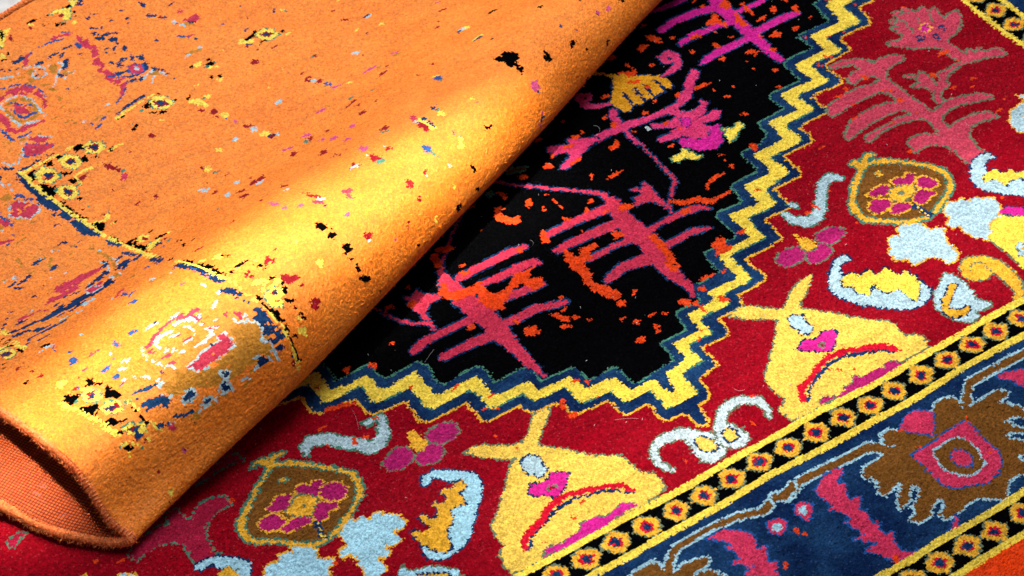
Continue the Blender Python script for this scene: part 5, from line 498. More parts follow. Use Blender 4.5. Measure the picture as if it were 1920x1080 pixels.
('guard_border_line','yellow guard line on the orange rug',[('N',0,[['L',378,981,12,371,938,15,371,906,16,372,870,19,373,834,19,372,797,19,370,765,21,381,740,12]]),('N',0,[['L',378,709,11,379,679,12]]),('N',0,[['L',373,556,16,374,525,15]]),('N',0,[[372,887,366,887,360,883,356,890,356,895,351,903,358,907,362,906,368,907,377,903,376,895]]),('N',0,[[371,859,369,860,365,863,366,869,364,879,366,882,368,881,371,878,371,872,371,868,372,862]]),('N',0,[[367,846,365,846,363,845,360,848,358,852,358,853,360,854,361,855,363,853,367,852,369,847]]),('N',0,[[385,972,381,971,376,972,368,973,362,975,364,977,361,980,370,978,375,977,377,977,384,974]]),('N',0,[[401,992,406,989,394,989,387,991,375,991,373,993,375,994,378,996,390,995,400,995,400,993]]),('K',0,[['L',391,852,7,389,822,8,392,797,6]]),('K',0,[['L',387,725,6,389,680,6]]),('K',0,[[387,974,407,975,398,954,389,948,386,954]]),('K',0,[[386,941,412,909,393,888,386,894]]),('K',0,[[391,878,398,861,390,855]]),('K',0,[[389,783,411,763,402,750,388,740]]),('K',0,[[389,674,416,668,398,648,408,612,391,600,390,623]]),('Y',0,[['L',384,988,8,382,924,8,384,876,8,385,804,8,385,739,8,385,718,4],['L',383,726,6,385,702,8,386,678,6],['L',385,668,8,384,625,10,383,578,13,383,551,7]]),('N',0,[['L',395,986,5,427,988,7,463,983,5]]),('Y',0,[['L',385,984,6,410,980,6,440,978,6,467,972,6]])]),
('guard_border_line','',[['N',0,[['L',371,457,14,378,421,12,378,386,12],['L',378,381,12,378,360,14,376,342,13,379,320,8]]],['BL',0,[[377,391,375,397,374,395,374,403,374,408,376,415,376,421,378,417,378,409,379,402,378,395]]],['BL',0,[[375,347,374,350,371,351,372,356,374,362,375,373,378,372,378,368,379,360,378,356,377,345]]],['K',0,[['L',386,455,11,391,430,11]]],['K',0,[['L',387,410,12,395,370,10],['L',390,358,10,394,330,5]]],['Y',0,[['L',383,475,7,385,450,8,387,398,6,386,354,5,387,300,5,384,266,4,383,234,6,385,216,5,383,189,5,384,168,5,382,142,5,381,110,5,382,77,4]]]]),
('guard_border_line','',[['N',0,[[352,863,352,863,351,863,349,863,349,865,349,866,350,867,351,867,352,866,353,865,353,864]]]]),
('guard_border_line','',[['N',0,[[349,816,347,817,345,819,343,819,342,821,342,824,342,825,345,825,346,823,348,820,348,819]]]]),
('diamond_motif','',[['Y',['T',1.2],[[400,965,422,968,438,949,434,923,412,919,396,939]]],['R',0,[[427,930,420,933,414,929,409,936,405,942,407,951,411,953,416,952,423,952,423,948,432,937]]],['N',0,[[423,935,419,937,415,934,412,938,409,942,410,948,413,950,416,949,421,949,421,946,426,939]]]]),
('diamond_motif','',[['Y',['T',1.2],[[458,959,478,962,493,943,489,919,468,915,454,935]]],['R',0,[[480,930,477,921,470,930,466,930,464,940,466,945,468,948,472,948,479,946,482,944,482,936]]],['N',0,[[477,933,475,928,471,933,468,933,467,939,469,942,470,944,473,945,477,943,479,942,479,937]]]]),
('diamond_motif','',[['Y',['T',1.2],[[402,898,422,902,436,885,432,862,412,858,398,875]]],['R',0,[[423,869,419,870,412,865,410,874,408,881,409,884,412,886,416,895,424,892,424,882,429,874]]],['N',0,[[421,873,418,873,413,870,413,876,411,880,412,882,414,883,416,889,421,888,421,881,424,876]]]]),
('diamond_motif','',[['Y',['T',1.2],[[515,953,533,954,547,935,544,914,526,913,512,932]]],['R',0,[[535,926,533,920,524,922,521,930,521,932,520,939,522,948,530,942,534,945,538,938,539,927]]],['N',0,[[532,929,531,925,526,926,524,931,524,932,523,937,525,942,530,938,532,940,535,936,535,930]]]]),
('guard_border_fragment','',[['Y',0,[['L',492,895,6,471,899,6,453,901,6,450,878,5]]],['R',0,[[454,891,468,892,480,889,468,881,455,882]]],['K',0,[[451,887,448,886,444,886,440,889,438,894,438,898,440,904,446,899,449,898,453,895,451,891]]],['Y',0,[[493,890,490,889,488,891,487,893,486,896,486,897,486,900,488,899,490,897,493,895,492,893]]],['T',0,[[449,874,447,874,446,872,443,877,442,879,442,880,443,881,445,880,446,880,449,877,450,874]]]]),
('guard_border_fragment','',[['K',0,[[446,955,442,957,437,958,433,961,433,966,430,971,433,976,438,974,441,970,447,966,446,962]]]]),
('guard_border_fragment','',[['K',0,[[456,914,454,913,449,914,445,918,436,924,436,925,438,929,444,929,447,924,454,920,457,916]]],['T',0,[[436,918,433,912,432,915,428,915,427,916,429,921,434,928,439,931,443,931,439,925,442,924]]]]),
('guard_border_fragment','',[['K',0,[[431,847,426,847,424,844,419,848,414,850,416,853,416,854,419,855,423,856,428,853,429,849]]]]),
('guard_border_fragment','',[['K',0,[[501,919,499,914,494,914,492,917,491,920,493,925,496,929,501,929,503,929,505,927,504,920]]]]),
('guard_border_fragment','',[['K',0,[[522,906,520,905,518,904,514,906,511,910,510,912,509,915,511,916,514,915,519,910,521,908]]]]),
('guard_border_fragment','',[['K',0,[[512,948,508,947,503,949,499,949,498,955,499,961,500,966,508,966,512,966,517,963,517,954]]],['Y',0,[[503,971,503,968,500,965,494,966,488,966,490,968,487,971,493,974,497,976,503,975,504,973]]]]),
('guard_border_fragment','',[['K',0,[[568,899,558,898,556,897,546,896,542,900,543,901,543,903,543,906,549,908,557,904,560,902]]],['Y',0,[[572,896,573,894,560,896,555,898,550,900,539,905,543,905,553,903,555,904,567,900,571,898]]]]),
('guard_border_fragment','',[['K',0,[[467,962,466,962,463,960,461,964,461,966,459,968,460,970,463,970,465,970,469,965,469,962]]]]),
('fleck','',[['R',0,[[523,848,520,844,514,859,509,865,509,870,511,878,513,888,519,876,525,873,523,866,526,855]]]]),
('fleck','',[['R',0,[[526,842,523,839,521,840,519,843,518,845,517,848,520,850,524,852,525,851,529,849,529,844]]]]),
('fleck','',[['R',0,[[523,730,520,727,517,727,516,728,516,732,516,735,518,738,520,739,525,739,527,736,526,732]]]]),
('fleck','',[['R',0,[[490,750,488,749,486,747,480,749,479,752,477,753,476,755,481,755,482,757,487,754,491,751]]]]),
('fleck','',[['R',0,[[484,814,484,812,481,813,478,815,477,817,477,820,478,823,481,821,483,820,485,818,484,815]]]]),
('fleck','',[['R',0,[[574,867,574,866,572,865,569,864,567,865,564,864,564,866,566,867,570,867,572,868,573,867]]]]),
('fleck','',[['R',0,[[636,709,632,704,630,705,629,709,627,712,629,714,632,719,635,719,637,717,640,717,639,714]]]]),
('fleck','',[['R',0,[[600,628,593,625,589,623,585,622,580,623,583,626,579,629,582,631,589,633,596,632,595,629]]]]),
('fleck','',[['R',0,[[617,563,616,559,608,555,605,561,599,562,598,566,600,571,605,573,609,569,613,567,618,564]]]]),
('fleck','',[['R',0,[[603,525,596,527,591,522,587,526,586,535,585,541,587,548,593,544,597,543,603,540,605,536]]]]),
('fleck','',[['R',0,[[654,568,653,564,644,559,637,560,636,562,631,564,632,567,638,571,645,575,654,574,654,571]]]]),
('fleck','',[['R',0,[[664,591,662,590,660,589,657,587,654,589,655,593,658,595,659,597,663,598,667,597,667,595]]]]),
('fleck','',[['R',0,[[656,654,653,652,650,652,647,652,644,652,642,654,645,655,646,656,648,657,652,656,655,655]]]]),
('fleck','',[['R',0,[[516,455,515,454,514,452,510,453,507,453,504,455,504,456,509,458,514,459,515,458,520,456]]]]),
('fleck','',[['R',0,[[436,449,433,449,427,452,422,455,418,459,410,464,418,461,415,465,423,461,433,454,433,453]]]]),
('fleck','',[['R',0,[[411,819,409,819,408,819,406,821,404,823,405,824,406,825,407,824,410,824,410,823,410,821]]]]),
('fleck','',[['C',0,[[529,823,525,818,522,815,516,816,513,819,509,823,513,828,515,830,524,834,528,832,530,825]]]]),
('fleck','',[['T',0,[[525,835,524,833,521,833,521,834,519,836,520,840,522,842,525,841,527,841,529,841,528,838]]]]),
('fleck','',[['T',0,[[654,681,649,679,645,679,641,678,637,678,635,681,637,684,640,686,644,686,649,685,652,683]]]]),
('fleck','',[['T',0,[[518,758,517,757,515,759,513,759,513,763,513,764,515,765,516,764,518,764,518,762,518,761]]]]),
('fleck','',[['T',0,[[425,818,423,817,421,817,420,819,420,821,420,822,420,824,422,825,423,822,424,822,425,819]]]]),
('fleck','',[['T',0,[[544,549,543,548,541,550,541,552,541,554,542,558,544,560,545,560,546,559,545,555,545,553]]]]),
('fleck','',[['T',0,[[429,324,430,323,427,321,421,320,417,321,417,322,415,325,420,325,424,326,427,326,429,325]]]]),
('fleck','',[['T',0,[[608,669,607,669,606,669,605,670,605,672,605,673,605,675,607,674,608,674,609,672,609,671]]]]),
('fleck','',[['LB',0,[[589,647,585,644,580,648,578,651,576,657,579,663,581,671,585,667,588,666,590,659,592,655]]]]),
('fleck','',[['LB',0,[[639,603,636,600,632,601,629,601,628,604,627,608,628,610,631,615,635,614,638,611,639,606]]]]),
('fleck','',[['LB',0,[[596,584,597,580,591,577,585,576,584,580,581,584,585,587,586,593,595,595,599,594,599,589]]]]),
('fleck','',[['Y',0,[[640,697,639,695,635,693,629,693,630,701,633,704,634,711,641,713,645,711,644,706,643,701]]]]),
('fleck','',[['Y',0,[[701,724,695,722,691,723,690,728,685,733,687,736,691,739,694,741,696,736,699,735,701,727]]]]),
('fleck','',[['Y',0,[[429,375,428,373,422,375,419,377,418,382,417,387,418,388,421,394,427,387,431,386,429,382]]]]),
('fleck','',[['Y',0,[[408,401,406,399,402,402,398,405,398,409,394,417,398,413,399,416,402,412,405,409,408,404]]]]),
('guard_border_fragment','',[['Y',0,[[425,762,423,760,411,765,402,771,397,775,391,778,389,782,393,781,408,774,414,773,424,764]]],['Y',0,[[425,764,422,763,419,763,416,763,416,768,420,774,426,779,429,777,436,779,437,776,431,767]]],['N',0,[[420,778,416,777,414,778,410,778,407,779,406,781,407,783,409,785,414,785,418,783,418,780]]],['R',0,[[427,780,425,779,422,778,421,778,419,777,418,779,416,780,419,781,422,782,423,781,425,781]]],['T',0,[[436,773,435,772,433,772,431,772,431,773,432,775,433,778,437,781,438,779,439,778,438,775]]]]),
('guard_border_fragment','',[['Y',0,[[432,647,425,636,419,634,408,640,405,647,404,650,408,659,413,660,423,664,426,656,432,650]]],['Y',0,[[427,601,421,594,414,596,406,592,398,600,395,604,399,612,406,618,418,618,427,614,434,610]]],['Y',0,[[459,603,456,602,451,605,446,606,445,610,444,613,443,616,448,615,451,614,456,611,456,609]]],['N',0,[[424,594,423,586,418,586,416,593,411,594,413,600,415,605,418,604,423,603,424,602,428,595]]],['R',0,[[424,633,420,633,417,631,414,637,413,645,414,650,416,655,421,651,423,648,424,645,424,639]]],['R',0,[[414,596,414,594,410,594,409,594,405,593,406,598,407,600,409,601,411,600,414,601,416,599]]],['R',0,[[440,597,438,597,434,597,428,599,428,600,423,602,426,602,429,602,431,603,434,601,439,600]]],['K',0,[[452,611,445,611,445,607,435,612,430,618,426,619,427,623,435,622,440,622,445,617,453,615]]],['K',0,[[413,661,408,659,405,658,403,658,400,659,397,661,400,662,403,663,405,664,411,664,409,662]]],['T',0,[[417,618,416,617,414,617,413,620,412,622,412,625,415,630,416,628,417,625,420,623,418,621]]]]),
('guard_border_fragment','',[['Y',0,[[421,744,421,742,418,744,415,744,414,746,412,748,412,749,416,748,419,748,422,747,422,745]]]]),
('guard_border_fragment','',[['K',0,[[434,747,431,746,429,744,428,745,425,745,424,746,424,748,427,749,429,750,430,749,433,749]]]]),
('guard_border_fragment','',[['K',0,[[445,653,443,653,442,652,439,653,436,654,436,655,436,656,438,657,439,657,441,656,445,655]]]]),
('guard_border_fragment','',[['K',0,[[440,539,438,540,437,543,435,546,435,551,437,555,438,556,440,556,441,554,441,549,441,542]]]]),
('guard_border_fragment','',[['K',0,[[428,511,427,509,424,505,423,510,424,514,425,520,428,522,431,523,434,526,433,520,433,515]]]]),
('guard_border_fragment','',[['K',0,[[450,505,449,503,447,504,446,504,443,506,443,509,445,510,446,512,447,511,450,509,450,507]]]]),
('guard_border_fragment','',[['T',0,[[436,572,435,572,433,572,431,577,431,580,434,588,436,590,437,589,439,586,440,582,438,578]]]]),
('guard_border_fragment','',[['K',0,[['L',423,327,7,434,326,8,446,322,5]]]]),
('guard_border_fragment','',[['K',0,[[431,369,430,371,428,373,428,376,428,381,429,383,430,389,431,386,433,384,433,375,432,373]]],['K',0,[[438,366,439,363,436,363,432,364,428,365,430,366,428,369,432,369,435,370,438,369,438,367]]]]),
('guard_border_fragment','',[['K',0,[[403,318,401,319,401,321,401,323,400,325,403,327,408,330,410,328,410,325,409,323,407,321]]],['K',0,[[404,311,403,310,402,312,400,313,401,314,400,317,401,317,401,318,403,315,404,314,405,312]]]]),
('guard_border_fragment','',[['K',0,[[390,535,388,535,386,536,384,541,382,546,382,547,382,550,384,552,386,547,388,543,390,539]]]]),
('guard_border_fragment','',[['K',0,[[387,497,388,493,384,492,379,495,377,496,373,498,376,502,380,502,383,503,386,502,390,499]]]]),
('crimson_lozenge_fragment','',[['C',['BL',1.6],[[444,1043,482,1003,467,997,442,1002,419,1016,430,1033]]]]),
('palmette_fragment','',[['LB',0,[['L',432,1042,3,417,1024,4,396,1012,4,381,1019,5,378,1037,4]]],['N',0,[[383,1002,379,1004,377,1003,370,1008,365,1016,363,1022,365,1026,369,1022,374,1020,379,1012,386,1004]]],['B',0,[[419,1027,412,1030,411,1026,404,1032,399,1034,399,1038,396,1042,401,1043,408,1037,414,1035,417,1030]]]]),
('palmette_fragment','',[['LB',0,[['L',336,996,4,346,978,4,344,959,4]]],['N',0,[[354,1005,353,1003,350,1003,349,1005,348,1006,347,1009,350,1009,351,1011,353,1009,355,1008,355,1005]]],['N',0,[[348,998,347,997,344,997,343,999,342,1000,341,1003,343,1004,344,1004,345,1003,347,1000,347,999]]]]),
('palmette_fragment','',[['B',0,[[409,1049,409,1048,406,1048,404,1050,404,1053,404,1054,405,1056,406,1058,408,1055,411,1052,412,1049]]]]),
('palmette_fragment','',[['B',0,[[329,944,328,942,319,948,318,948,312,956,314,960,318,967,322,964,328,965,328,958,329,954]]],['B',0,[[320,931,319,928,316,930,314,934,310,937,311,939,312,940,314,943,318,940,319,937,320,934]]]]),
('palmette_fragment','',[['B',0,[[323,860,318,860,316,860,309,863,306,863,306,866,303,868,307,868,312,867,316,867,318,863]]]]),
('palmette_fragment','',[['B',0,[[306,882,306,880,303,881,298,883,299,885,299,890,300,892,304,895,307,890,309,888,309,885]]]]),
('crimson_lozenge_fragment','',[['C',['LB',1.6],[[328,939,339,916,354,898,345,879,320,874,308,892,298,905,312,924]]],['BL',0,[[351,926,347,929,341,931,340,933,333,941,334,942,334,949,337,949,344,942,350,936,352,930]]],['BL',0,[[355,910,353,910,350,912,346,916,342,919,345,920,343,925,347,924,351,919,354,916,355,912]]]]),
('palmette_fragment','',[['BL',0,[['L',285,929,7,287,902,7,287,880,5]]],['C',0,[[276,921,283,910,286,889,275,886,268,903]]],['LB',0,[[266,881,264,880,262,884,261,887,260,891,260,895,262,894,264,893,265,889,265,886,266,885]]],['B',0,[[272,884,268,883,263,885,262,887,261,891,261,893,262,896,264,900,268,895,270,893,272,888]]]]),
('palmette_fragment','',[['C',0,[[261,852,263,848,253,852,246,853,242,855,231,858,236,860,240,864,250,861,258,857,260,855]]],['C',0,[[236,854,235,852,233,854,232,854,230,856,230,860,230,862,233,860,236,860,237,859,236,856]]],['BL',0,[[259,846,258,844,251,845,248,844,243,845,243,846,242,848,246,849,249,849,252,848,256,848]]]]),
('palmette_fragment','',[['BL',0,[[273,856,272,856,270,856,268,858,268,860,268,862,268,863,271,863,272,863,273,861,274,858]]]]),
('palmette_fragment','',[['B',0,[[286,845,284,843,283,843,281,846,280,848,280,850,282,850,282,852,285,850,285,848,285,847]]]]),
('palmette_fragment','',[['B',0,[[276,831,273,831,269,830,263,833,255,835,258,837,258,838,260,840,264,839,271,838,276,835]]],['B',0,[[283,838,282,837,281,837,279,836,275,837,274,838,275,839,277,840,278,841,283,840,282,839]]]]),
('navy_scrap','',[['N',0,[[327,772,325,770,320,770,315,772,311,772,309,774,309,777,312,777,316,777,321,776,325,774]]]]),
('navy_scrap','',[['N',0,[[332,749,332,748,329,747,327,746,324,747,324,749,322,751,326,752,329,753,332,752,332,751]]]]),
('navy_scrap','',[['N',0,[[347,753,344,752,343,751,340,752,337,753,337,754,338,755,339,755,341,756,345,755,345,753]]]]),
('navy_scrap','',[['N',0,[[373,729,372,728,371,727,368,729,367,730,364,731,367,731,367,732,371,732,372,731,373,730]]]]),
('navy_scrap','',[['N',0,[[270,730,272,727,268,726,262,724,256,726,259,729,258,731,257,734,265,735,270,734,270,732]]]]),
('navy_scrap','',[['N',0,[[366,843,364,845,363,844,359,848,357,850,354,856,355,856,359,855,362,851,365,849,365,846]]]]),
('navy_scrap','',[['N',0,[[367,976,366,976,364,977,363,978,362,980,363,981,363,982,364,981,366,981,367,980,367,978]]]]),
('navy_scrap','',[['N',0,[[196,740,194,739,191,736,182,735,177,735,176,736,174,737,174,739,183,741,190,742,199,742]]]]),
('navy_scrap','',[['N',0,[[215,735,215,734,211,732,200,730,192,730,192,732,189,733,198,736,204,738,208,738,214,737]]]]),
('navy_scrap','',[['N',0,[[230,739,224,738,221,736,216,736,211,737,206,737,207,739,211,741,216,742,224,743,228,741]]]]),
('navy_scrap','',[['N',0,[[252,763,252,761,249,760,246,761,243,762,242,765,243,767,245,769,249,769,251,768,252,765]]]]),
('navy_scrap','',[['N',0,[[253,735,252,734,250,733,245,733,244,733,244,734,244,735,245,736,248,736,250,736,252,736]]]]),
('navy_scrap','',[['N',0,[[225,691,224,689,223,688,223,690,222,692,222,693,223,694,224,695,225,695,225,693,225,691]]]]),
('flame_leaf_fragment','',[['C',0,[['L',237,655,31,255,654,31,273,656,23,292,652,21,308,648,10]]]]),
('flame_leaf_fragment','',[['C',0,[[271,610,283,615,286,598,270,585,262,599]]]]),
('palmette_fragment','',[['B',0,[['L',341,699,8,343,679,9,341,655,7,330,625,7,314,608,6,313,587,8]]],['LB',0,[['L',326,669,4,328,650,4,313,620,3,303,601,3,305,589,5],['L',342,666,3,344,636,3,321,602,2,322,588,5]]],['LB',0,[[349,697,348,697,346,695,344,699,344,700,345,703,345,706,347,705,349,705,350,701,350,699]]]]),
('palmette_fragment','',[['LB',0,[[299,766,297,765,296,765,294,766,292,769,292,771,295,772,296,772,298,772,299,771,300,768]]],['B',0,[[300,771,298,771,296,770,295,772,294,774,292,779,294,779,296,780,298,778,300,775,300,773]]]]),
('palmette_fragment','',[['LB',0,[[271,764,270,761,264,761,260,762,259,764,257,767,257,769,261,770,266,772,269,768,268,767]]],['B',0,[[275,765,274,764,272,764,270,765,270,766,270,769,271,772,273,770,275,770,277,769,275,767]]]]),
('palmette_fragment','',[['LB',0,[[274,602,273,597,267,599,266,606,265,609,266,616,268,623,271,622,274,617,276,611,276,605]]]]),
('palmette_fragment','',[['LB',0,[[293,710,292,710,291,711,290,711,290,712,290,714,291,715,292,715,292,714,294,714,293,712]]]]),
('palmette_fragment','',[['LB',0,[[249,702,248,703,247,703,245,704,244,706,244,708,245,710,247,709,248,707,249,706,250,704]]]]),
('palmette_fragment','',[['LB',0,[[236,765,233,762,231,759,230,762,231,766,231,769,234,773,236,775,239,775,239,772,237,768]]],['B',0,[[228,775,224,772,223,776,222,778,224,782,224,788,231,791,233,791,237,790,239,787,232,782]]],['B',0,[[240,795,238,792,236,792,234,793,232,798,233,800,233,802,236,802,238,800,240,799,241,796]]]]),
('palmette_fragment','',[['LB',0,[[205,751,202,748,199,746,197,746,199,750,199,755,200,757,205,762,207,761,208,760,207,756]]]]),
('palmette_fragment','',[['LB',0,[[183,754,181,752,180,751,179,754,177,754,179,758,180,759,181,762,183,761,185,759,184,756]]],['B',0,[[185,761,184,759,182,760,180,761,180,763,180,765,181,766,182,768,185,767,185,765,187,763]]]]),
('palmette_fragment','',[['LB',0,[[272,699,271,697,270,697,269,697,268,698,267,698,267,699,268,700,270,700,272,701,272,699]]]]),
('palmette_fragment','',[['B',0,[[346,715,343,711,340,714,337,715,337,721,337,724,338,726,341,726,343,725,347,721,347,718]]]]),
('palmette_fragment','',[['B',0,[[312,736,313,734,309,734,306,735,302,736,298,738,298,739,304,739,307,740,310,738,315,737]]]]),
('palmette_fragment','',[['B',0,[[332,748,330,748,327,748,326,750,323,754,325,756,326,756,328,757,329,755,332,754,331,751]]]]),
('palmette_fragment','',[['B',0,[[265,780,265,779,261,779,259,780,255,781,257,782,256,784,257,785,261,784,264,782,264,782]]]]),
('palmette_fragment','',[['B',0,[[270,746,267,737,260,733,257,733,262,744,262,747,270,757,272,758,275,759,279,759,275,753]]]]),
('palmette_fragment','',[['B',0,[[233,747,234,745,231,744,226,746,224,747,221,749,220,751,224,753,228,751,232,749,235,749]]]]),
('palmette_fragment','',[['B',0,[[279,788,278,788,277,786,276,788,276,790,276,792,277,794,278,793,279,794,280,792,279,790]]]]),
('navy_scrap','',[['N',0,[[358,612,361,601,352,606,342,605,337,609,336,615,337,624,342,623,352,622,355,622,366,614]]]]),
('navy_scrap','',[['N',0,[[346,606,341,599,333,597,328,595,326,606,324,612,330,619,334,623,342,626,342,615,342,613]]]]),
('navy_scrap','',[['N',0,[[372,614,370,612,368,621,365,627,364,643,364,653,367,651,369,651,374,642,373,627,375,613]]]]),
('navy_scrap','',[['N',0,[[358,642,361,640,353,638,349,639,342,638,342,641,339,642,345,644,352,647,357,647,364,644]]]]),
('navy_scrap','',[['N',0,[[380,602,376,600,370,599,362,598,360,602,348,605,350,610,359,610,365,609,373,608,381,606]]]]),
('navy_scrap','',[['N',0,[[332,648,327,645,324,645,319,645,314,646,312,648,315,653,316,655,322,655,328,655,330,652]]]]),
('navy_scrap','',[['N',0,[[332,653,330,651,328,654,326,659,324,664,325,664,326,666,328,667,330,663,333,658,332,656]]]]),
('navy_scrap','',[['N',0,[[315,621,310,612,301,614,295,612,284,612,288,619,286,624,295,629,304,633,311,632,312,625]]]]),
('navy_scrap','',[['N',0,[[294,617,286,614,280,612,274,607,265,610,262,612,259,614,273,621,277,624,285,624,287,620]]]]),
('navy_scrap','',[['N',0,[[301,582,299,576,293,569,289,573,276,572,274,575,276,586,286,593,297,598,300,594,306,588]]]]),
('navy_scrap','',[['N',0,[[266,766,270,763,262,764,255,763,248,765,244,767,247,769,251,771,256,772,266,770,267,767]]]]),
('fleck','',[['BL',0,[[353,536,352,533,349,533,346,531,343,535,345,538,344,544,347,544,350,542,355,542,355,537]]]]),
('fleck','',[['BL',0,[[418,572,417,570,416,572,415,571,416,575,417,577,418,579,419,580,420,580,420,576,420,575]]]]),
('fleck','',[['M',0,[[341,387,342,384,336,382,333,382,333,386,332,389,333,392,334,394,338,393,341,393,343,392]]]]),
('fleck','',[['LB',0,[[358,443,351,447,349,450,344,453,341,457,338,462,335,466,343,460,348,458,352,453,353,451]]]]),
('fleck','',[['LB',0,[[332,471,329,473,326,471,325,475,321,478,321,482,323,482,326,483,327,482,329,480,330,477]]]]),
('fleck','',[['LB',0,[[357,339,355,338,353,339,352,340,351,344,352,344,353,350,355,349,357,346,358,345,358,342]]]]),
('fleck','',[['B',0,[['L',322,470,8,337,459,8,350,450,6]]]]),
('fleck','',[['B',0,[['L',313,547,6,323,542,6]]]]),
('fleck','',[['R',0,[[421,292,417,289,413,285,412,286,411,292,412,296,416,298,421,301,424,301,424,298,427,296]]]]),
('fleck','',[['R',0,[[420,281,419,279,417,279,414,283,414,284,414,287,416,287,417,287,420,286,421,286,422,281]]]]),
('fleck','',[['M',0,[[781,606,776,606,771,607,767,609,762,611,763,615,762,621,767,621,771,618,777,615,778,613]]]]),
('fleck','',[['M',0,[[806,393,803,389,801,393,796,395,797,401,799,409,802,413,806,413,811,416,813,408,813,396]]]]),
('fleck','',[['M',0,[[587,400,584,402,582,404,578,409,578,418,581,421,582,431,585,430,587,421,590,408,589,405]]]]),
('fleck','',[['M',0,[[589,376,587,375,584,372,584,376,582,380,583,382,586,385,589,384,592,386,593,381,592,379]]]]),
('fleck','',[['M',0,[[614,354,612,352,608,355,604,357,602,361,599,366,603,365,606,364,611,363,613,360,613,357]]]]),
('fleck','',[['M',0,[[655,275,650,274,647,274,647,276,646,279,646,282,649,282,650,285,653,283,655,282,655,279]]]]),
('fleck','',[['M',0,[[698,188,697,188,695,188,694,189,693,190,692,191,692,192,694,192,695,192,696,191,698,190]]]]),
('fleck','',[['M',0,[[839,330,838,328,837,329,836,329,835,331,835,333,837,333,838,333,839,333,841,332,841,330]]]]),
('fleck','',[['R',0,[[772,581,772,576,764,575,758,570,755,575,755,578,752,581,756,585,764,589,769,587,774,587]]]]),
('fleck','',[['R',0,[[782,488,775,480,771,482,771,488,767,489,769,499,775,507,778,507,786,511,787,505,788,499]]]]),
('fleck','',[['R',0,[[770,433,769,435,767,434,769,444,771,458,773,456,776,463,776,460,775,447,775,438,772,434]]]]),
('fleck','',[['R',0,[[836,354,834,349,829,353,826,353,824,358,827,364,830,363,835,366,836,364,839,362,838,355]]]]),
('fleck','',[['R',0,[[843,264,839,260,838,262,838,264,837,265,840,268,841,270,845,270,850,272,849,270,847,267]]]]),
('fleck','',[['R',0,[[807,257,799,257,795,252,790,256,784,262,790,266,789,274,796,275,801,272,803,266,808,261]]]]),
('fleck','',[['R',0,[[793,226,792,226,789,227,787,231,788,233,789,234,791,235,794,235,795,233,795,230,794,229]]]]),
('fleck','',[['R',0,[[741,200,741,194,738,195,736,196,735,197,735,200,735,202,737,207,739,208,742,207,743,202]]]]),
('fleck','',[['R',0,[[652,214,649,215,644,215,643,218,638,221,639,226,645,229,651,228,652,225,656,221,656,218]]]]),
('fleck','',[['R',0,[[501,302,501,301,496,302,494,302,492,302,489,303,490,305,493,306,497,306,498,305,501,304]]]]),
('fleck','',[['R',0,[[650,449,647,449,643,451,642,455,640,460,639,468,642,468,646,469,647,466,650,462,654,450]]]]),
('fleck','',[['R',0,[[592,462,590,459,588,458,586,457,583,457,583,458,584,461,586,463,589,466,593,466,591,464]]]]),
('fleck','',[['R',0,[[603,466,602,466,601,466,601,467,601,470,601,471,602,471,603,472,604,472,604,470,604,468]]]]),
('fleck','',[['R',0,[[797,375,802,370,807,349,800,345,790,351,790,365]]],['T',0,[[790,351,810,341,804,333,787,338]]],['LB',0,[[795,372,794,370,793,372,792,374,790,378,790,379,792,379,793,380,795,378,796,376,797,373]]]]),
('fleck','',[['BL',0,[[880,316,894,314,893,305,888,294,878,295,879,305]]],['T',0,[['L',887,296,7,888,287,5,887,276,3]]]]),
('fleck','',[['R',0,[[763,378,758,375,755,370,750,369,749,371,747,374,748,376,753,379,757,382,760,383,763,380]]],['LB',0,[[762,370,759,367,755,367,753,367,751,370,750,371,748,374,754,375,758,376,759,373,764,372]]],['C',0,[[761,360,759,360,758,361,756,364,755,366,756,367,757,367,758,369,761,368,762,365,761,363]]]]),
('fleck','',[['R',0,[[679,570,674,566,669,558,655,554,645,550,646,557,647,559,651,566,661,573,670,573,679,574]]],['LB',0,[[661,548,658,547,654,545,646,542,643,547,639,549,641,552,646,555,654,555,657,553,663,553]]]]),
('fleck','',[['R',0,[[644,395,647,381,651,348,645,349,640,359,640,381]]],['LB',0,[[650,340,648,340,645,343,643,342,638,348,639,353,643,351,644,353,648,352,651,347,654,341]]],['C',0,[[645,334,640,330,636,336,633,340,632,343,627,349,630,354,636,351,640,347,644,344,647,336]]]]),
('fleck','',[['C',0,[[689,337,703,330,707,319,695,321,692,311,691,303,683,313,689,325]]]]),
('fleck','',[['LB',0,[[841,255,838,255,837,255,834,256,835,257,834,259,835,259,836,259,838,258,840,258,840,257]]]]),
('fleck','',[['LB',0,[[648,210,645,210,643,210,641,212,639,213,638,214,639,216,642,215,644,216,647,214,650,211]]]]),
('fleck','',[['LB',0,[[835,368,833,367,833,368,831,368,831,371,831,373,833,375,834,375,835,373,835,372,837,370]]]]),
('fleck','',[['LB',0,[[640,434,638,432,636,430,634,434,632,436,632,438,633,441,635,441,638,439,641,439,641,434]]]]),
('fleck','',[['LB',0,[[895,245,893,245,891,247,891,248,890,250,890,252,893,252,895,253,896,251,896,249,896,247]]]]),
('fleck','',[['N',0,[[643,322,642,321,638,321,637,321,634,322,634,323,635,324,636,325,639,326,641,325,641,324]]]]),
('fleck','',[['Y',0,[[949,267,946,265,943,265,938,267,938,269,938,271,939,275,944,276,946,275,951,272,951,269]]]]),
('fleck','',[['Y',0,[[882,206,880,206,877,205,874,204,874,207,874,209,875,212,877,213,881,215,881,211,881,210]]]]),
('fleck','',[['Y',0,[[808,177,807,173,803,168,801,172,801,175,802,179,803,183,805,188,810,188,812,187,809,181]]]]),
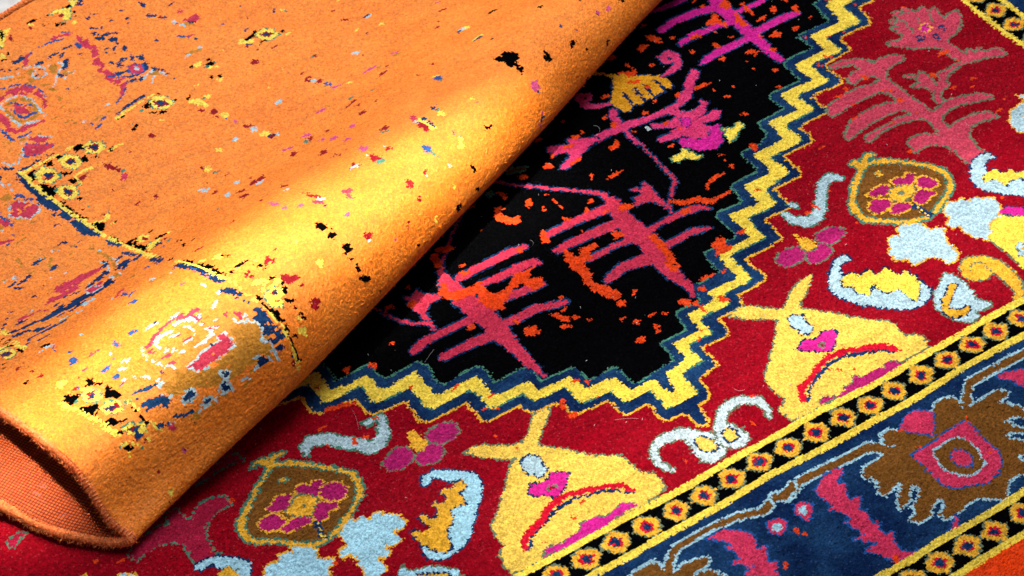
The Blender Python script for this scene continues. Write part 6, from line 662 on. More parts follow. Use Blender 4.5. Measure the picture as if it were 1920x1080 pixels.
('fleck','',[['Y',0,[[532,290,531,287,529,286,527,285,525,286,525,290,528,295,531,296,533,299,535,298,535,295]]]]),
('fleck','',[['Y',0,[[532,225,532,222,529,218,525,217,522,220,522,223,519,227,524,233,528,233,532,235,535,230]]]]),
('black_scrap','',[['K',0,[[597,277,593,276,587,282,586,288,588,299,590,300,593,308,596,299,600,297,603,291,601,282]]]]),
('black_scrap','',[['K',0,[[605,269,604,268,602,270,601,270,600,272,600,273,600,274,602,274,603,272,605,272,605,270]]]]),
('black_scrap','',[['K',0,[[593,251,589,253,584,253,584,257,583,261,586,268,589,268,592,268,597,264,600,258,595,254]]]]),
('black_scrap','',[['K',0,[[592,232,592,231,590,231,587,232,587,233,587,234,587,236,590,236,591,236,593,234,594,232]]]]),
('black_scrap','',[['K',0,[[592,214,588,215,578,214,577,218,583,223,586,226,591,232,598,231,607,227,601,222,600,216]]]]),
('black_scrap','',[['K',0,[[591,202,588,202,586,202,583,203,579,206,580,208,580,208,581,209,585,207,588,205,589,204]]]]),
('black_scrap','',[['K',0,[[589,183,588,179,586,177,583,176,581,175,580,183,579,187,582,190,585,191,590,193,589,188]]]]),
('black_scrap','',[['K',0,[[597,157,598,152,591,156,582,156,584,159,576,164,580,166,587,168,593,168,596,163,599,161]]]]),
('black_scrap','',[['K',0,[[747,156,748,153,743,153,740,154,738,156,738,159,738,161,741,160,743,161,746,160,746,157]]]]),
('black_scrap','',[['K',0,[[946,220,943,217,941,210,937,209,936,214,934,221,937,223,940,230,943,231,943,225,947,223]]]]),
('black_scrap','',[['K',0,[[884,165,876,165,874,161,869,163,869,169,864,172,867,176,873,178,876,176,882,176,883,173]]]]),
('black_scrap','',[['K',0,[[940,175,937,174,936,173,934,176,932,177,930,180,934,182,936,183,939,183,942,182,942,179]]]]),
('fleck','',[['R',0,[[457,295,474,304,473,293,475,280,469,278,464,287,450,282,456,291]]]]),
('fleck','',[['R',0,[[455,249,464,244,468,235,478,232,479,221,466,223,455,222,452,236]]]]),
('fleck','',[['R',0,[[475,206,473,206,470,207,467,207,464,211,463,213,465,214,468,213,470,212,473,211,474,209]]]]),
('black_scrap','',[['K',0,[[451,289,448,288,445,290,443,295,443,298,442,304,444,303,447,302,450,299,450,295,450,292]]]]),
('black_scrap','',[['K',0,[[451,280,449,279,448,279,447,280,446,281,446,283,447,285,449,284,450,284,451,282,452,281]]]]),
('black_scrap','',[['K',0,[[451,253,446,253,445,250,440,252,433,252,435,254,435,256,437,257,442,258,443,256,450,255]]]]),
('black_scrap','',[['K',0,[[446,228,444,228,441,230,442,232,442,236,443,238,446,238,448,236,450,235,450,233,448,231]]]]),
('black_scrap','',[['K',0,[[445,220,444,218,442,219,439,220,438,223,439,224,440,226,442,226,443,225,446,223,445,222]]]]),
('guard_border_fragment','',[['Y',0,[[460,308,458,309,456,309,454,308,453,311,455,314,456,314,457,316,458,314,461,313,460,311]]]]),
('guard_border_fragment','',[['Y',0,[[431,255,424,257,418,258,414,259,404,266,408,270,407,272,413,276,422,271,430,264,429,261]]],['Y',0,[[448,235,443,237,440,232,438,238,435,240,435,246,440,249,442,249,445,247,450,245,452,242]]],['Y',0,[[436,238,432,237,425,240,421,242,419,248,417,255,417,257,424,253,428,253,433,247,437,240]]]]),
('navy_streaks','long navy streaks along the orange rug border',[('N',0,[['L',98,619,7,126,619,12,146,611,7],['L',106,597,7,136,591,7,165,588,9,189,586,14,207,596,7],['L',111,578,11,125,578,7,144,559,16,163,557,11],['L',163,583,11,186,579,22,207,577,16,233,586,22,254,581,23,279,581,12],['L',198,607,5,227,624,4],['L',230,619,6,247,612,6],['L',205,563,6,234,569,9]]),('N',0,[[118,626,119,621,114,622,113,627,109,631,112,634,113,636,114,636,117,636,120,634,119,629]])]),
('navy_streaks','',[['N',0,[['L',117,542,6,143,542,8,165,542,10,182,541,6]]]]),
('navy_streaks','',[['N',0,[['L',127,522,6,143,521,7]]]]),
('navy_streaks','',[['N',0,[['L',106,529,7,116,530,4]]]]),
('navy_streaks','',[['N',0,[[148,656,146,655,144,656,143,657,139,659,140,661,139,663,140,664,144,663,145,660,148,658]]]]),
('navy_streaks','',[['N',0,[[128,642,126,641,125,642,123,644,122,646,122,648,122,650,125,648,126,648,127,646,127,645]]]]),
('navy_streaks','',[['N',0,[[194,671,193,671,191,668,190,670,190,673,190,675,192,678,193,679,195,679,195,675,195,674]]]]),
('navy_streaks','',[['N',0,[[194,715,190,715,187,714,185,717,184,720,182,725,185,728,188,727,190,726,193,722,194,717]]]]),
('flame_leaf_fragment','',[['C',0,[['L',140,624,7,161,622,8]]],['C',0,[['L',172,620,6,185,608,4],['L',195,630,7,207,634,18,223,631,16,245,636,23]]],['LB',0,[[169,629,167,629,166,628,163,627,163,629,161,630,162,632,164,634,167,635,168,633,169,631]]]]),
('flame_leaf_fragment','',[['LB',0,[[211,661,211,659,209,661,208,661,207,662,208,665,209,666,210,667,211,666,212,665,212,663]]]]),
('flame_leaf_fragment','',[['LB',0,[[240,557,235,555,232,551,227,552,227,554,224,557,224,560,228,565,233,568,237,565,240,563]]],['LB',0,[[248,558,247,555,244,553,242,554,240,554,237,556,238,559,243,561,246,563,249,563,249,560]]]]),
('flame_leaf_fragment','',[['LB',0,[[214,540,213,539,211,539,207,539,205,540,206,542,206,543,206,544,211,545,213,544,214,542]]],['LB',0,[[195,550,191,547,190,546,181,545,180,547,180,549,176,551,181,552,186,553,189,552,193,551]]],['B',0,[['L',171,545,5,191,545,8,207,542,4]]]]),
('small_diamond_motif','',[['C',['LB',1.6],[[256,603,270,603,277,586,264,584,256,585]]]]),
('small_diamond_motif','',[['C',0,[[273,507,269,504,261,499,266,507,267,511,271,515,276,520,281,523,280,520,281,518,282,516]]],['LB',0,[[263,507,261,506,260,506,259,507,259,511,260,514,261,520,263,519,262,515,264,514,263,510]]]]),
('fleck','',[['BL',0,[[282,497,280,492,277,484,272,483,269,488,273,496,275,500,277,504,279,506,282,504,284,504]]]]),
('fleck','',[['BL',0,[[292,481,291,476,288,476,284,472,280,472,280,477,279,478,282,481,286,484,289,485,290,482]]]]),
('fleck','',[['BL',0,[[277,441,272,439,270,436,265,438,263,441,264,446,264,449,265,452,270,453,274,450,274,446]]]]),
('fleck','',[['BL',0,[[221,352,219,348,213,348,210,346,204,348,207,351,208,358,211,360,215,361,219,360,218,356]]]]),
('fleck','',[['BL',0,[[183,339,180,336,178,345,178,349,178,357,180,362,183,363,184,360,185,355,185,349,184,346]]]]),
('fleck','',[['BL',0,[[124,379,122,369,118,376,115,379,112,383,115,390,118,401,120,397,124,395,127,393,128,385]]]]),
('fleck','',[['BL',0,[[136,416,137,411,134,412,128,413,126,416,126,420,126,422,129,422,131,422,137,420,139,416]]]]),
('fleck','',[['BL',0,[[147,311,145,308,139,305,133,303,133,306,126,307,127,309,133,312,138,315,140,313,144,313]]]]),
('fleck','',[['BL',0,[[141,273,138,272,135,271,130,272,131,275,127,277,129,280,132,284,136,282,139,279,140,278]]]]),
('fleck','',[['BL',0,[[138,250,137,247,135,247,132,249,128,250,127,252,128,254,130,254,134,254,135,253,137,251]]]]),
('fleck','',[['BL',0,[[310,213,309,213,307,211,306,212,306,214,306,216,307,217,310,218,310,218,310,216,311,214]]]]),
('fleck','',[['BL',0,[[157,317,157,317,155,318,154,319,154,321,154,322,154,322,155,323,156,322,156,320,157,318]]]]),
('fleck','',[['BL',0,[[145,385,145,384,144,385,143,387,142,389,142,392,143,392,144,391,145,390,145,388,146,387]]]]),
('fleck','',[['BL',0,[[128,462,127,461,125,462,124,466,124,468,125,469,124,473,125,473,126,469,128,468,127,466]]]]),
('fleck','',[['BL',0,[[123,450,122,449,121,448,121,451,121,452,121,454,122,455,122,456,123,455,124,454,124,451]]]]),
('fleck','',[['W',0,[[250,335,247,332,242,331,236,332,227,333,229,336,227,337,234,339,239,338,243,340,246,336]]],['N',0,[[250,336,249,335,248,335,243,335,241,336,240,337,239,338,242,339,244,339,248,339,250,338]]]]),
('black_scrap','',[['K',0,[[129,486,128,482,127,480,120,483,118,488,114,491,113,494,118,494,124,495,127,491,130,488]]]]),
('black_scrap','',[['K',0,[[170,450,170,447,167,448,166,449,165,449,165,451,166,454,167,455,168,455,170,453,171,452]]]]),
('black_scrap','',[['K',0,[[53,412,52,409,48,410,44,408,44,410,42,412,43,414,46,417,47,416,51,416,54,415]]]]),
('black_scrap','',[['K',0,[[53,388,52,387,50,387,49,386,48,388,47,388,48,389,49,390,50,390,51,390,51,389]]]]),
('black_scrap','',[['K',0,[[50,491,51,489,49,488,47,488,46,489,44,490,45,492,46,493,49,495,49,493,52,493]]]]),
('black_scrap','',[['K',0,[[57,505,55,504,53,505,51,507,49,511,45,516,49,514,50,515,52,515,56,512,56,509]]]]),
('black_scrap','',[['K',0,[[76,349,75,347,73,345,71,345,68,343,68,345,68,346,67,347,71,349,74,349,74,349]]]]),
('black_scrap','',[['K',0,[[88,349,87,350,86,350,85,351,85,353,83,355,84,356,85,356,86,354,87,353,88,349]]]]),
('fleck','',[['LB',0,[[129,475,126,473,124,472,121,475,118,476,117,481,119,483,121,486,124,483,127,481,129,478]]]]),
('fleck','',[['LB',0,[[115,476,114,475,113,474,111,475,108,477,106,478,108,480,110,481,111,481,113,479,116,478]]]]),
('fleck','',[['LB',0,[[172,451,171,449,170,448,168,448,168,450,167,452,169,454,170,455,171,454,172,454,172,451]]]]),
('fleck','',[['W',0,[[170,289,168,287,164,290,161,294,160,298,160,302,161,303,163,304,165,302,168,296,169,292]]]]),
('fleck','',[['W',0,[[157,281,155,279,151,278,149,280,144,285,146,286,145,289,149,290,150,290,155,286,156,283]]]]),
('fleck','',[['W',0,[[142,258,142,256,138,256,137,257,135,258,133,261,134,262,137,262,140,262,141,261,141,259]]]]),
('fleck','',[['W',0,[[162,330,160,330,159,329,158,330,157,334,158,335,159,339,162,340,163,338,162,337,163,333]]]]),
('fleck','',[['W',0,[[153,249,152,247,150,248,149,248,148,252,149,253,149,255,151,255,152,254,153,251,153,250]]]]),
('fleck','',[['W',0,[[172,221,167,226,165,226,162,230,159,238,157,242,157,247,162,239,164,240,167,232,168,228]]]]),
('fleck','',[['C',0,[[153,368,152,364,149,363,145,366,142,365,142,368,144,370,145,374,148,374,150,373,150,370]]]]),
('fleck','',[['C',0,[[119,340,119,339,117,339,115,339,112,341,112,344,113,345,115,347,116,346,119,344,121,342]]]]),
('fleck','',[['R',0,[[66,466,65,464,62,459,61,461,57,462,58,465,59,467,61,471,62,471,65,471,67,468]]]]),
('fleck','',[['R',0,[[72,404,71,400,70,399,68,398,65,397,66,401,65,406,67,408,70,410,73,413,74,410]]]]),
('fleck','',[['R',0,[[73,430,72,429,71,427,69,429,68,431,68,432,68,435,70,436,71,436,73,434,74,433]]]]),
('fleck','',[['R',0,[[103,332,102,331,101,330,100,331,99,332,97,332,98,333,99,334,101,334,103,334,103,333]]]]),
('guard_border_fragment','',[['Y',0,[['L',100,623,12,105,595,6]]],['K',0,[[95,584,94,581,92,584,90,585,90,588,90,590,91,592,92,594,94,593,95,590,96,586]]]]),
('guard_border_fragment','',[['Y',0,[['L',101,563,7,100,517,6]]],['Y',0,[['L',74,561,10,86,557,6]]],['K',0,[[95,551,95,547,92,549,87,551,84,553,81,557,82,560,87,559,90,558,93,558,95,552]]],['K',0,[[98,511,95,509,92,511,90,517,87,521,89,523,90,529,92,533,95,528,97,521,97,518]]],['K',0,[[95,569,94,566,93,567,91,569,91,571,92,574,91,576,94,578,95,576,95,574,96,572]]]]),
('guard_border_fragment','',[['T',0,[[85,509,84,510,82,509,80,511,80,514,79,519,81,518,82,521,84,519,84,516,84,514]]]]),
('diamond_motif','',[['Y',['T',1.2],[[66,550,77,555,86,539,83,515,71,510,64,528]]],['R',0,[[81,523,76,522,74,521,71,525,67,529,68,541,71,541,75,548,78,540,79,539,80,529]]],['N',0,[[78,527,75,526,74,526,72,528,69,530,71,538,72,538,75,542,77,537,77,537,78,531]]]]),
('palmette_motif','brown palmette with pink heart on the crest of the fold',[('B',0,[[183,221,202,212,229,179,250,174,292,182,307,196,301,209,314,220,332,215,353,198,350,180,349,160,349,142,347,125,335,132,327,147,299,127,280,140,245,142,225,150,206,164,183,167,167,179,169,204]]),('B',0,[[285,300,284,298,276,296,273,299,267,300,260,302,262,305,267,306,274,306,280,305,287,303]]),('B',0,[[274,257,275,253,269,252,261,255,261,259,255,264,258,267,263,271,268,269,275,264,274,260]]),('B',0,[[262,300,261,298,256,297,252,295,246,295,248,297,244,298,248,300,254,301,257,302,261,302]]),('B',0,[[183,257,182,250,178,262,175,264,174,275,174,277,176,278,176,286,180,275,183,267,183,260]]),('B',0,[[190,226,188,228,184,233,181,243,178,253,181,251,181,258,183,251,186,248,187,241,189,234]]),('B',0,[[255,230,253,229,247,228,246,234,246,236,245,240,247,247,252,245,258,246,259,241,256,236]]),('B',0,[[238,276,233,275,234,272,227,274,224,275,222,277,224,280,224,283,231,282,234,280,236,278]]),('C',0,[['L',206,292,10,224,305,7,242,312,7,270,319,8,283,307,11,301,302,14],['L',283,303,10,291,281,13]]),('C',0,[['L',287,267,6,291,252,10,295,238,7]]),('C',['LB',2],[[290,226,296,217,297,191,291,185,262,184,231,183,217,202,240,203,254,209,268,207,285,209]]),('C',0,[[207,271,205,268,201,271,199,273,197,278,194,283,198,284,200,283,204,283,206,279,209,274]]),('C',0,[[218,245,216,243,212,241,210,242,205,243,204,245,204,249,209,251,211,255,215,251,223,250]]),('C',0,[[212,222,210,221,208,221,207,224,204,226,203,230,205,230,207,230,211,229,212,227,214,222]]),('C',0,[[256,251,255,248,252,249,250,249,247,253,248,255,248,257,250,258,254,257,256,257,259,251]]),('C',0,[[254,268,252,269,249,269,246,270,244,271,244,273,243,274,245,274,247,274,253,271,253,270]]),('W',0,[['L',213,273,5,218,291,6,232,297,9,247,292,8],['L',264,303,8,277,298,9,286,290,9,284,276,5],['L',285,265,7,287,241,6,282,230,7,271,228,8,259,226,8],['L',263,282,4,271,277,4,270,262,4],['L',246,248,6,256,245,5,263,251,3],['L',239,280,7,250,274,5],['L',196,300,4,189,279,3,190,258,4,196,237,4,205,213,5]]),('W',0,[['L',214,259,6,224,250,7,232,234,5]]),('W',0,[['L',266,322,6,280,323,5]]),('W',0,[['L',299,287,5,299,280,4]]),('LB',0,[[234,270,233,269,232,269,230,271,231,272,230,275,231,277,233,276,235,276,234,274,234,272]]),('LB',0,[[294,230,293,233,292,235,291,242,293,244,293,248,296,251,298,247,297,243,297,238,296,234]]),('N',0,[[273,208,272,208,270,207,268,209,268,210,268,213,269,213,272,215,273,215,274,212,273,212]]),('N',0,[[188,218,188,218,186,218,185,220,184,222,183,224,183,224,186,223,187,223,189,221,189,219]]),('W',0,[['L',327,231,5,328,221,7,343,212,6,351,200,6]]),('C',0,[[343,223,340,221,338,226,335,233,333,238,332,247,337,246,340,245,344,240,344,235,343,228]]),('C',0,[[338,245,332,246,328,245,324,245,324,247,321,250,322,251,324,254,330,253,332,251,334,249]]),('W',0,[[351,222,349,221,347,221,345,222,344,223,344,227,346,229,347,229,349,229,351,225,351,223]])]),
('palmette_motif','',[['B',0,[[165,261,164,261,162,262,160,265,159,268,158,272,159,272,160,272,163,268,165,264,166,261]]]]),
('palmette_motif','',[['LB',0,[[310,251,309,249,308,250,307,251,306,251,307,253,307,255,308,255,309,254,310,253,311,251]]]]),
('palmette_motif','',[['W',0,[['L',323,280,6,337,290,6]]]]),
('palmette_motif','',[['W',0,[[366,302,367,299,359,298,354,296,350,297,351,300,352,301,354,303,357,306,364,305,364,303]]]]),
('palmette_motif','',[['W',0,[[354,243,352,242,351,243,349,242,349,245,350,246,350,248,352,248,354,248,355,247,355,245]]]]),
('navy_scrap','',[['N',0,[[371,290,368,290,365,288,360,290,361,296,359,302,363,305,366,306,369,300,372,297,372,293]]]]),
('navy_scrap','',[['N',0,[[378,262,374,261,370,268,364,277,363,288,367,289,369,297,373,294,376,287,377,276,381,266]]]]),
('navy_scrap','',[['N',0,[[370,258,367,258,364,260,360,263,361,264,360,268,361,271,363,270,367,267,369,264,370,260]]]]),
('navy_scrap','',[['N',0,[[369,249,368,250,366,250,365,250,363,253,364,253,365,255,366,255,368,254,369,253,369,252]]]]),
('navy_scrap','',[['N',0,[[374,241,373,239,371,240,370,240,369,242,369,243,372,245,373,245,374,246,376,244,375,242]]]]),
('navy_scrap','',[['N',0,[[374,221,370,220,368,217,365,216,365,220,365,223,369,228,372,229,373,227,374,226,374,223]]]]),
('navy_scrap','',[['N',0,[[360,204,357,201,355,202,352,202,352,205,353,209,355,210,358,213,360,211,362,211,363,207]]]]),
('navy_scrap','',[['N',0,[[123,190,144,191,158,184,168,169,155,160,147,171,128,171]]]]),
('navy_scrap','',[['N',0,[[151,146,165,141,177,135,185,137,186,129,174,131,160,135]]]]),
('navy_scrap','',[['N',['LB',2.4],[[204,159,204,154,194,153,192,148,188,153,181,154,183,157,185,161,191,162,199,166,200,162]]]]),
('navy_scrap','',[['N',['LB',2.4],[[262,147,260,148,258,146,255,147,255,150,255,153,255,155,258,158,262,157,262,155,263,151]]]]),
('navy_scrap','',[['N',['LB',2.4],[[255,128,251,129,249,129,244,129,240,133,242,136,245,138,247,141,250,142,252,136,254,133]]]]),
('navy_scrap','',[['N',['LB',2.4],[[218,131,219,128,213,129,211,129,209,129,207,133,206,134,207,137,212,136,217,136,220,133]]]]),
('navy_scrap','',[['N',0,[[167,206,164,204,153,205,149,207,142,210,139,213,140,218,147,217,152,217,159,216,161,212]]]]),
('navy_scrap','',[['N',0,[[143,137,139,135,136,136,129,136,125,139,125,140,125,143,127,144,133,143,139,141,143,137]]]]),
('navy_scrap','',[['N',0,[[143,217,142,216,140,215,135,214,128,218,128,219,129,221,133,222,137,221,139,220,143,218]]]]),
('navy_scrap','',[['N',0,[[132,200,131,200,129,201,128,202,127,205,125,207,128,206,128,207,130,207,131,204,132,203]]]]),
('pale_scrap','',[['LB',0,[[285,128,287,126,280,126,279,125,273,125,269,126,273,128,275,129,278,130,284,131,288,130]]]]),
('pale_scrap','',[['LB',0,[[171,199,169,198,165,196,161,193,164,200,164,203,168,208,171,215,174,213,176,213,173,205]]]]),
('pale_scrap','',[['LB',0,[[173,168,170,170,166,173,164,175,161,182,160,187,161,187,164,183,167,179,172,175,171,172]]]]),
('pale_scrap','',[['LB',0,[[228,124,228,122,226,123,225,124,222,124,223,127,224,128,226,130,227,128,229,128,229,126]]]]),
('pale_scrap','',[['LB',0,[[152,132,151,131,149,131,147,132,145,134,144,136,146,137,147,137,150,136,150,134,152,133]]]]),
('pale_scrap','',[['LB',0,[[180,113,179,112,178,112,177,113,176,114,175,115,177,115,177,116,179,117,179,116,180,114]]]]),
('pale_scrap','',[['LB',0,[[293,119,292,117,290,118,289,117,287,118,287,120,288,123,290,122,291,124,292,122,292,120]]]]),
('pale_scrap','',[['LB',0,[[310,132,307,130,305,126,305,129,305,130,304,132,306,136,308,137,309,136,310,136,311,135]]]]),
('pale_scrap','',[['LB',0,[[201,124,200,123,199,123,197,123,196,124,195,127,197,128,198,128,200,130,201,127,201,126]]]]),
('pale_scrap','',[['LB',0,[[256,121,257,120,255,120,253,120,252,122,253,123,251,125,254,125,255,123,257,123,257,122]]]]),
('brown_scrap','',[['B',0,[[192,119,190,114,186,112,183,115,180,119,177,122,183,126,186,130,190,129,191,126,194,121]]]]),
('brown_scrap','',[['B',0,[[222,120,219,119,217,119,215,121,213,122,214,124,216,126,217,128,219,128,222,129,222,124]]]]),
('brown_scrap','',[['B',0,[[293,119,292,116,291,115,286,115,283,115,276,116,277,118,279,120,284,120,287,121,293,121]]]]),
('brown_scrap','',[['B',0,[[246,120,245,119,243,120,238,123,236,125,234,128,235,128,234,130,240,127,247,122,245,122]]]]),
('fleck','',[['C',0,[[151,122,147,120,144,122,141,123,140,126,137,130,140,131,142,133,146,133,149,128,152,125]]]]),
('guard_border_fragment','',[['K',0,[[52,307,59,309,79,296,67,285,54,281,55,294]]],['K',0,[[73,308,71,307,67,307,62,308,59,309,60,312,59,313,61,315,65,314,68,312,73,309]]]]),
('guard_border_fragment','',[['K',0,[[59,264,84,246,66,223,60,242]]]]),
('guard_border_fragment','',[['K',0,[[109,274,114,268,116,247,115,225,96,248]]]]),
('guard_border_fragment','',[['K',0,[[67,217,87,188,99,177,89,179,74,182,65,195]]],['K',0,[[85,180,83,179,80,180,77,181,76,186,75,191,76,193,79,191,81,189,87,185,88,181]]]]),
('guard_border_fragment','',[['K',0,[[106,292,104,296,102,294,100,302,100,310,101,315,104,320,106,316,109,310,107,306,109,298]]],['K',0,[[102,304,99,302,97,301,94,299,92,301,89,300,89,303,92,307,96,307,99,308,100,305]]],['K',0,[[113,282,109,283,106,284,105,285,100,289,102,290,102,291,104,292,108,291,109,289,113,284]]]]),
('guard_border_fragment','',[['K',0,[[116,159,114,159,112,160,111,165,110,171,111,173,112,175,114,174,115,167,116,165,117,158]]],['K',0,[[116,150,115,152,112,152,111,158,110,160,112,161,112,162,114,161,116,161,117,156,118,151]]]]),
('guard_border_fragment','',[['K',0,[[115,195,115,193,113,193,112,194,112,196,112,198,113,199,114,199,116,200,115,197,117,196]]]]),
('guard_border_fragment','',[['K',0,[[114,183,113,182,112,182,111,184,110,184,111,186,111,187,113,187,114,187,115,186,115,185]]]]),
('diamond_motif','',[['Y',['T',1.2],[[77,290,90,293,98,277,95,256,82,252,73,269]]],['R',0,[[88,266,87,263,83,262,81,266,78,273,81,277,81,284,86,284,92,283,90,276,92,269]]],['N',0,[[87,268,86,267,84,266,82,268,81,272,83,275,83,280,86,280,90,279,89,274,90,270]]]]),
('diamond_motif','',[['Y',['T',1.2],[[82,235,95,239,105,223,102,204,89,201,79,215]]],['R',0,[[98,210,95,210,89,212,86,215,87,219,85,224,85,230,91,226,95,227,100,224,100,216]]],['N',0,[[95,213,93,213,90,214,88,216,89,218,87,222,88,226,91,223,94,224,97,222,97,217]]]]),
('diamond_motif','',[['Y',['T',1.2],[[81,169,94,171,108,159,110,145,96,144,83,155]]],['R',0,[[103,150,98,152,96,150,91,151,89,156,86,161,88,165,94,163,97,162,101,158,104,155]]],['N',0,[[100,152,97,154,96,152,92,153,91,156,90,160,91,162,94,161,96,160,99,158,101,156]]]]),
('guard_border_fragment','',[['BL',0,[[86,309,84,309,82,307,80,310,79,312,78,313,77,318,80,318,82,316,84,315,86,312]]],['R',0,[[80,310,78,310,77,308,76,310,76,314,76,316,77,317,79,320,81,319,81,317,80,314]]]]),
('guard_border_fragment','',[['Y',0,[['L',47,307,5,50,287,7,55,265,7,58,238,8,61,216,8,63,197,8,65,174,8,66,162,6]]],['T',0,[[65,277,64,276,61,278,61,280,59,282,59,286,61,286,62,287,64,287,65,284,66,279]]]]),
('guard_border_fragment','',[['Y',0,[['L',114,218,4,118,196,5,117,181,3]]],['T',0,[[116,207,114,207,112,208,111,209,111,211,109,214,111,214,112,215,113,213,115,211,116,209]]]]),
('guard_border_fragment','',[['Y',0,[['L',121,153,4,127,134,5]]]]),
('guard_border_fragment','',[['Y',0,[[83,346,78,341,75,342,72,337,65,341,64,347,67,355,72,360,75,357,81,356,81,352]]]]),
('guard_border_fragment','',[['Y',0,[[96,295,91,295,89,293,86,296,84,298,81,300,82,303,85,304,89,304,92,300,95,297]]]]),
('guard_border_fragment','',[['T',0,[[109,269,107,268,106,268,105,269,104,271,105,274,105,275,107,275,108,275,109,275,109,271]]]]),
('guard_border_fragment','',[['T',0,[[89,245,88,243,86,245,84,245,83,248,84,250,85,253,87,253,88,251,88,249,89,247]]]]),
('guard_border_fragment','',[['T',0,[[109,159,109,158,105,160,104,161,100,164,101,165,102,165,103,165,105,165,107,162,110,160]]]]),
('guard_border_fragment','',[['K',0,[[76,161,74,161,73,160,69,161,68,164,67,166,69,169,71,168,73,167,74,165,75,163]]]]),
('guard_border_fragment','',[['K',0,[[74,130,73,127,71,128,67,130,62,136,62,139,67,139,69,141,73,138,74,135,78,129]]],['N',0,[[92,152,102,143,96,137,90,137,88,144]]],['R',0,[[99,131,97,126,94,126,93,127,92,130,94,133,96,137,98,138,102,141,101,137,101,134]]],['R',0,[[90,138,90,137,87,138,85,138,85,140,84,142,84,142,86,142,87,143,89,141,91,139]]],['Y',0,[['L',64,146,4,79,139,4,86,129,3,91,121,3],['L',63,129,3,67,120,3]]],['Y',0,[['L',106,142,6,103,130,6]]],['T',0,[[91,119,91,117,89,119,87,119,86,120,84,123,85,124,88,123,90,122,92,121,93,119]]],['T',0,[[66,142,65,140,64,141,62,139,62,142,63,143,64,145,65,147,67,148,68,146,68,144]]]]),
('fleck','',[['M',0,[[149,80,149,78,146,79,143,79,142,81,142,84,142,86,144,88,147,86,148,84,151,82]]]]),
('fleck','',[['N',0,[[148,81,148,79,146,79,145,80,144,82,144,83,145,84,146,84,147,85,148,83,148,82]]]]),
('fleck','',[['R',0,[[98,73,96,72,94,73,92,73,91,75,90,77,91,78,94,78,95,79,97,77,96,75]]]]),
('fleck','',[['Y',0,[[88,31,85,31,84,31,83,33,82,35,84,36,87,38,89,38,91,37,93,36,93,33]]]]),
('fleck','',[['T',0,[[86,18,85,18,83,17,81,18,78,19,77,21,78,21,78,22,81,21,83,20,86,19]]]]),
('guard_border_fragment','',[['K',0,[[396,249,397,236,388,219,397,194,398,173,386,147,389,117,389,97,382,100,384,128,384,154,388,176,384,200,383,224,386,237]]],['Y',['T',1.4],[[402,235,426,238,437,225,429,213,421,211,411,195,397,205,395,221]]],['N',0,[[425,224,422,220,418,222,416,223,414,225,414,230,418,231,421,232,422,231,425,230,426,226]]],['R',0,[[417,225,415,225,412,221,411,223,411,225,413,227,414,230,417,233,418,231,419,231,419,228]]],['R',0,[[417,207,415,208,414,207,410,210,410,211,409,212,410,213,411,214,413,212,415,211,416,209]]],['Y',0,[[414,241,412,238,409,240,406,240,404,245,407,247,404,251,411,251,413,248,413,246,415,242]]]]),
('black_scrap','',[['K',0,[[440,213,435,210,431,209,431,214,431,218,435,220,439,222,443,221,447,220,445,217,442,215]]]]),
('black_scrap','',[['K',0,[[437,193,432,193,429,193,426,196,424,198,420,200,423,205,428,203,430,202,434,199,439,195]]]]),
('black_scrap','',[['K',0,[[406,138,403,137,403,135,395,139,393,142,390,145,393,147,396,146,401,144,405,144,409,139]]]]),
('black_scrap','',[['K',0,[[437,166,436,162,434,158,433,155,430,157,429,161,430,167,431,173,434,173,435,172,437,169]]]]),
('black_scrap','',[['K',0,[[436,155,436,154,434,153,433,153,433,155,433,155,434,158,435,158,438,160,438,159,438,157]]]]),
('black_scrap','',[['K',0,[[430,180,428,179,426,179,425,180,425,180,426,182,426,184,428,184,430,185,430,183,430,182]]]]),
('black_scrap','',[['K',0,[[620,121,619,120,618,119,617,119,615,121,616,122,616,123,616,125,617,125,618,123,619,122]]]]),
('black_scrap','',[['K',0,[[577,108,575,108,575,107,574,108,573,109,572,111,572,111,573,111,574,111,575,110,576,109]]]]),
('fleck','',[['R',0,[[480,164,474,164,471,163,464,170,464,172,459,176,465,176,467,180,473,175,476,174,477,169]]]]),
('fleck','',[['R',0,[[472,158,470,157,466,156,460,160,457,162,454,166,458,168,461,171,466,168,470,167,471,163]]]]),
('fleck','',[['R',0,[[380,97,379,94,375,95,372,94,372,97,370,102,372,104,375,105,376,105,378,105,380,102]]]]),
('fleck','',[['R',0,[[469,205,468,205,466,205,466,207,465,207,465,208,465,209,465,209,468,208,468,207,468,207]]]]),
('fleck','',[['R',0,[[430,182,429,181,427,179,426,181,424,182,425,184,426,185,429,187,431,187,431,185,432,184]]]]),
('fleck','',[['Y',0,[[422,136,422,130,414,133,411,139,410,142,406,147,410,151,416,148,421,146,426,143,426,137]]]]),
('fleck','',[['Y',0,[[429,159,428,158,425,157,423,159,418,162,419,163,418,166,422,167,426,163,427,162,429,160]]]]),
('fleck','',[['N',0,[[380,113,380,110,376,110,375,110,373,112,374,115,374,117,376,119,379,118,379,117,381,115]]]]),
('navy_patch','',[['N',0,[[370,219,377,221,377,206,373,184,380,157,377,147,366,150,352,151,348,160,348,172,353,184,354,199]]],['O2',0,[[371,184,370,183,367,184,364,185,362,187,361,189,363,189,364,192,368,188,369,187,370,186]]]]),
('navy_patch','',[['N',0,[[311,143,324,143,337,131,324,128,309,131]]]]),
('palmette_edge','',[['LB',0,[['L',351,196,3,350,182,4,339,169,4,348,158,4,348,145,4,347,133,4,348,121,3],['L',313,147,3,330,143,3,337,125,3],['L',301,131,3,310,131,3]]],['N',0,[[368,138,370,136,364,136,360,136,352,138,352,141,350,143,351,144,360,143,366,142,371,139]]]]),
]
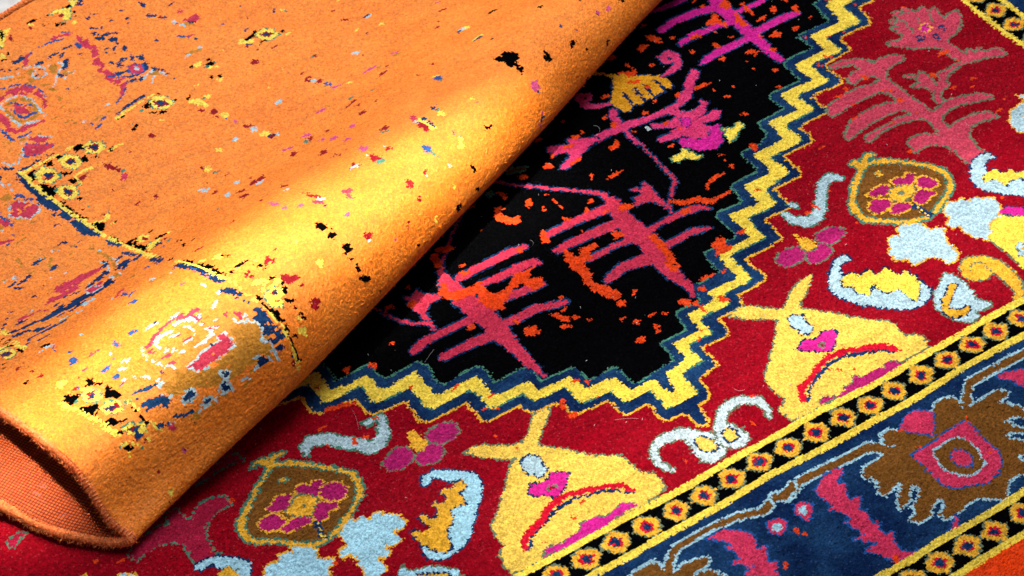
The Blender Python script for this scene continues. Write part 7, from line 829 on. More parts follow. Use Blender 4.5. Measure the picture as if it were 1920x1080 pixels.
# ------------------------------------------------------------------ yarn materials
YARN = {'R': (.235, .0011, .008), 'R2': (.5, .004, .02), 'K': (.0013, .0013, .0018), 'N': (.0028, .014, .060), 'Y': (.74, .53, .06), 'Y2': (.70, .45, .07), 'G': (.66, .34, .025),
 'A': (.58, .26, .012), 'B': (.15, .058, .010), 'C': (.46, .026, .065), 'C2': (.46, .045, .085), 'C3': (.28, .008, .035), 'C4': (.50, .028, .085), 'MG': (.50, .012, .22), 'MG2': (.55, .014, .22),
 'CP': (.54, .032, .13), 'PM': (.34, .010, .11), 'LB': (.34, .48, .55), 'LB2': (.30, .54, .68), 'LB3': (.27, .47, .58), 'T': (.05, .17, .12), 'T2': (.11, .15, .095),
 'BL': (.012, .07, .26), 'O': (.60, .045, .006), 'O2': (.78, .185, .008), 'W': (.42, .50, .53), 'M': (.5, .06, .2), 'OR': (.68, .045, .005), 'X': (.80, .19, .05)}
NAMES = list(YARN); CID = {k: i for i, k in enumerate(NAMES)}
FULL = {'R': 'dark_red', 'R2': 'bright_red', 'K': 'black', 'N': 'navy', 'Y': 'yellow', 'Y2': 'warm_yellow', 'G': 'gold', 'A': 'amber', 'B': 'brown', 'C': 'crimson', 'C2': 'rose', 'C3': 'dark_rose', 'C4': 'raspberry', 'MG': 'magenta', 'MG2': 'fuchsia', 'CP': 'pink', 'PM': 'plum', 'LB': 'pale_blue', 'LB2': 'sky_blue', 'LB3': 'grey_blue', 'T': 'teal', 'T2': 'sage', 'BL': 'blue', 'O': 'vermilion', 'O2': 'orange', 'W': 'white', 'M': 'mauve', 'OR': 'red_orange', 'X': 'rust_orange'}

def yarn_material(key, rough=0.75, sheen=0.25, var=0.22, spec=0.25):
    mt = bpy.data.materials.new('wool_' + FULL[key]); mt.use_nodes = True
    nt = mt.node_tree; n = nt.nodes; lk = nt.links; b = n['Principled BSDF']
    tc = n.new('ShaderNodeTexCoord')
    sn = n.new('ShaderNodeVectorMath'); sn.operation = 'SNAP'; sn.inputs[1].default_value = (.0013, .0013, .0013); lk.new(tc.outputs['Object'], sn.inputs[0])
    wn = n.new('ShaderNodeTexWhiteNoise'); wn.noise_dimensions = '3D'; lk.new(sn.outputs[0], wn.inputs['Vector'])
    spk = n.new('ShaderNodeMapRange'); spk.inputs['From Min'].default_value = .955; spk.inputs['From Max'].default_value = 1.0; spk.inputs['To Max'].default_value = .008 if key == 'K' else .10; lk.new(wn.outputs['Value'], spk.inputs['Value'])
    mp = n.new('ShaderNodeMapping'); mp.inputs['Scale'].default_value = (1.0, 9.0, 1.0); lk.new(tc.outputs['Object'], mp.inputs['Vector'])
    ab = n.new('ShaderNodeTexNoise'); ab.inputs['Scale'].default_value = 9; ab.inputs['Detail'].default_value = 4; lk.new(mp.outputs[0], ab.inputs['Vector'])
    a1 = n.new('ShaderNodeMapRange'); a1.inputs['To Min'].default_value = 1 - var; a1.inputs['To Max'].default_value = 1 + var * .75; lk.new(wn.outputs['Value'], a1.inputs['Value'])
    a2 = n.new('ShaderNodeMapRange'); a2.inputs['From Min'].default_value = .3; a2.inputs['From Max'].default_value = .7; a2.inputs['To Min'].default_value = 1 - var * .45; a2.inputs['To Max'].default_value = 1 + var * .45; lk.new(ab.outputs['Fac'], a2.inputs['Value'])
    mu = n.new('ShaderNodeMath'); mu.operation = 'MULTIPLY'; lk.new(a1.outputs[0], mu.inputs[0]); lk.new(a2.outputs[0], mu.inputs[1])
    mx = n.new('ShaderNodeMix'); mx.data_type = 'RGBA'; mx.blend_type = 'MULTIPLY'; mx.inputs['Factor'].default_value = 1
    mx.inputs['A'].default_value = (*YARN[key], 1); lk.new(mu.outputs[0], mx.inputs['B']); 
    m2 = n.new('ShaderNodeMix'); m2.data_type = 'RGBA'; lk.new(spk.outputs[0], m2.inputs['Factor']); lk.new(mx.outputs['Result'], m2.inputs['A']); m2.inputs['B'].default_value = tuple(.25 + .75 * v for v in YARN[key]) + (1,)
    lk.new(m2.outputs['Result'], b.inputs['Base Color'])
    c = YARN[key]; mean = sum(c) / 3   # uneven dye: slow drift towards a lighter, duller tone
    light = (.83, .265, .030) if key == 'O2' else (.018, .078, .20) if key == 'N' else tuple(min(.8, v * 1.22 + mean * .04) for v in c)
    mo = n.new('ShaderNodeTexNoise'); mo.inputs['Scale'].default_value = 15; mo.inputs['Detail'].default_value = 7; mo.inputs['Roughness'].default_value = .68; lk.new(tc.outputs['Object'], mo.inputs['Vector'])
    mr = n.new('ShaderNodeMapRange'); mr.inputs['From Min'].default_value = .40; mr.inputs['From Max'].default_value = .68; mr.inputs['To Max'].default_value = .15 if key == 'K' else .6; lk.new(mo.outputs['Fac'], mr.inputs['Value'])
    m3 = n.new('ShaderNodeMix'); m3.data_type = 'RGBA'; lk.new(mr.outputs[0], m3.inputs['Factor']); m3.inputs['A'].default_value = (*c, 1); m3.inputs['B'].default_value = (*light, 1)
    lk.new(m3.outputs['Result'], mx.inputs['A'])
    s2 = n.new('ShaderNodeVectorMath'); s2.operation = 'SNAP'; s2.inputs[1].default_value = (.0025, .0025, .0025); lk.new(tc.outputs['Object'], s2.inputs[0])
    w2 = n.new('ShaderNodeTexWhiteNoise'); w2.noise_dimensions = '3D'; lk.new(s2.outputs[0], w2.inputs['Vector'])
    r2 = n.new('ShaderNodeMapRange'); r2.inputs['To Min'].default_value = .82; r2.inputs['To Max'].default_value = 1.16; lk.new(w2.outputs['Value'], r2.inputs['Value'])
    mu2 = n.new('ShaderNodeMath'); mu2.operation = 'MULTIPLY'; lk.new(mu.outputs[0], mu2.inputs[0]); lk.new(r2.outputs[0], mu2.inputs[1]); lk.new(mu2.outputs[0], mx.inputs['B'])
    nap = n.new('ShaderNodeTexNoise'); nap.inputs['Scale'].default_value = 45; nap.inputs['Detail'].default_value = 5; lk.new(tc.outputs['Object'], nap.inputs['Vector'])
    bm = n.new('ShaderNodeBump'); bm.inputs['Strength'].default_value = .28; bm.inputs['Distance'].default_value = .004; lk.new(nap.outputs['Fac'], bm.inputs['Height']); lk.new(bm.outputs[0], b.inputs['Normal'])
    b.inputs['Roughness'].default_value = rough; b.inputs['Specular IOR Level'].default_value = 0 if key == 'K' else spec
    b.inputs['Sheen Weight'].default_value = sheen; b.inputs['Sheen Roughness'].default_value = 0.5
    b.inputs['Sheen Tint'].default_value = tuple(min(1, .6 + .4 * v / max(c)) for v in c) + (1,)
    return mt
MAT = {k: yarn_material(k, .9, .0, .30, .03) for k in NAMES}
YARN.update({'B': (.40, .165, .016), 'N': (.0035, .018, .080), 'BL': (.012, .06, .24), 'Y': (.76, .56, .07)})
MATU = {k: yarn_material(k, .62, .0, .20, .30 if k in ('O2', 'X') else .02 if k in ('K', 'N') else .10) for k in NAMES}


# ------------------------------------------------------------------ mesh helpers
def tag(o, label=None, cat=None, kind=None, group=None):
    if label: o['label'] = label
    if cat: o['category'] = cat
    if kind: o['kind'] = kind
    if group: o['group'] = group
    return o
def make_mesh(name, V, F, mats, mi=None, parent=None, smooth=False):
    """V (n,3) millimetres, F (m,k) vertex ids"""
    me = bpy.data.meshes.new(name); F = np.asarray(F); k = F.shape[1]
    me.vertices.add(len(V)); me.vertices.foreach_set('co', (np.asarray(V) * MM).astype(np.float32).ravel())
    me.loops.add(F.size); me.loops.foreach_set('vertex_index', F.astype(np.int32).ravel())
    me.polygons.add(len(F)); me.polygons.foreach_set('loop_start', np.arange(0, F.size, k, dtype=np.int32))
    for mt in mats: me.materials.append(mt)
    if mi is not None: me.polygons.foreach_set('material_index', np.asarray(mi, np.int32))
    me.polygons.foreach_set('use_smooth', np.full(len(F), smooth))
    me.update(calc_edges=True)
    o = bpy.data.objects.new(name, me); COL.objects.link(o)
    if parent: o.parent = parent
    return o
def empty(name, loc=(0, 0, 0)):
    o = bpy.data.objects.new(name, None); COL.objects.link(o); o.empty_display_size = 0.05; o.location = loc
    return o

# ------------------------------------------------------------------ pattern raster (in rug coordinates, mm)
class Raster:
    def __init__(s, x0, x1, y0, y1, res=0.8):
        s.x0, s.y0, s.res = x0, y0, res; s.nx = int((x1 - x0) / res); s.ny = int((y1 - y0) / res)
        s.col = np.zeros((s.ny, s.nx), np.int16); s.part = np.zeros((s.ny, s.nx), np.int16)
        s.X = x0 + (np.arange(s.nx) + .5) * res; s.Y = y0 + (np.arange(s.ny) + .5) * res
    def box(s, P, pad):
        a = np.floor((P.min(0) - pad - (s.x0, s.y0)) / s.res).astype(int); b = np.ceil((P.max(0) + pad - (s.x0, s.y0)) / s.res).astype(int) + 1
        return max(a[0], 0), min(b[0], s.nx), max(a[1], 0), min(b[1], s.ny)
    def poly(s, P, bx):
        i0, i1, j0, j1 = bx; mk = np.zeros((j1 - j0, i1 - i0 + 1), bool); Y = s.Y[j0:j1]
        Q = np.roll(P, -1, 0)
        for (xa, ya), (xb, yb) in zip(P, Q):
            if ya == yb: continue
            lo, hi = min(ya, yb), max(ya, yb); r = np.nonzero((Y >= lo) & (Y < hi))[0]
            if not len(r): continue
            x = xa + (Y[r] - ya) / (yb - ya) * (xb - xa)
            c = np.clip(np.ceil((x - s.x0) / s.res - .5).astype(int) - i0, 0, i1 - i0)
            mk[r, c] ^= True
        return np.logical_xor.accumulate(mk, 1)[:, :-1]
    def stroke(s, P, bx):
        i0, i1, j0, j1 = bx; mk = np.zeros((j1 - j0, i1 - i0), bool)
        for a, b in zip(P[:-1], P[1:]):
            k = s.box(np.array([a[:2], b[:2]]), max(a[2], b[2]) / 2 + 1); k0, k1, l0, l1 = max(k[0], i0), min(k[1], i1), max(k[2], j0), min(k[3], j1)
            if k1 <= k0 or l1 <= l0: continue
            X = s.X[None, k0:k1]; Y = s.Y[l0:l1, None]; d = b[:2] - a[:2]; L2 = max(d @ d, 1e-6)
            t = np.clip(((X - a[0]) * d[0] + (Y - a[1]) * d[1]) / L2, 0, 1); w = (a[2] + (b[2] - a[2]) * t) / 2
            mk[l0 - j0:l1 - j0, k0 - i0:k1 - i0] |= (X - a[0] - t * d[0]) ** 2 + (Y - a[1] - t * d[1]) ** 2 <= w * w
        return mk
    def paint(s, col, ol, shapes, pid):
        items = []; lo = []; hi = []
        for sh in shapes:
            if sh[0] == 'L': P = np.array(sh[1:], float).reshape(-1, 3) / 2; items.append((1, P)); w = P[:, 2].max() / 2
            else: P = np.array(sh, float).reshape(-1, 2) / 2; items.append((0, P)); w = 0
            lo.append(P[:, :2].min(0) - w); hi.append(P[:, :2].max(0) + w)
        bx = s.box(np.array([np.min(lo, 0), np.max(hi, 0)]), 5)
        i0, i1, j0, j1 = bx
        if i1 - i0 < 2 or j1 - j0 < 2: return
        mk = np.zeros((j1 - j0, i1 - i0), bool)
        for st, P in items: mk |= s.stroke(P, bx) if st else s.poly(P, bx)
        if ol:
            r = ol[1] / s.res; k = int(math.ceil(r)); dm = mk.copy()
            for dy in range(-k, k + 1):
                for dx in range(-k, k + 1):
                    if dx * dx + dy * dy <= r * r + .3:
                        ys, yd = (slice(dy, None), slice(None, -dy or None)) if dy >= 0 else (slice(None, dy), slice(-dy, None))
                        xs, xd = (slice(dx, None), slice(None, -dx or None)) if dx >= 0 else (slice(None, dx), slice(-dx, None))
                        dm[yd, xd] |= mk[ys, xs]
            s.col[j0:j1, i0:i1][dm] = CID[ol[0]]; s.part[j0:j1, i0:i1][dm] = pid
        s.col[j0:j1, i0:i1][mk] = CID[col]; s.part[j0:j1, i0:i1][mk] = pid
    def mask(s, fn, col, pid):
        mk = fn(s.X[None, :], s.Y[:, None]); s.col[mk] = CID[col]; s.part[mk] = pid
    def sample(s, x, y, jit=0.34, knot=2.4, streak=0.8, worn=None):
        x, y = x + 1.0 * np.sin(y / 37 + x / 83) + .5 * np.sin(x / 19 + 2), y + 1.0 * np.sin(x / 41 - y / 97) + .6 * np.sin(x / 17 + y / 29)
        ki, kj = np.floor(x / knot).astype(int), np.floor(y / knot).astype(int)
        kx, ky = ki * knot + knot / 2, kj * knot + knot / 2
        sh = rng.normal(0, 1, (97, 1024))                      # knots shifted along their row
        x = x + .72 * (kx - x) + rng.normal(0, jit, x.shape) + streak * sh[(ki // 4) % 97, kj % 1024]; y = y + .72 * (ky - y) + rng.normal(0, jit * .8, y.shape)
        i = np.clip(((x - s.x0) / s.res).astype(int), 0, s.nx - 1); j = np.clip(((y - s.y0) / s.res).astype(int), 0, s.ny - 1)
        col, part = s.col[j, i], s.part[j, i]
        if worn is not None:                                   # pattern knots lost in short runs along the weave
            N = rng.normal(0, 1, (1024, 1024)); N = sum(np.roll(N, k, 0) for k in range(6)) / 2.45; N = .8 * N + .6 * np.roll(N, 1, 1)
            big = N[ki % 1024, kj % 1024] > worn[part]
            col = np.where(big, CID['O2'], col); part = np.where(big, 0, part)
        return col, part

def pile_grid(x0, x1, y0, y1, cell, place, fine, raster, parts, amp, root, mats, worn=None):
    """relief of a cut pile: blocks of 10x10 cells, split as finely as fine() says; one mesh per pattern part"""
    B = 10; bs = cell * B; nbx = int((x1 - x0) / bs); nby = int((y1 - y0) / bs)
    bx, by = np.meshgrid(np.arange(nbx), np.arange(nby), indexing='ij')
    f = fine(x0 + (bx + .5) * bs, y0 + (by + .5) * bs, bs)
    NX, NY = nbx * B + 1, nby * B + 1
    used = np.zeros((NX, NY), bool)
    Qs, cxs, cys = [], [], []
    for lev, st in ((2, 1), (1, 2), (0, B)):           # quads of 1, 2 or 10 cells
        fi, fj = np.nonzero(f == lev); a = np.arange(0, B, st)
        I = (fi[:, None, None] * B + a[None, :, None] + 0 * a[None, None, :]).ravel(); J = (fj[:, None, None] * B + 0 * a[None, :, None] + a[None, None, :]).ravel()
        Qs.append(np.stack([I * NY + J, (I + st) * NY + J, (I + st) * NY + J + st, I * NY + J + st], 1)); cxs.append(x0 + (I + st / 2) * cell); cys.append(y0 + (J + st / 2) * cell)
    Q = np.concatenate(Qs); cx = np.concatenate(cxs); cy = np.concatenate(cys)
    col, part = raster.sample(cx, cy, worn=worn)
    ids = np.unique(Q); gx = x0 + (ids // NY) * cell; gy = y0 + (ids % NY) * cell
    inner = (gx > x0) & (gx < x1 - cell) & (gy > y0) & (gy < y1 - cell)
    jx = gx + rng.normal(0, .22 * cell, gx.shape) * inner; jy = gy + rng.normal(0, .22 * cell, gx.shape) * inner
    k = 2.4
    kn = rng.normal(0, 1, (int((x1 - x0) / k) + 3, int((y1 - y0) / k) + 3)); ki = ((gx - x0) / k).astype(int); kj = ((gy - y0) / k).astype(int)
    dome = np.cos(((gx - x0) / k - ki - .5) * 2.2) * np.cos(((gy - y0) / k - kj - .5) * 2.2)
    h = amp * (rng.normal(0, .42, gx.shape) + .42 * kn[ki, kj] + .7 * dome)
    V = place(jx, jy, h)
    remap = np.full(NX * NY, -1, np.int64); remap[ids] = np.arange(len(ids)); Q = remap[Q]
    order = np.argsort(part, kind='stable'); part = part[order]; Q = Q[order]; col = col[order]
    bounds = np.r_[0, np.nonzero(np.diff(part))[0] + 1, len(part)]
    objs = {}
    for a0, a1 in zip(bounds[:-1], bounds[1:]):
        pid = int(part[a0]); q = Q[a0:a1]; c = col[a0:a1]
        if a1 - a0 < 3: continue
        vid, inv = np.unique(q, return_inverse=True); cu, ci2 = np.unique(c, return_inverse=True)
        o = make_mesh(parts[pid][0], V[vid], inv.reshape(-1, 4), [mats[NAMES[i]] for i in cu], ci2, root)
        objs[pid] = o
        if parts[pid][1]: o['label'] = parts[pid][1]
    for pid, o in objs.items():
        if parts[pid][2] is not None and parts[pid][2] in objs: o.parent = objs[parts[pid][2]]
    return objs

# ------------------------------------------------------------------ floor and the pale woven cloth behind
fl = bpy.data.materials.new('pale_floor'); fl.use_nodes = True
nt = fl.node_tree; b = nt.nodes['Principled BSDF']; nz = nt.nodes.new('ShaderNodeTexNoise'); nz.inputs['Scale'].default_value = 40; cr = nt.nodes.new('ShaderNodeValToRGB')
cr.color_ramp.elements[0].color = (.50, .50, .49, 1); cr.color_ramp.elements[1].color = (.66, .66, .64, 1); nt.links.new(nz.outputs[0], cr.inputs[0]); nt.links.new(cr.outputs[0], b.inputs['Base Color']); b.inputs['Roughness'].default_value = .6
o = make_mesh('floor', np.array([(-2500, -2500, -9), (2500, -2500, -9), (2500, 2500, -9), (-2500, 2500, -9)], float), [(0, 1, 2, 3)], [fl]); tag(o, kind='structure', label='pale floor under the rugs')

# ------------------------------------------------------------------ lower rug
U0 = 43.0
low_root = empty('patterned_rug', (0, 0, -0.008)); low_root.matrix_world = Matrix.Translation((0, 0, 0))
tag(low_root, 'red rug with black zigzag medallion, yellow bell motifs and blue border, lying flat', 'rug')
PARTS = [('red_field', '', None), ('navy_border_field', '', None), ('guard_border', 'black guard border with yellow lines next to the red field', None), ('guard_border', 'outermost black guard border with yellow lines', None), ('plain_margin', '', None)]
R0 = Raster(-790, 875, -540, 640)
R0.col[:] = CID['R']
def ring(x, y): return np.maximum(np.maximum(x - 626, -284.5 - y), (2 * U0 - 626) - x)
R0.mask(lambda x, y: ring(x, y) > 0, 'N', 1)
for name, lab, ops in LOWER:
    if name == 'red_field': pid = 0
    else: PARTS.append((name, lab, None)); pid = len(PARTS) - 1
    for col, ol, sh in ops: R0.paint(col, ol, sh, pid)
for base, pid in ((0, 2), (168.5, 3)):
    R0.mask(lambda x, y: (ring(x, y) > base - 3.2) & (ring(x, y) < base + 36), 'Y', pid)
    R0.mask(lambda x, y: (ring(x, y) > base + 3.2) & (ring(x, y) < base + 29.6), 'K', pid)
R0.mask(lambda x, y: ring(x, y) > 168.5 + 36, 'OR', 4)
def diamond(R, x, y, pid):
    PARTS.append(('diamond_motif', '', pid)); k = len(PARTS) - 1
    a = np.arange(16) / 16 * 2 * np.pi; d = np.abs(np.cos(a)) ** 1.25 + np.abs(np.sin(a)) ** 1.25
    for r, c, ol in ((12.0, 'G', ('T2', 1.6)), (6.6, 'R2', 0), (4.6, 'N', 0)):
        q = r / d ** .8 * rng.uniform(.92, 1.08, 16) * (1 if r > 10 else rng.uniform(.9, 1.1))
        P = np.stack([x + np.cos(a) * q * 1.06, y + np.sin(a) * q], 1) * 2
        R.paint(c, ol, [[float(v) for v in P.ravel()]], k)
for i in range(-12, 20): diamond(R0, 24.4 + 30 * i + rng.normal(0, .8), -301 + rng.normal(0, .6), 2)
for i in range(-14, 26): diamond(R0, 17.9 + 30 * i + rng.normal(0, .8), -469.5 + rng.normal(0, .6), 3)
for i in range(-10, 12): diamond(R0, 642.5, 24 + 30 * i, 2)
for i in range(-15, 12): diamond(R0, 811, 24 + 30 * i, 3)
FOLD_A = math.radians(22.5)
def low_fine(x, y, bs):
    px, py = frame_px(np.stack([x, y, 0 * x], -1))
    t = x * math.cos(FOLD_A) + y * math.sin(FOLD_A); s = -x * math.sin(FOLD_A) + y * math.cos(FOLD_A)
    inside = lambda e: (px > -e) & (px < 1920 + e) & (py > -e) & (py < 1080 + e)
    return (inside(60).astype(int) + inside(700)) * ~((s > 170) & (t > -390)) * ~(s > 280)
CELL = 1.1
pile_grid(-780, 866, -528, 600, CELL, lambda x, y, h: np.stack([x, y, h + 1.3 * np.sin(x / 57 + y / 91) * np.sin(y / 63 + 1) + .7 * np.sin(x / 33 - y / 27)], -1), low_fine, R0, PARTS, .45, low_root, MAT)
o = make_mesh('backing', np.array([(-779, -527, -4), (865, -527, -4), (865, 599, -4), (-779, 599, -4), (-779, -527, -8.5), (865, -527, -8.5), (865, 599, -8.5), (-779, 599, -8.5)], float), [(0, 1, 2, 3), (7, 6, 5, 4), (0, 4, 5, 1), (1, 5, 6, 2), (2, 6, 7, 3), (3, 7, 4, 0)], [MAT['R']], None, low_root)

# ------------------------------------------------------------------ folded orange rug: a sheet bent round the fold axis
A=np.radians(22.5); AX=np.array([np.cos(A),np.sin(A),0]); PE=np.array([-np.sin(A),np.cos(A),0])
END=[(760,13),(320,13),(260,10.5),(210,8),(170,6),(145,4.8),(125,4),(108,3.8),(97,5.5),(90,9.5),(88.5,14),(93,18),(104,22),(114,29.5),(123,40),(133,51),(148,60.5),(174,60.5),(212,56),(252,51),(300,41),(350,30),(400,25),(460,24),(1300,24)]
MID=[(760,4),(240,4),(160,4.5),(126,5),(103,9),(87,16.5),(77,25),(70.5,33),(67,41),(67.3,50),(72,64),(80.5,79),(90,87),(99,92.5),(110,96),(121,98),(135,99),(150,98.5),(178,94),(197,88),(230,72),(260,56),(283,43.5),(315,33),(336,28),(360,25),(400,24),(1300,24)]
def sc(P,s0,ks,kz):
    o=[]
    for s,z in P:
        z2=z if z<=12 else (z-24)*kz+24 if z>24 else 12+(z-12)*(1.0)
        o.append((s0+(s-71)*ks,z2))
    return o
ST=[(-560,END),(-420,END),(-215,MID),(90,sc(MID,76.5,.84,.80)),(400,sc(MID,88.5,.66,.58)),(900,sc(MID,95,.6,.5))]
W=np.arange(-420,1100,2.0)
def resample(P):
    P=np.array(P,float); d=np.r_[0,np.cumsum(np.hypot(*np.diff(P,axis=0).T))]
    s=np.arange(0,d[-1],1.0); Q=np.stack([np.interp(s,d,P[:,0]),np.interp(s,d,P[:,1])],1)
    k=np.exp(-.5*(np.arange(-24,25)/5.0)**2); k/=k.sum()
    Qp=np.pad(Q,((24,24),(0,0)),mode='edge')
    Q=np.stack([np.convolve(Qp[:,i],k,'valid') for i in (0,1)],1)
    d=np.r_[0,np.cumsum(np.hypot(*np.diff(Q,axis=0).T))]
    i0=Q[:,0].argmin(); w=d-d[i0]
    return np.stack([np.interp(W,w,Q[:,0]),np.interp(W,w,Q[:,1])],1)
TAB=np.stack([resample(p) for _,p in ST]); TT=np.array([t for t,_ in ST],float)
def surf(t,w):
    t=np.asarray(t,float); w=np.asarray(w,float)
    i=np.clip(np.searchsorted(TT,t)-1,0,len(TT)-2); a=np.clip((t-TT[i])/(TT[i+1]-TT[i]),0,1); a=a*a*(3-2*a)
    x=np.clip((w-W[0])/2.0,0,len(W)-1.001); j=x.astype(int); b=(x-j)[...,None]; a=a[...,None]
    lo=TAB[i,j]*(1-b)+TAB[i,j+1]*b; hi=TAB[i+1,j]*(1-b)+TAB[i+1,j+1]*b
    s=lo*(1-a)+hi*a
    z=s[...,1]+ (1.7*np.sin(t/61+w/47)+1.0*np.sin(t/29-w/83+1)+1.2*np.sin(t/104+2))*np.clip((w-60)/80,0,1)
    return t[...,None]*AX+s[...,:1]*PE+z[...,None]*np.array([0,0,1.])
DL=np.radians(10.5)
T0=-421.0
def pq2tw(p,q): return T0+p*np.cos(DL)+q*np.sin(DL), -p*np.sin(DL)+q*np.cos(DL)
def tw2pq(t,w): t=t-T0; return t*np.cos(DL)-w*np.sin(DL), t*np.sin(DL)+w*np.cos(DL)

P0, P1, Q0, Q1 = -8.0, 1120.0, -330.0, 702.0
def sheet(p, q, h):
    """rug coordinates (p, q) and height above the pile line to space, following the fold"""
    # the bound edge wavers: it bulges on the underside and draws in at the turn
    p = p - (9 * np.exp(-((q + 75) / 45) ** 2) - 6 * np.exp(-(q / 20) ** 2) + 1.2 * np.sin(q / 31)) * np.exp(-(p - P0) / 35)
    t, w = pq2tw(p, q); P = surf(t, w); e = .8
    a = surf(t + e, w) - surf(t - e, w); c = surf(t, w + e) - surf(t, w - e)
    n = np.cross(a, c); n /= np.linalg.norm(n, axis=-1)[..., None]
    return P + n * np.asarray(h)[..., None]
up_root = empty('orange_rug'); tag(up_root, 'orange rug with scattered pattern fragments, folded over on top of the red rug', 'rug')
UPARTS = [('orange_field', '', None)]
R1 = Raster(P0 - 10, P1 + 10, Q0 - 10, Q1 + 10); R1.col[:] = CID['O2']
for name, lab, ops in UPPER:
    UPARTS.append((name, lab, None))
    for col, ol, sh in ops: R1.paint(col, ol, sh, len(UPARTS) - 1)
def up_fine(p, q, bs):
    t, w = pq2tw(p, q); S = surf(t, w); px, py = frame_px(S)
    inside = lambda e: (px > -e) & (px < 1920 + e) & (py > -e) & (py < 1080 + e)
    return (inside(50).astype(int) + inside(500)) * (w > -48)
pile_grid(P0, P1, Q0, Q1, CELL, sheet, up_fine, R1, UPARTS, .30, up_root, MATU, np.array([1.7 if 'guard' in n or n == 'diamond_motif' else 1.2 if ('fragment' in n or n in ('eye_motif', 'navy_streaks', 'navy_patch')) else 1.5 if 'motif' in n else 2.2 for n, _, _ in UPARTS]))
# woven back of the folded rug
pb = np.arange(P0, 420, 4.0); qb = np.arange(Q0, 420, 4.0); PB, QB = np.meshgrid(pb, qb, indexing='ij')
VB = sheet(PB, QB, np.full(PB.shape, -7.5)).reshape(-1, 3); nq = len(qb)
ii, jj = np.meshgrid(np.arange(len(pb) - 1), np.arange(nq - 1), indexing='ij'); ii = ii.ravel(); jj = jj.ravel()
FB = np.stack([ii * nq + jj, ii * nq + jj + 1, (ii + 1) * nq + jj + 1, (ii + 1) * nq + jj], 1)
wv = bpy.data.materials.new('woven_back'); wv.use_nodes = True; nt = wv.node_tree; b = nt.nodes['Principled BSDF']; b.inputs['Specular IOR Level'].default_value = .1
uv = nt.nodes.new('ShaderNodeUVMap'); uv.uv_map = 'weave'
br = nt.nodes.new('ShaderNodeTexBrick'); br.offset = 0.0; br.inputs['Scale'].default_value = 1; br.inputs['Brick Width'].default_value = 2.6; br.inputs['Row Height'].default_value = 3.0; br.inputs['Mortar Size'].default_value = .55; br.inputs['Mortar Smooth'].default_value = .6
br.inputs['Color1'].default_value = (.66, .125, .03, 1); br.inputs['Color2'].default_value = (.55, .085, .02, 1); br.inputs['Mortar'].default_value = (.15, .02, .012, 1)
nt.links.new(uv.outputs[0], br.inputs['Vector'])
mp = nt.nodes.new('ShaderNodeMapping'); mp.inputs['Scale'].default_value = (.42, .035, 1); nt.links.new(uv.outputs[0], mp.inputs['Vector'])
ns = nt.nodes.new('ShaderNodeTexNoise'); ns.inputs['Scale'].default_value = 1; ns.inputs['Detail'].default_value = 3; nt.links.new(mp.outputs[0], ns.inputs['Vector'])
rp = nt.nodes.new('ShaderNodeValToRGB'); rp.color_ramp.elements[0].position = .64; rp.color_ramp.elements[0].color = (0, 0, 0, 1); rp.color_ramp.elements[1].position = .74; rp.color_ramp.elements[1].color = (.4, .4, .4, 1); nt.links.new(ns.outputs[0], rp.inputs[0])
mth = nt.nodes.new('ShaderNodeMath'); mth.operation = 'MULTIPLY'; nt.links.new(rp.outputs[0], mth.inputs[0]); nt.links.new(br.outputs['Fac'], mth.inputs[1])
mx = nt.nodes.new('ShaderNodeMix'); mx.data_type = 'RGBA'; nt.links.new(mth.outputs[0], mx.inputs['Factor']); nt.links.new(br.outputs['Color'], mx.inputs['A']); mx.inputs['B'].default_value = (.45, .42, .62, 1)
nt.links.new(mx.outputs['Result'], b.inputs['Base Color']); b.inputs['Roughness'].default_value = .7
bp = nt.nodes.new('ShaderNodeBump'); bp.inputs['Strength'].default_value = .8; bp.inputs['Distance'].default_value = .0012; bp.invert = True; nt.links.new(br.outputs['Fac'], bp.inputs['Height']); nt.links.new(bp.outputs[0], b.inputs['Normal'])
o = make_mesh('woven_back', VB, FB, [wv], None, up_root, True); o['label'] = 'woven rust coloured back inside the fold'
uvl = o.data.uv_layers.new(name='weave'); uvc = np.stack([PB.ravel(), QB.ravel()], 1)[FB.ravel()]; uvl.data.foreach_set('uv', uvc.astype(np.float32).ravel())
# overcast edge cord
def cord(name, pts, nrm, rad, mat, parent, seg=14, label=None):
    n = len(pts); T = np.gradient(pts, axis=0); T /= np.linalg.norm(T, axis=1)[:, None]; Bn = np.cross(T, nrm)
    a = np.arange(seg) / seg * 2 * np.pi
    wrap = rad + .5 * np.sin(np.arange(n) / 23 + 1)[:, None] + .4 * np.sin(np.arange(n) / 9.0)[:, None] + .4 * np.sin(np.arange(n)[:, None] * 2.1 + a[None, :]) + rng.normal(0, .22, (n, seg))
    V = pts[:, None, :] + wrap[..., None] * (np.cos(a)[None, :, None] * nrm[:, None, :] + np.sin(a)[None, :, None] * Bn[:, None, :])
    i, j = np.meshgrid(np.arange(n - 1), np.arange(seg), indexing='ij'); i = i.ravel(); j = j.ravel(); j2 = (j + 1) % seg
    o = make_mesh(name, V.reshape(-1, 3), np.stack([i * seg + j, i * seg + j2, (i + 1) * seg + j2, (i + 1) * seg + j], 1), [mat], None, parent, False)
    if label: o['label'] = label
    return o
qs = np.arange(Q0, Q1, 1.1); c0 = sheet(np.full(qs.shape, P0), qs, np.full(qs.shape, -4.2)); c1 = sheet(np.full(qs.shape, P0), qs, np.full(qs.shape, -3.2)); nr = (c1 - c0)
cord('selvedge', c0, nr, 4.1, MATU['X'], up_root, label='rounded overcast edge of the orange rug')
ps = np.arange(P0, P1, 1.6); c0 = sheet(ps, np.full(ps.shape, Q1), np.full(ps.shape, -4.2)); c1 = sheet(ps, np.full(ps.shape, Q1), np.full(ps.shape, -3.2))
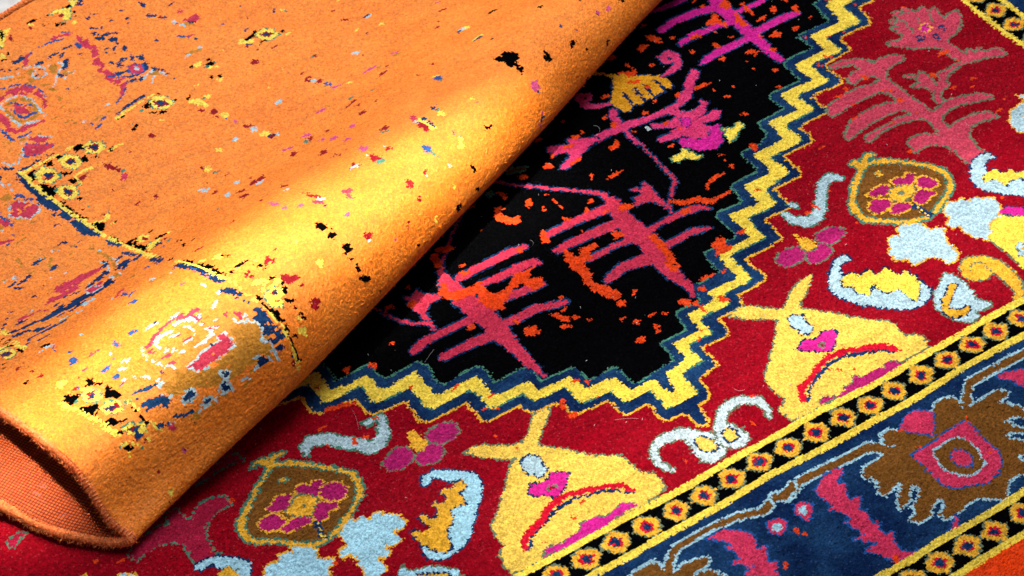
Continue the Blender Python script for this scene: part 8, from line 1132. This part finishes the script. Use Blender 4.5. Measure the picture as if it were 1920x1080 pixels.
cord('selvedge', c0, c1 - c0, 4.3, MAT['X'], up_root)
# loose wool fibres standing off the cord and the fold
def fibres(name, base, nrm, length, width, mat, parent):
    n = len(base); d = nrm + rng.normal(0, .55, (n, 3)); d /= np.linalg.norm(d, axis=1)[:, None]
    side = np.cross(d, rng.normal(0, 1, (n, 3))); side /= np.linalg.norm(side, axis=1)[:, None]
    L = rng.uniform(.4, 1, n)[:, None] * length; bend = rng.normal(0, .3, (n, 3)) * L
    V = np.stack([base - side * width, base + side * width, base + d * L * .55 + bend * .3 + side * width * .7, base + d * L + bend], 1).reshape(-1, 3)
    k = np.arange(n)[:, None] * 4
    F = np.concatenate([k + [0, 1, 2], k + [0, 2, 3]])
    return tag(make_mesh(name, V, F, [mat], None, parent), kind='stuff')
nf = 9000; qq = rng.uniform(-200, 420, nf); ang = rng.uniform(0, 2 * np.pi, nf)
b0 = sheet(np.full(nf, P0), qq, np.full(nf, -4.2)); b1 = sheet(np.full(nf, P0), qq, np.full(nf, -3.2)); tn = sheet(np.full(nf, P0), qq + 1, np.full(nf, -4.2)) - b0; n1 = b1 - b0; bn = np.cross(tn, n1); bn /= np.linalg.norm(bn, axis=1)[:, None]
dr = np.cos(ang)[:, None] * n1 + np.sin(ang)[:, None] * bn
fibres('edge_fuzz', b0 + dr * 4.0, dr, 4.4, .10, MATU['X'], up_root)
nf = 9000; pp = rng.uniform(P0, 900, nf); tt, ww = pq2tw(pp, 0 * pp); qv = rng.uniform(-45, 60, nf) + pp * math.tan(DL)
b0 = sheet(pp, qv, np.zeros(nf)); n1 = sheet(pp, qv, np.ones(nf)) - b0
fibres('pile_fuzz', b0, n1, 2.0, .12, MATU['O2'], up_root)

# ------------------------------------------------------------------ lint on the dark pile
lint_m = bpy.data.materials.new('lint'); lint_m.use_nodes = True; lint_m.node_tree.nodes['Principled BSDF'].inputs['Base Color'].default_value = (.7, .7, .72, 1); lint_m.node_tree.nodes['Principled BSDF'].inputs['Roughness'].default_value = .6
LV = []; LF = []
def strand(x, y, ang, L, curl, w):
    n = 7; a = ang; p = np.array([x, y]); k0 = len(LV)
    for i in range(n):
        z = 1.6 + 1.2 * math.sin(i / (n - 1) * math.pi); nx, ny = -math.sin(a), math.cos(a)
        LV.append((p[0] - nx * w, p[1] - ny * w, z)); LV.append((p[0] + nx * w, p[1] + ny * w, z + .15))
        p = p + L / (n - 1) * np.array([math.cos(a), math.sin(a)]); a += curl / n
    for i in range(n - 1): LF.append((k0 + 2 * i, k0 + 2 * i + 1, k0 + 2 * i + 3, k0 + 2 * i + 2))
for i in range(150):
    x, y = rng.uniform(-300, 560), rng.uniform(-300, 330)
    strand(x, y, rng.uniform(0, 6.3), rng.uniform(.7, 2.2), rng.normal(0, 1), rng.uniform(.12, .3))
for i in range(20):
    x, y = rng.uniform(-350, 500), rng.uniform(-280, 300)
    strand(x, y, rng.uniform(0, 6.3), rng.uniform(7, 26), rng.normal(0, 2.2), .05)
tag(make_mesh('lint', np.array(LV), np.array(LF), [lint_m]), 'fine pale lint and stray hairs scattered on the dark pile', 'lint', 'stuff')

# ------------------------------------------------------------------ white cloth behind the orange rug
cl = bpy.data.materials.new('white_wool'); cl.use_nodes = True; nt = cl.node_tree; b = nt.nodes['Principled BSDF']; b.inputs['Base Color'].default_value = (.62, .62, .61, 1); b.inputs['Roughness'].default_value = .8; b.inputs['Sheen Weight'].default_value = .3
gx, gy = np.meshgrid(np.arange(-620, 60, 3.0), np.arange(640, 1000, 3.0), indexing='ij')
gz = -2 + 2.2 * np.sin(gx / 5.0) * np.sin(gy / 5.0) + rng.normal(0, .7, gx.shape) + 6 * np.sin(gx / 90 + 1) * np.sin(gy / 70)
n2 = gx.shape[1]; ii, jj = np.meshgrid(np.arange(gx.shape[0] - 1), np.arange(n2 - 1), indexing='ij'); ii = ii.ravel(); jj = jj.ravel()
o = make_mesh('white_throw', np.stack([gx, gy, gz + 4], -1).reshape(-1, 3), np.stack([ii * n2 + jj, (ii + 1) * n2 + jj, (ii + 1) * n2 + jj + 1, ii * n2 + jj + 1], 1), [cl], None, None, True)
tag(o, 'white nubbly wool throw just showing in the top left corner', 'throw')
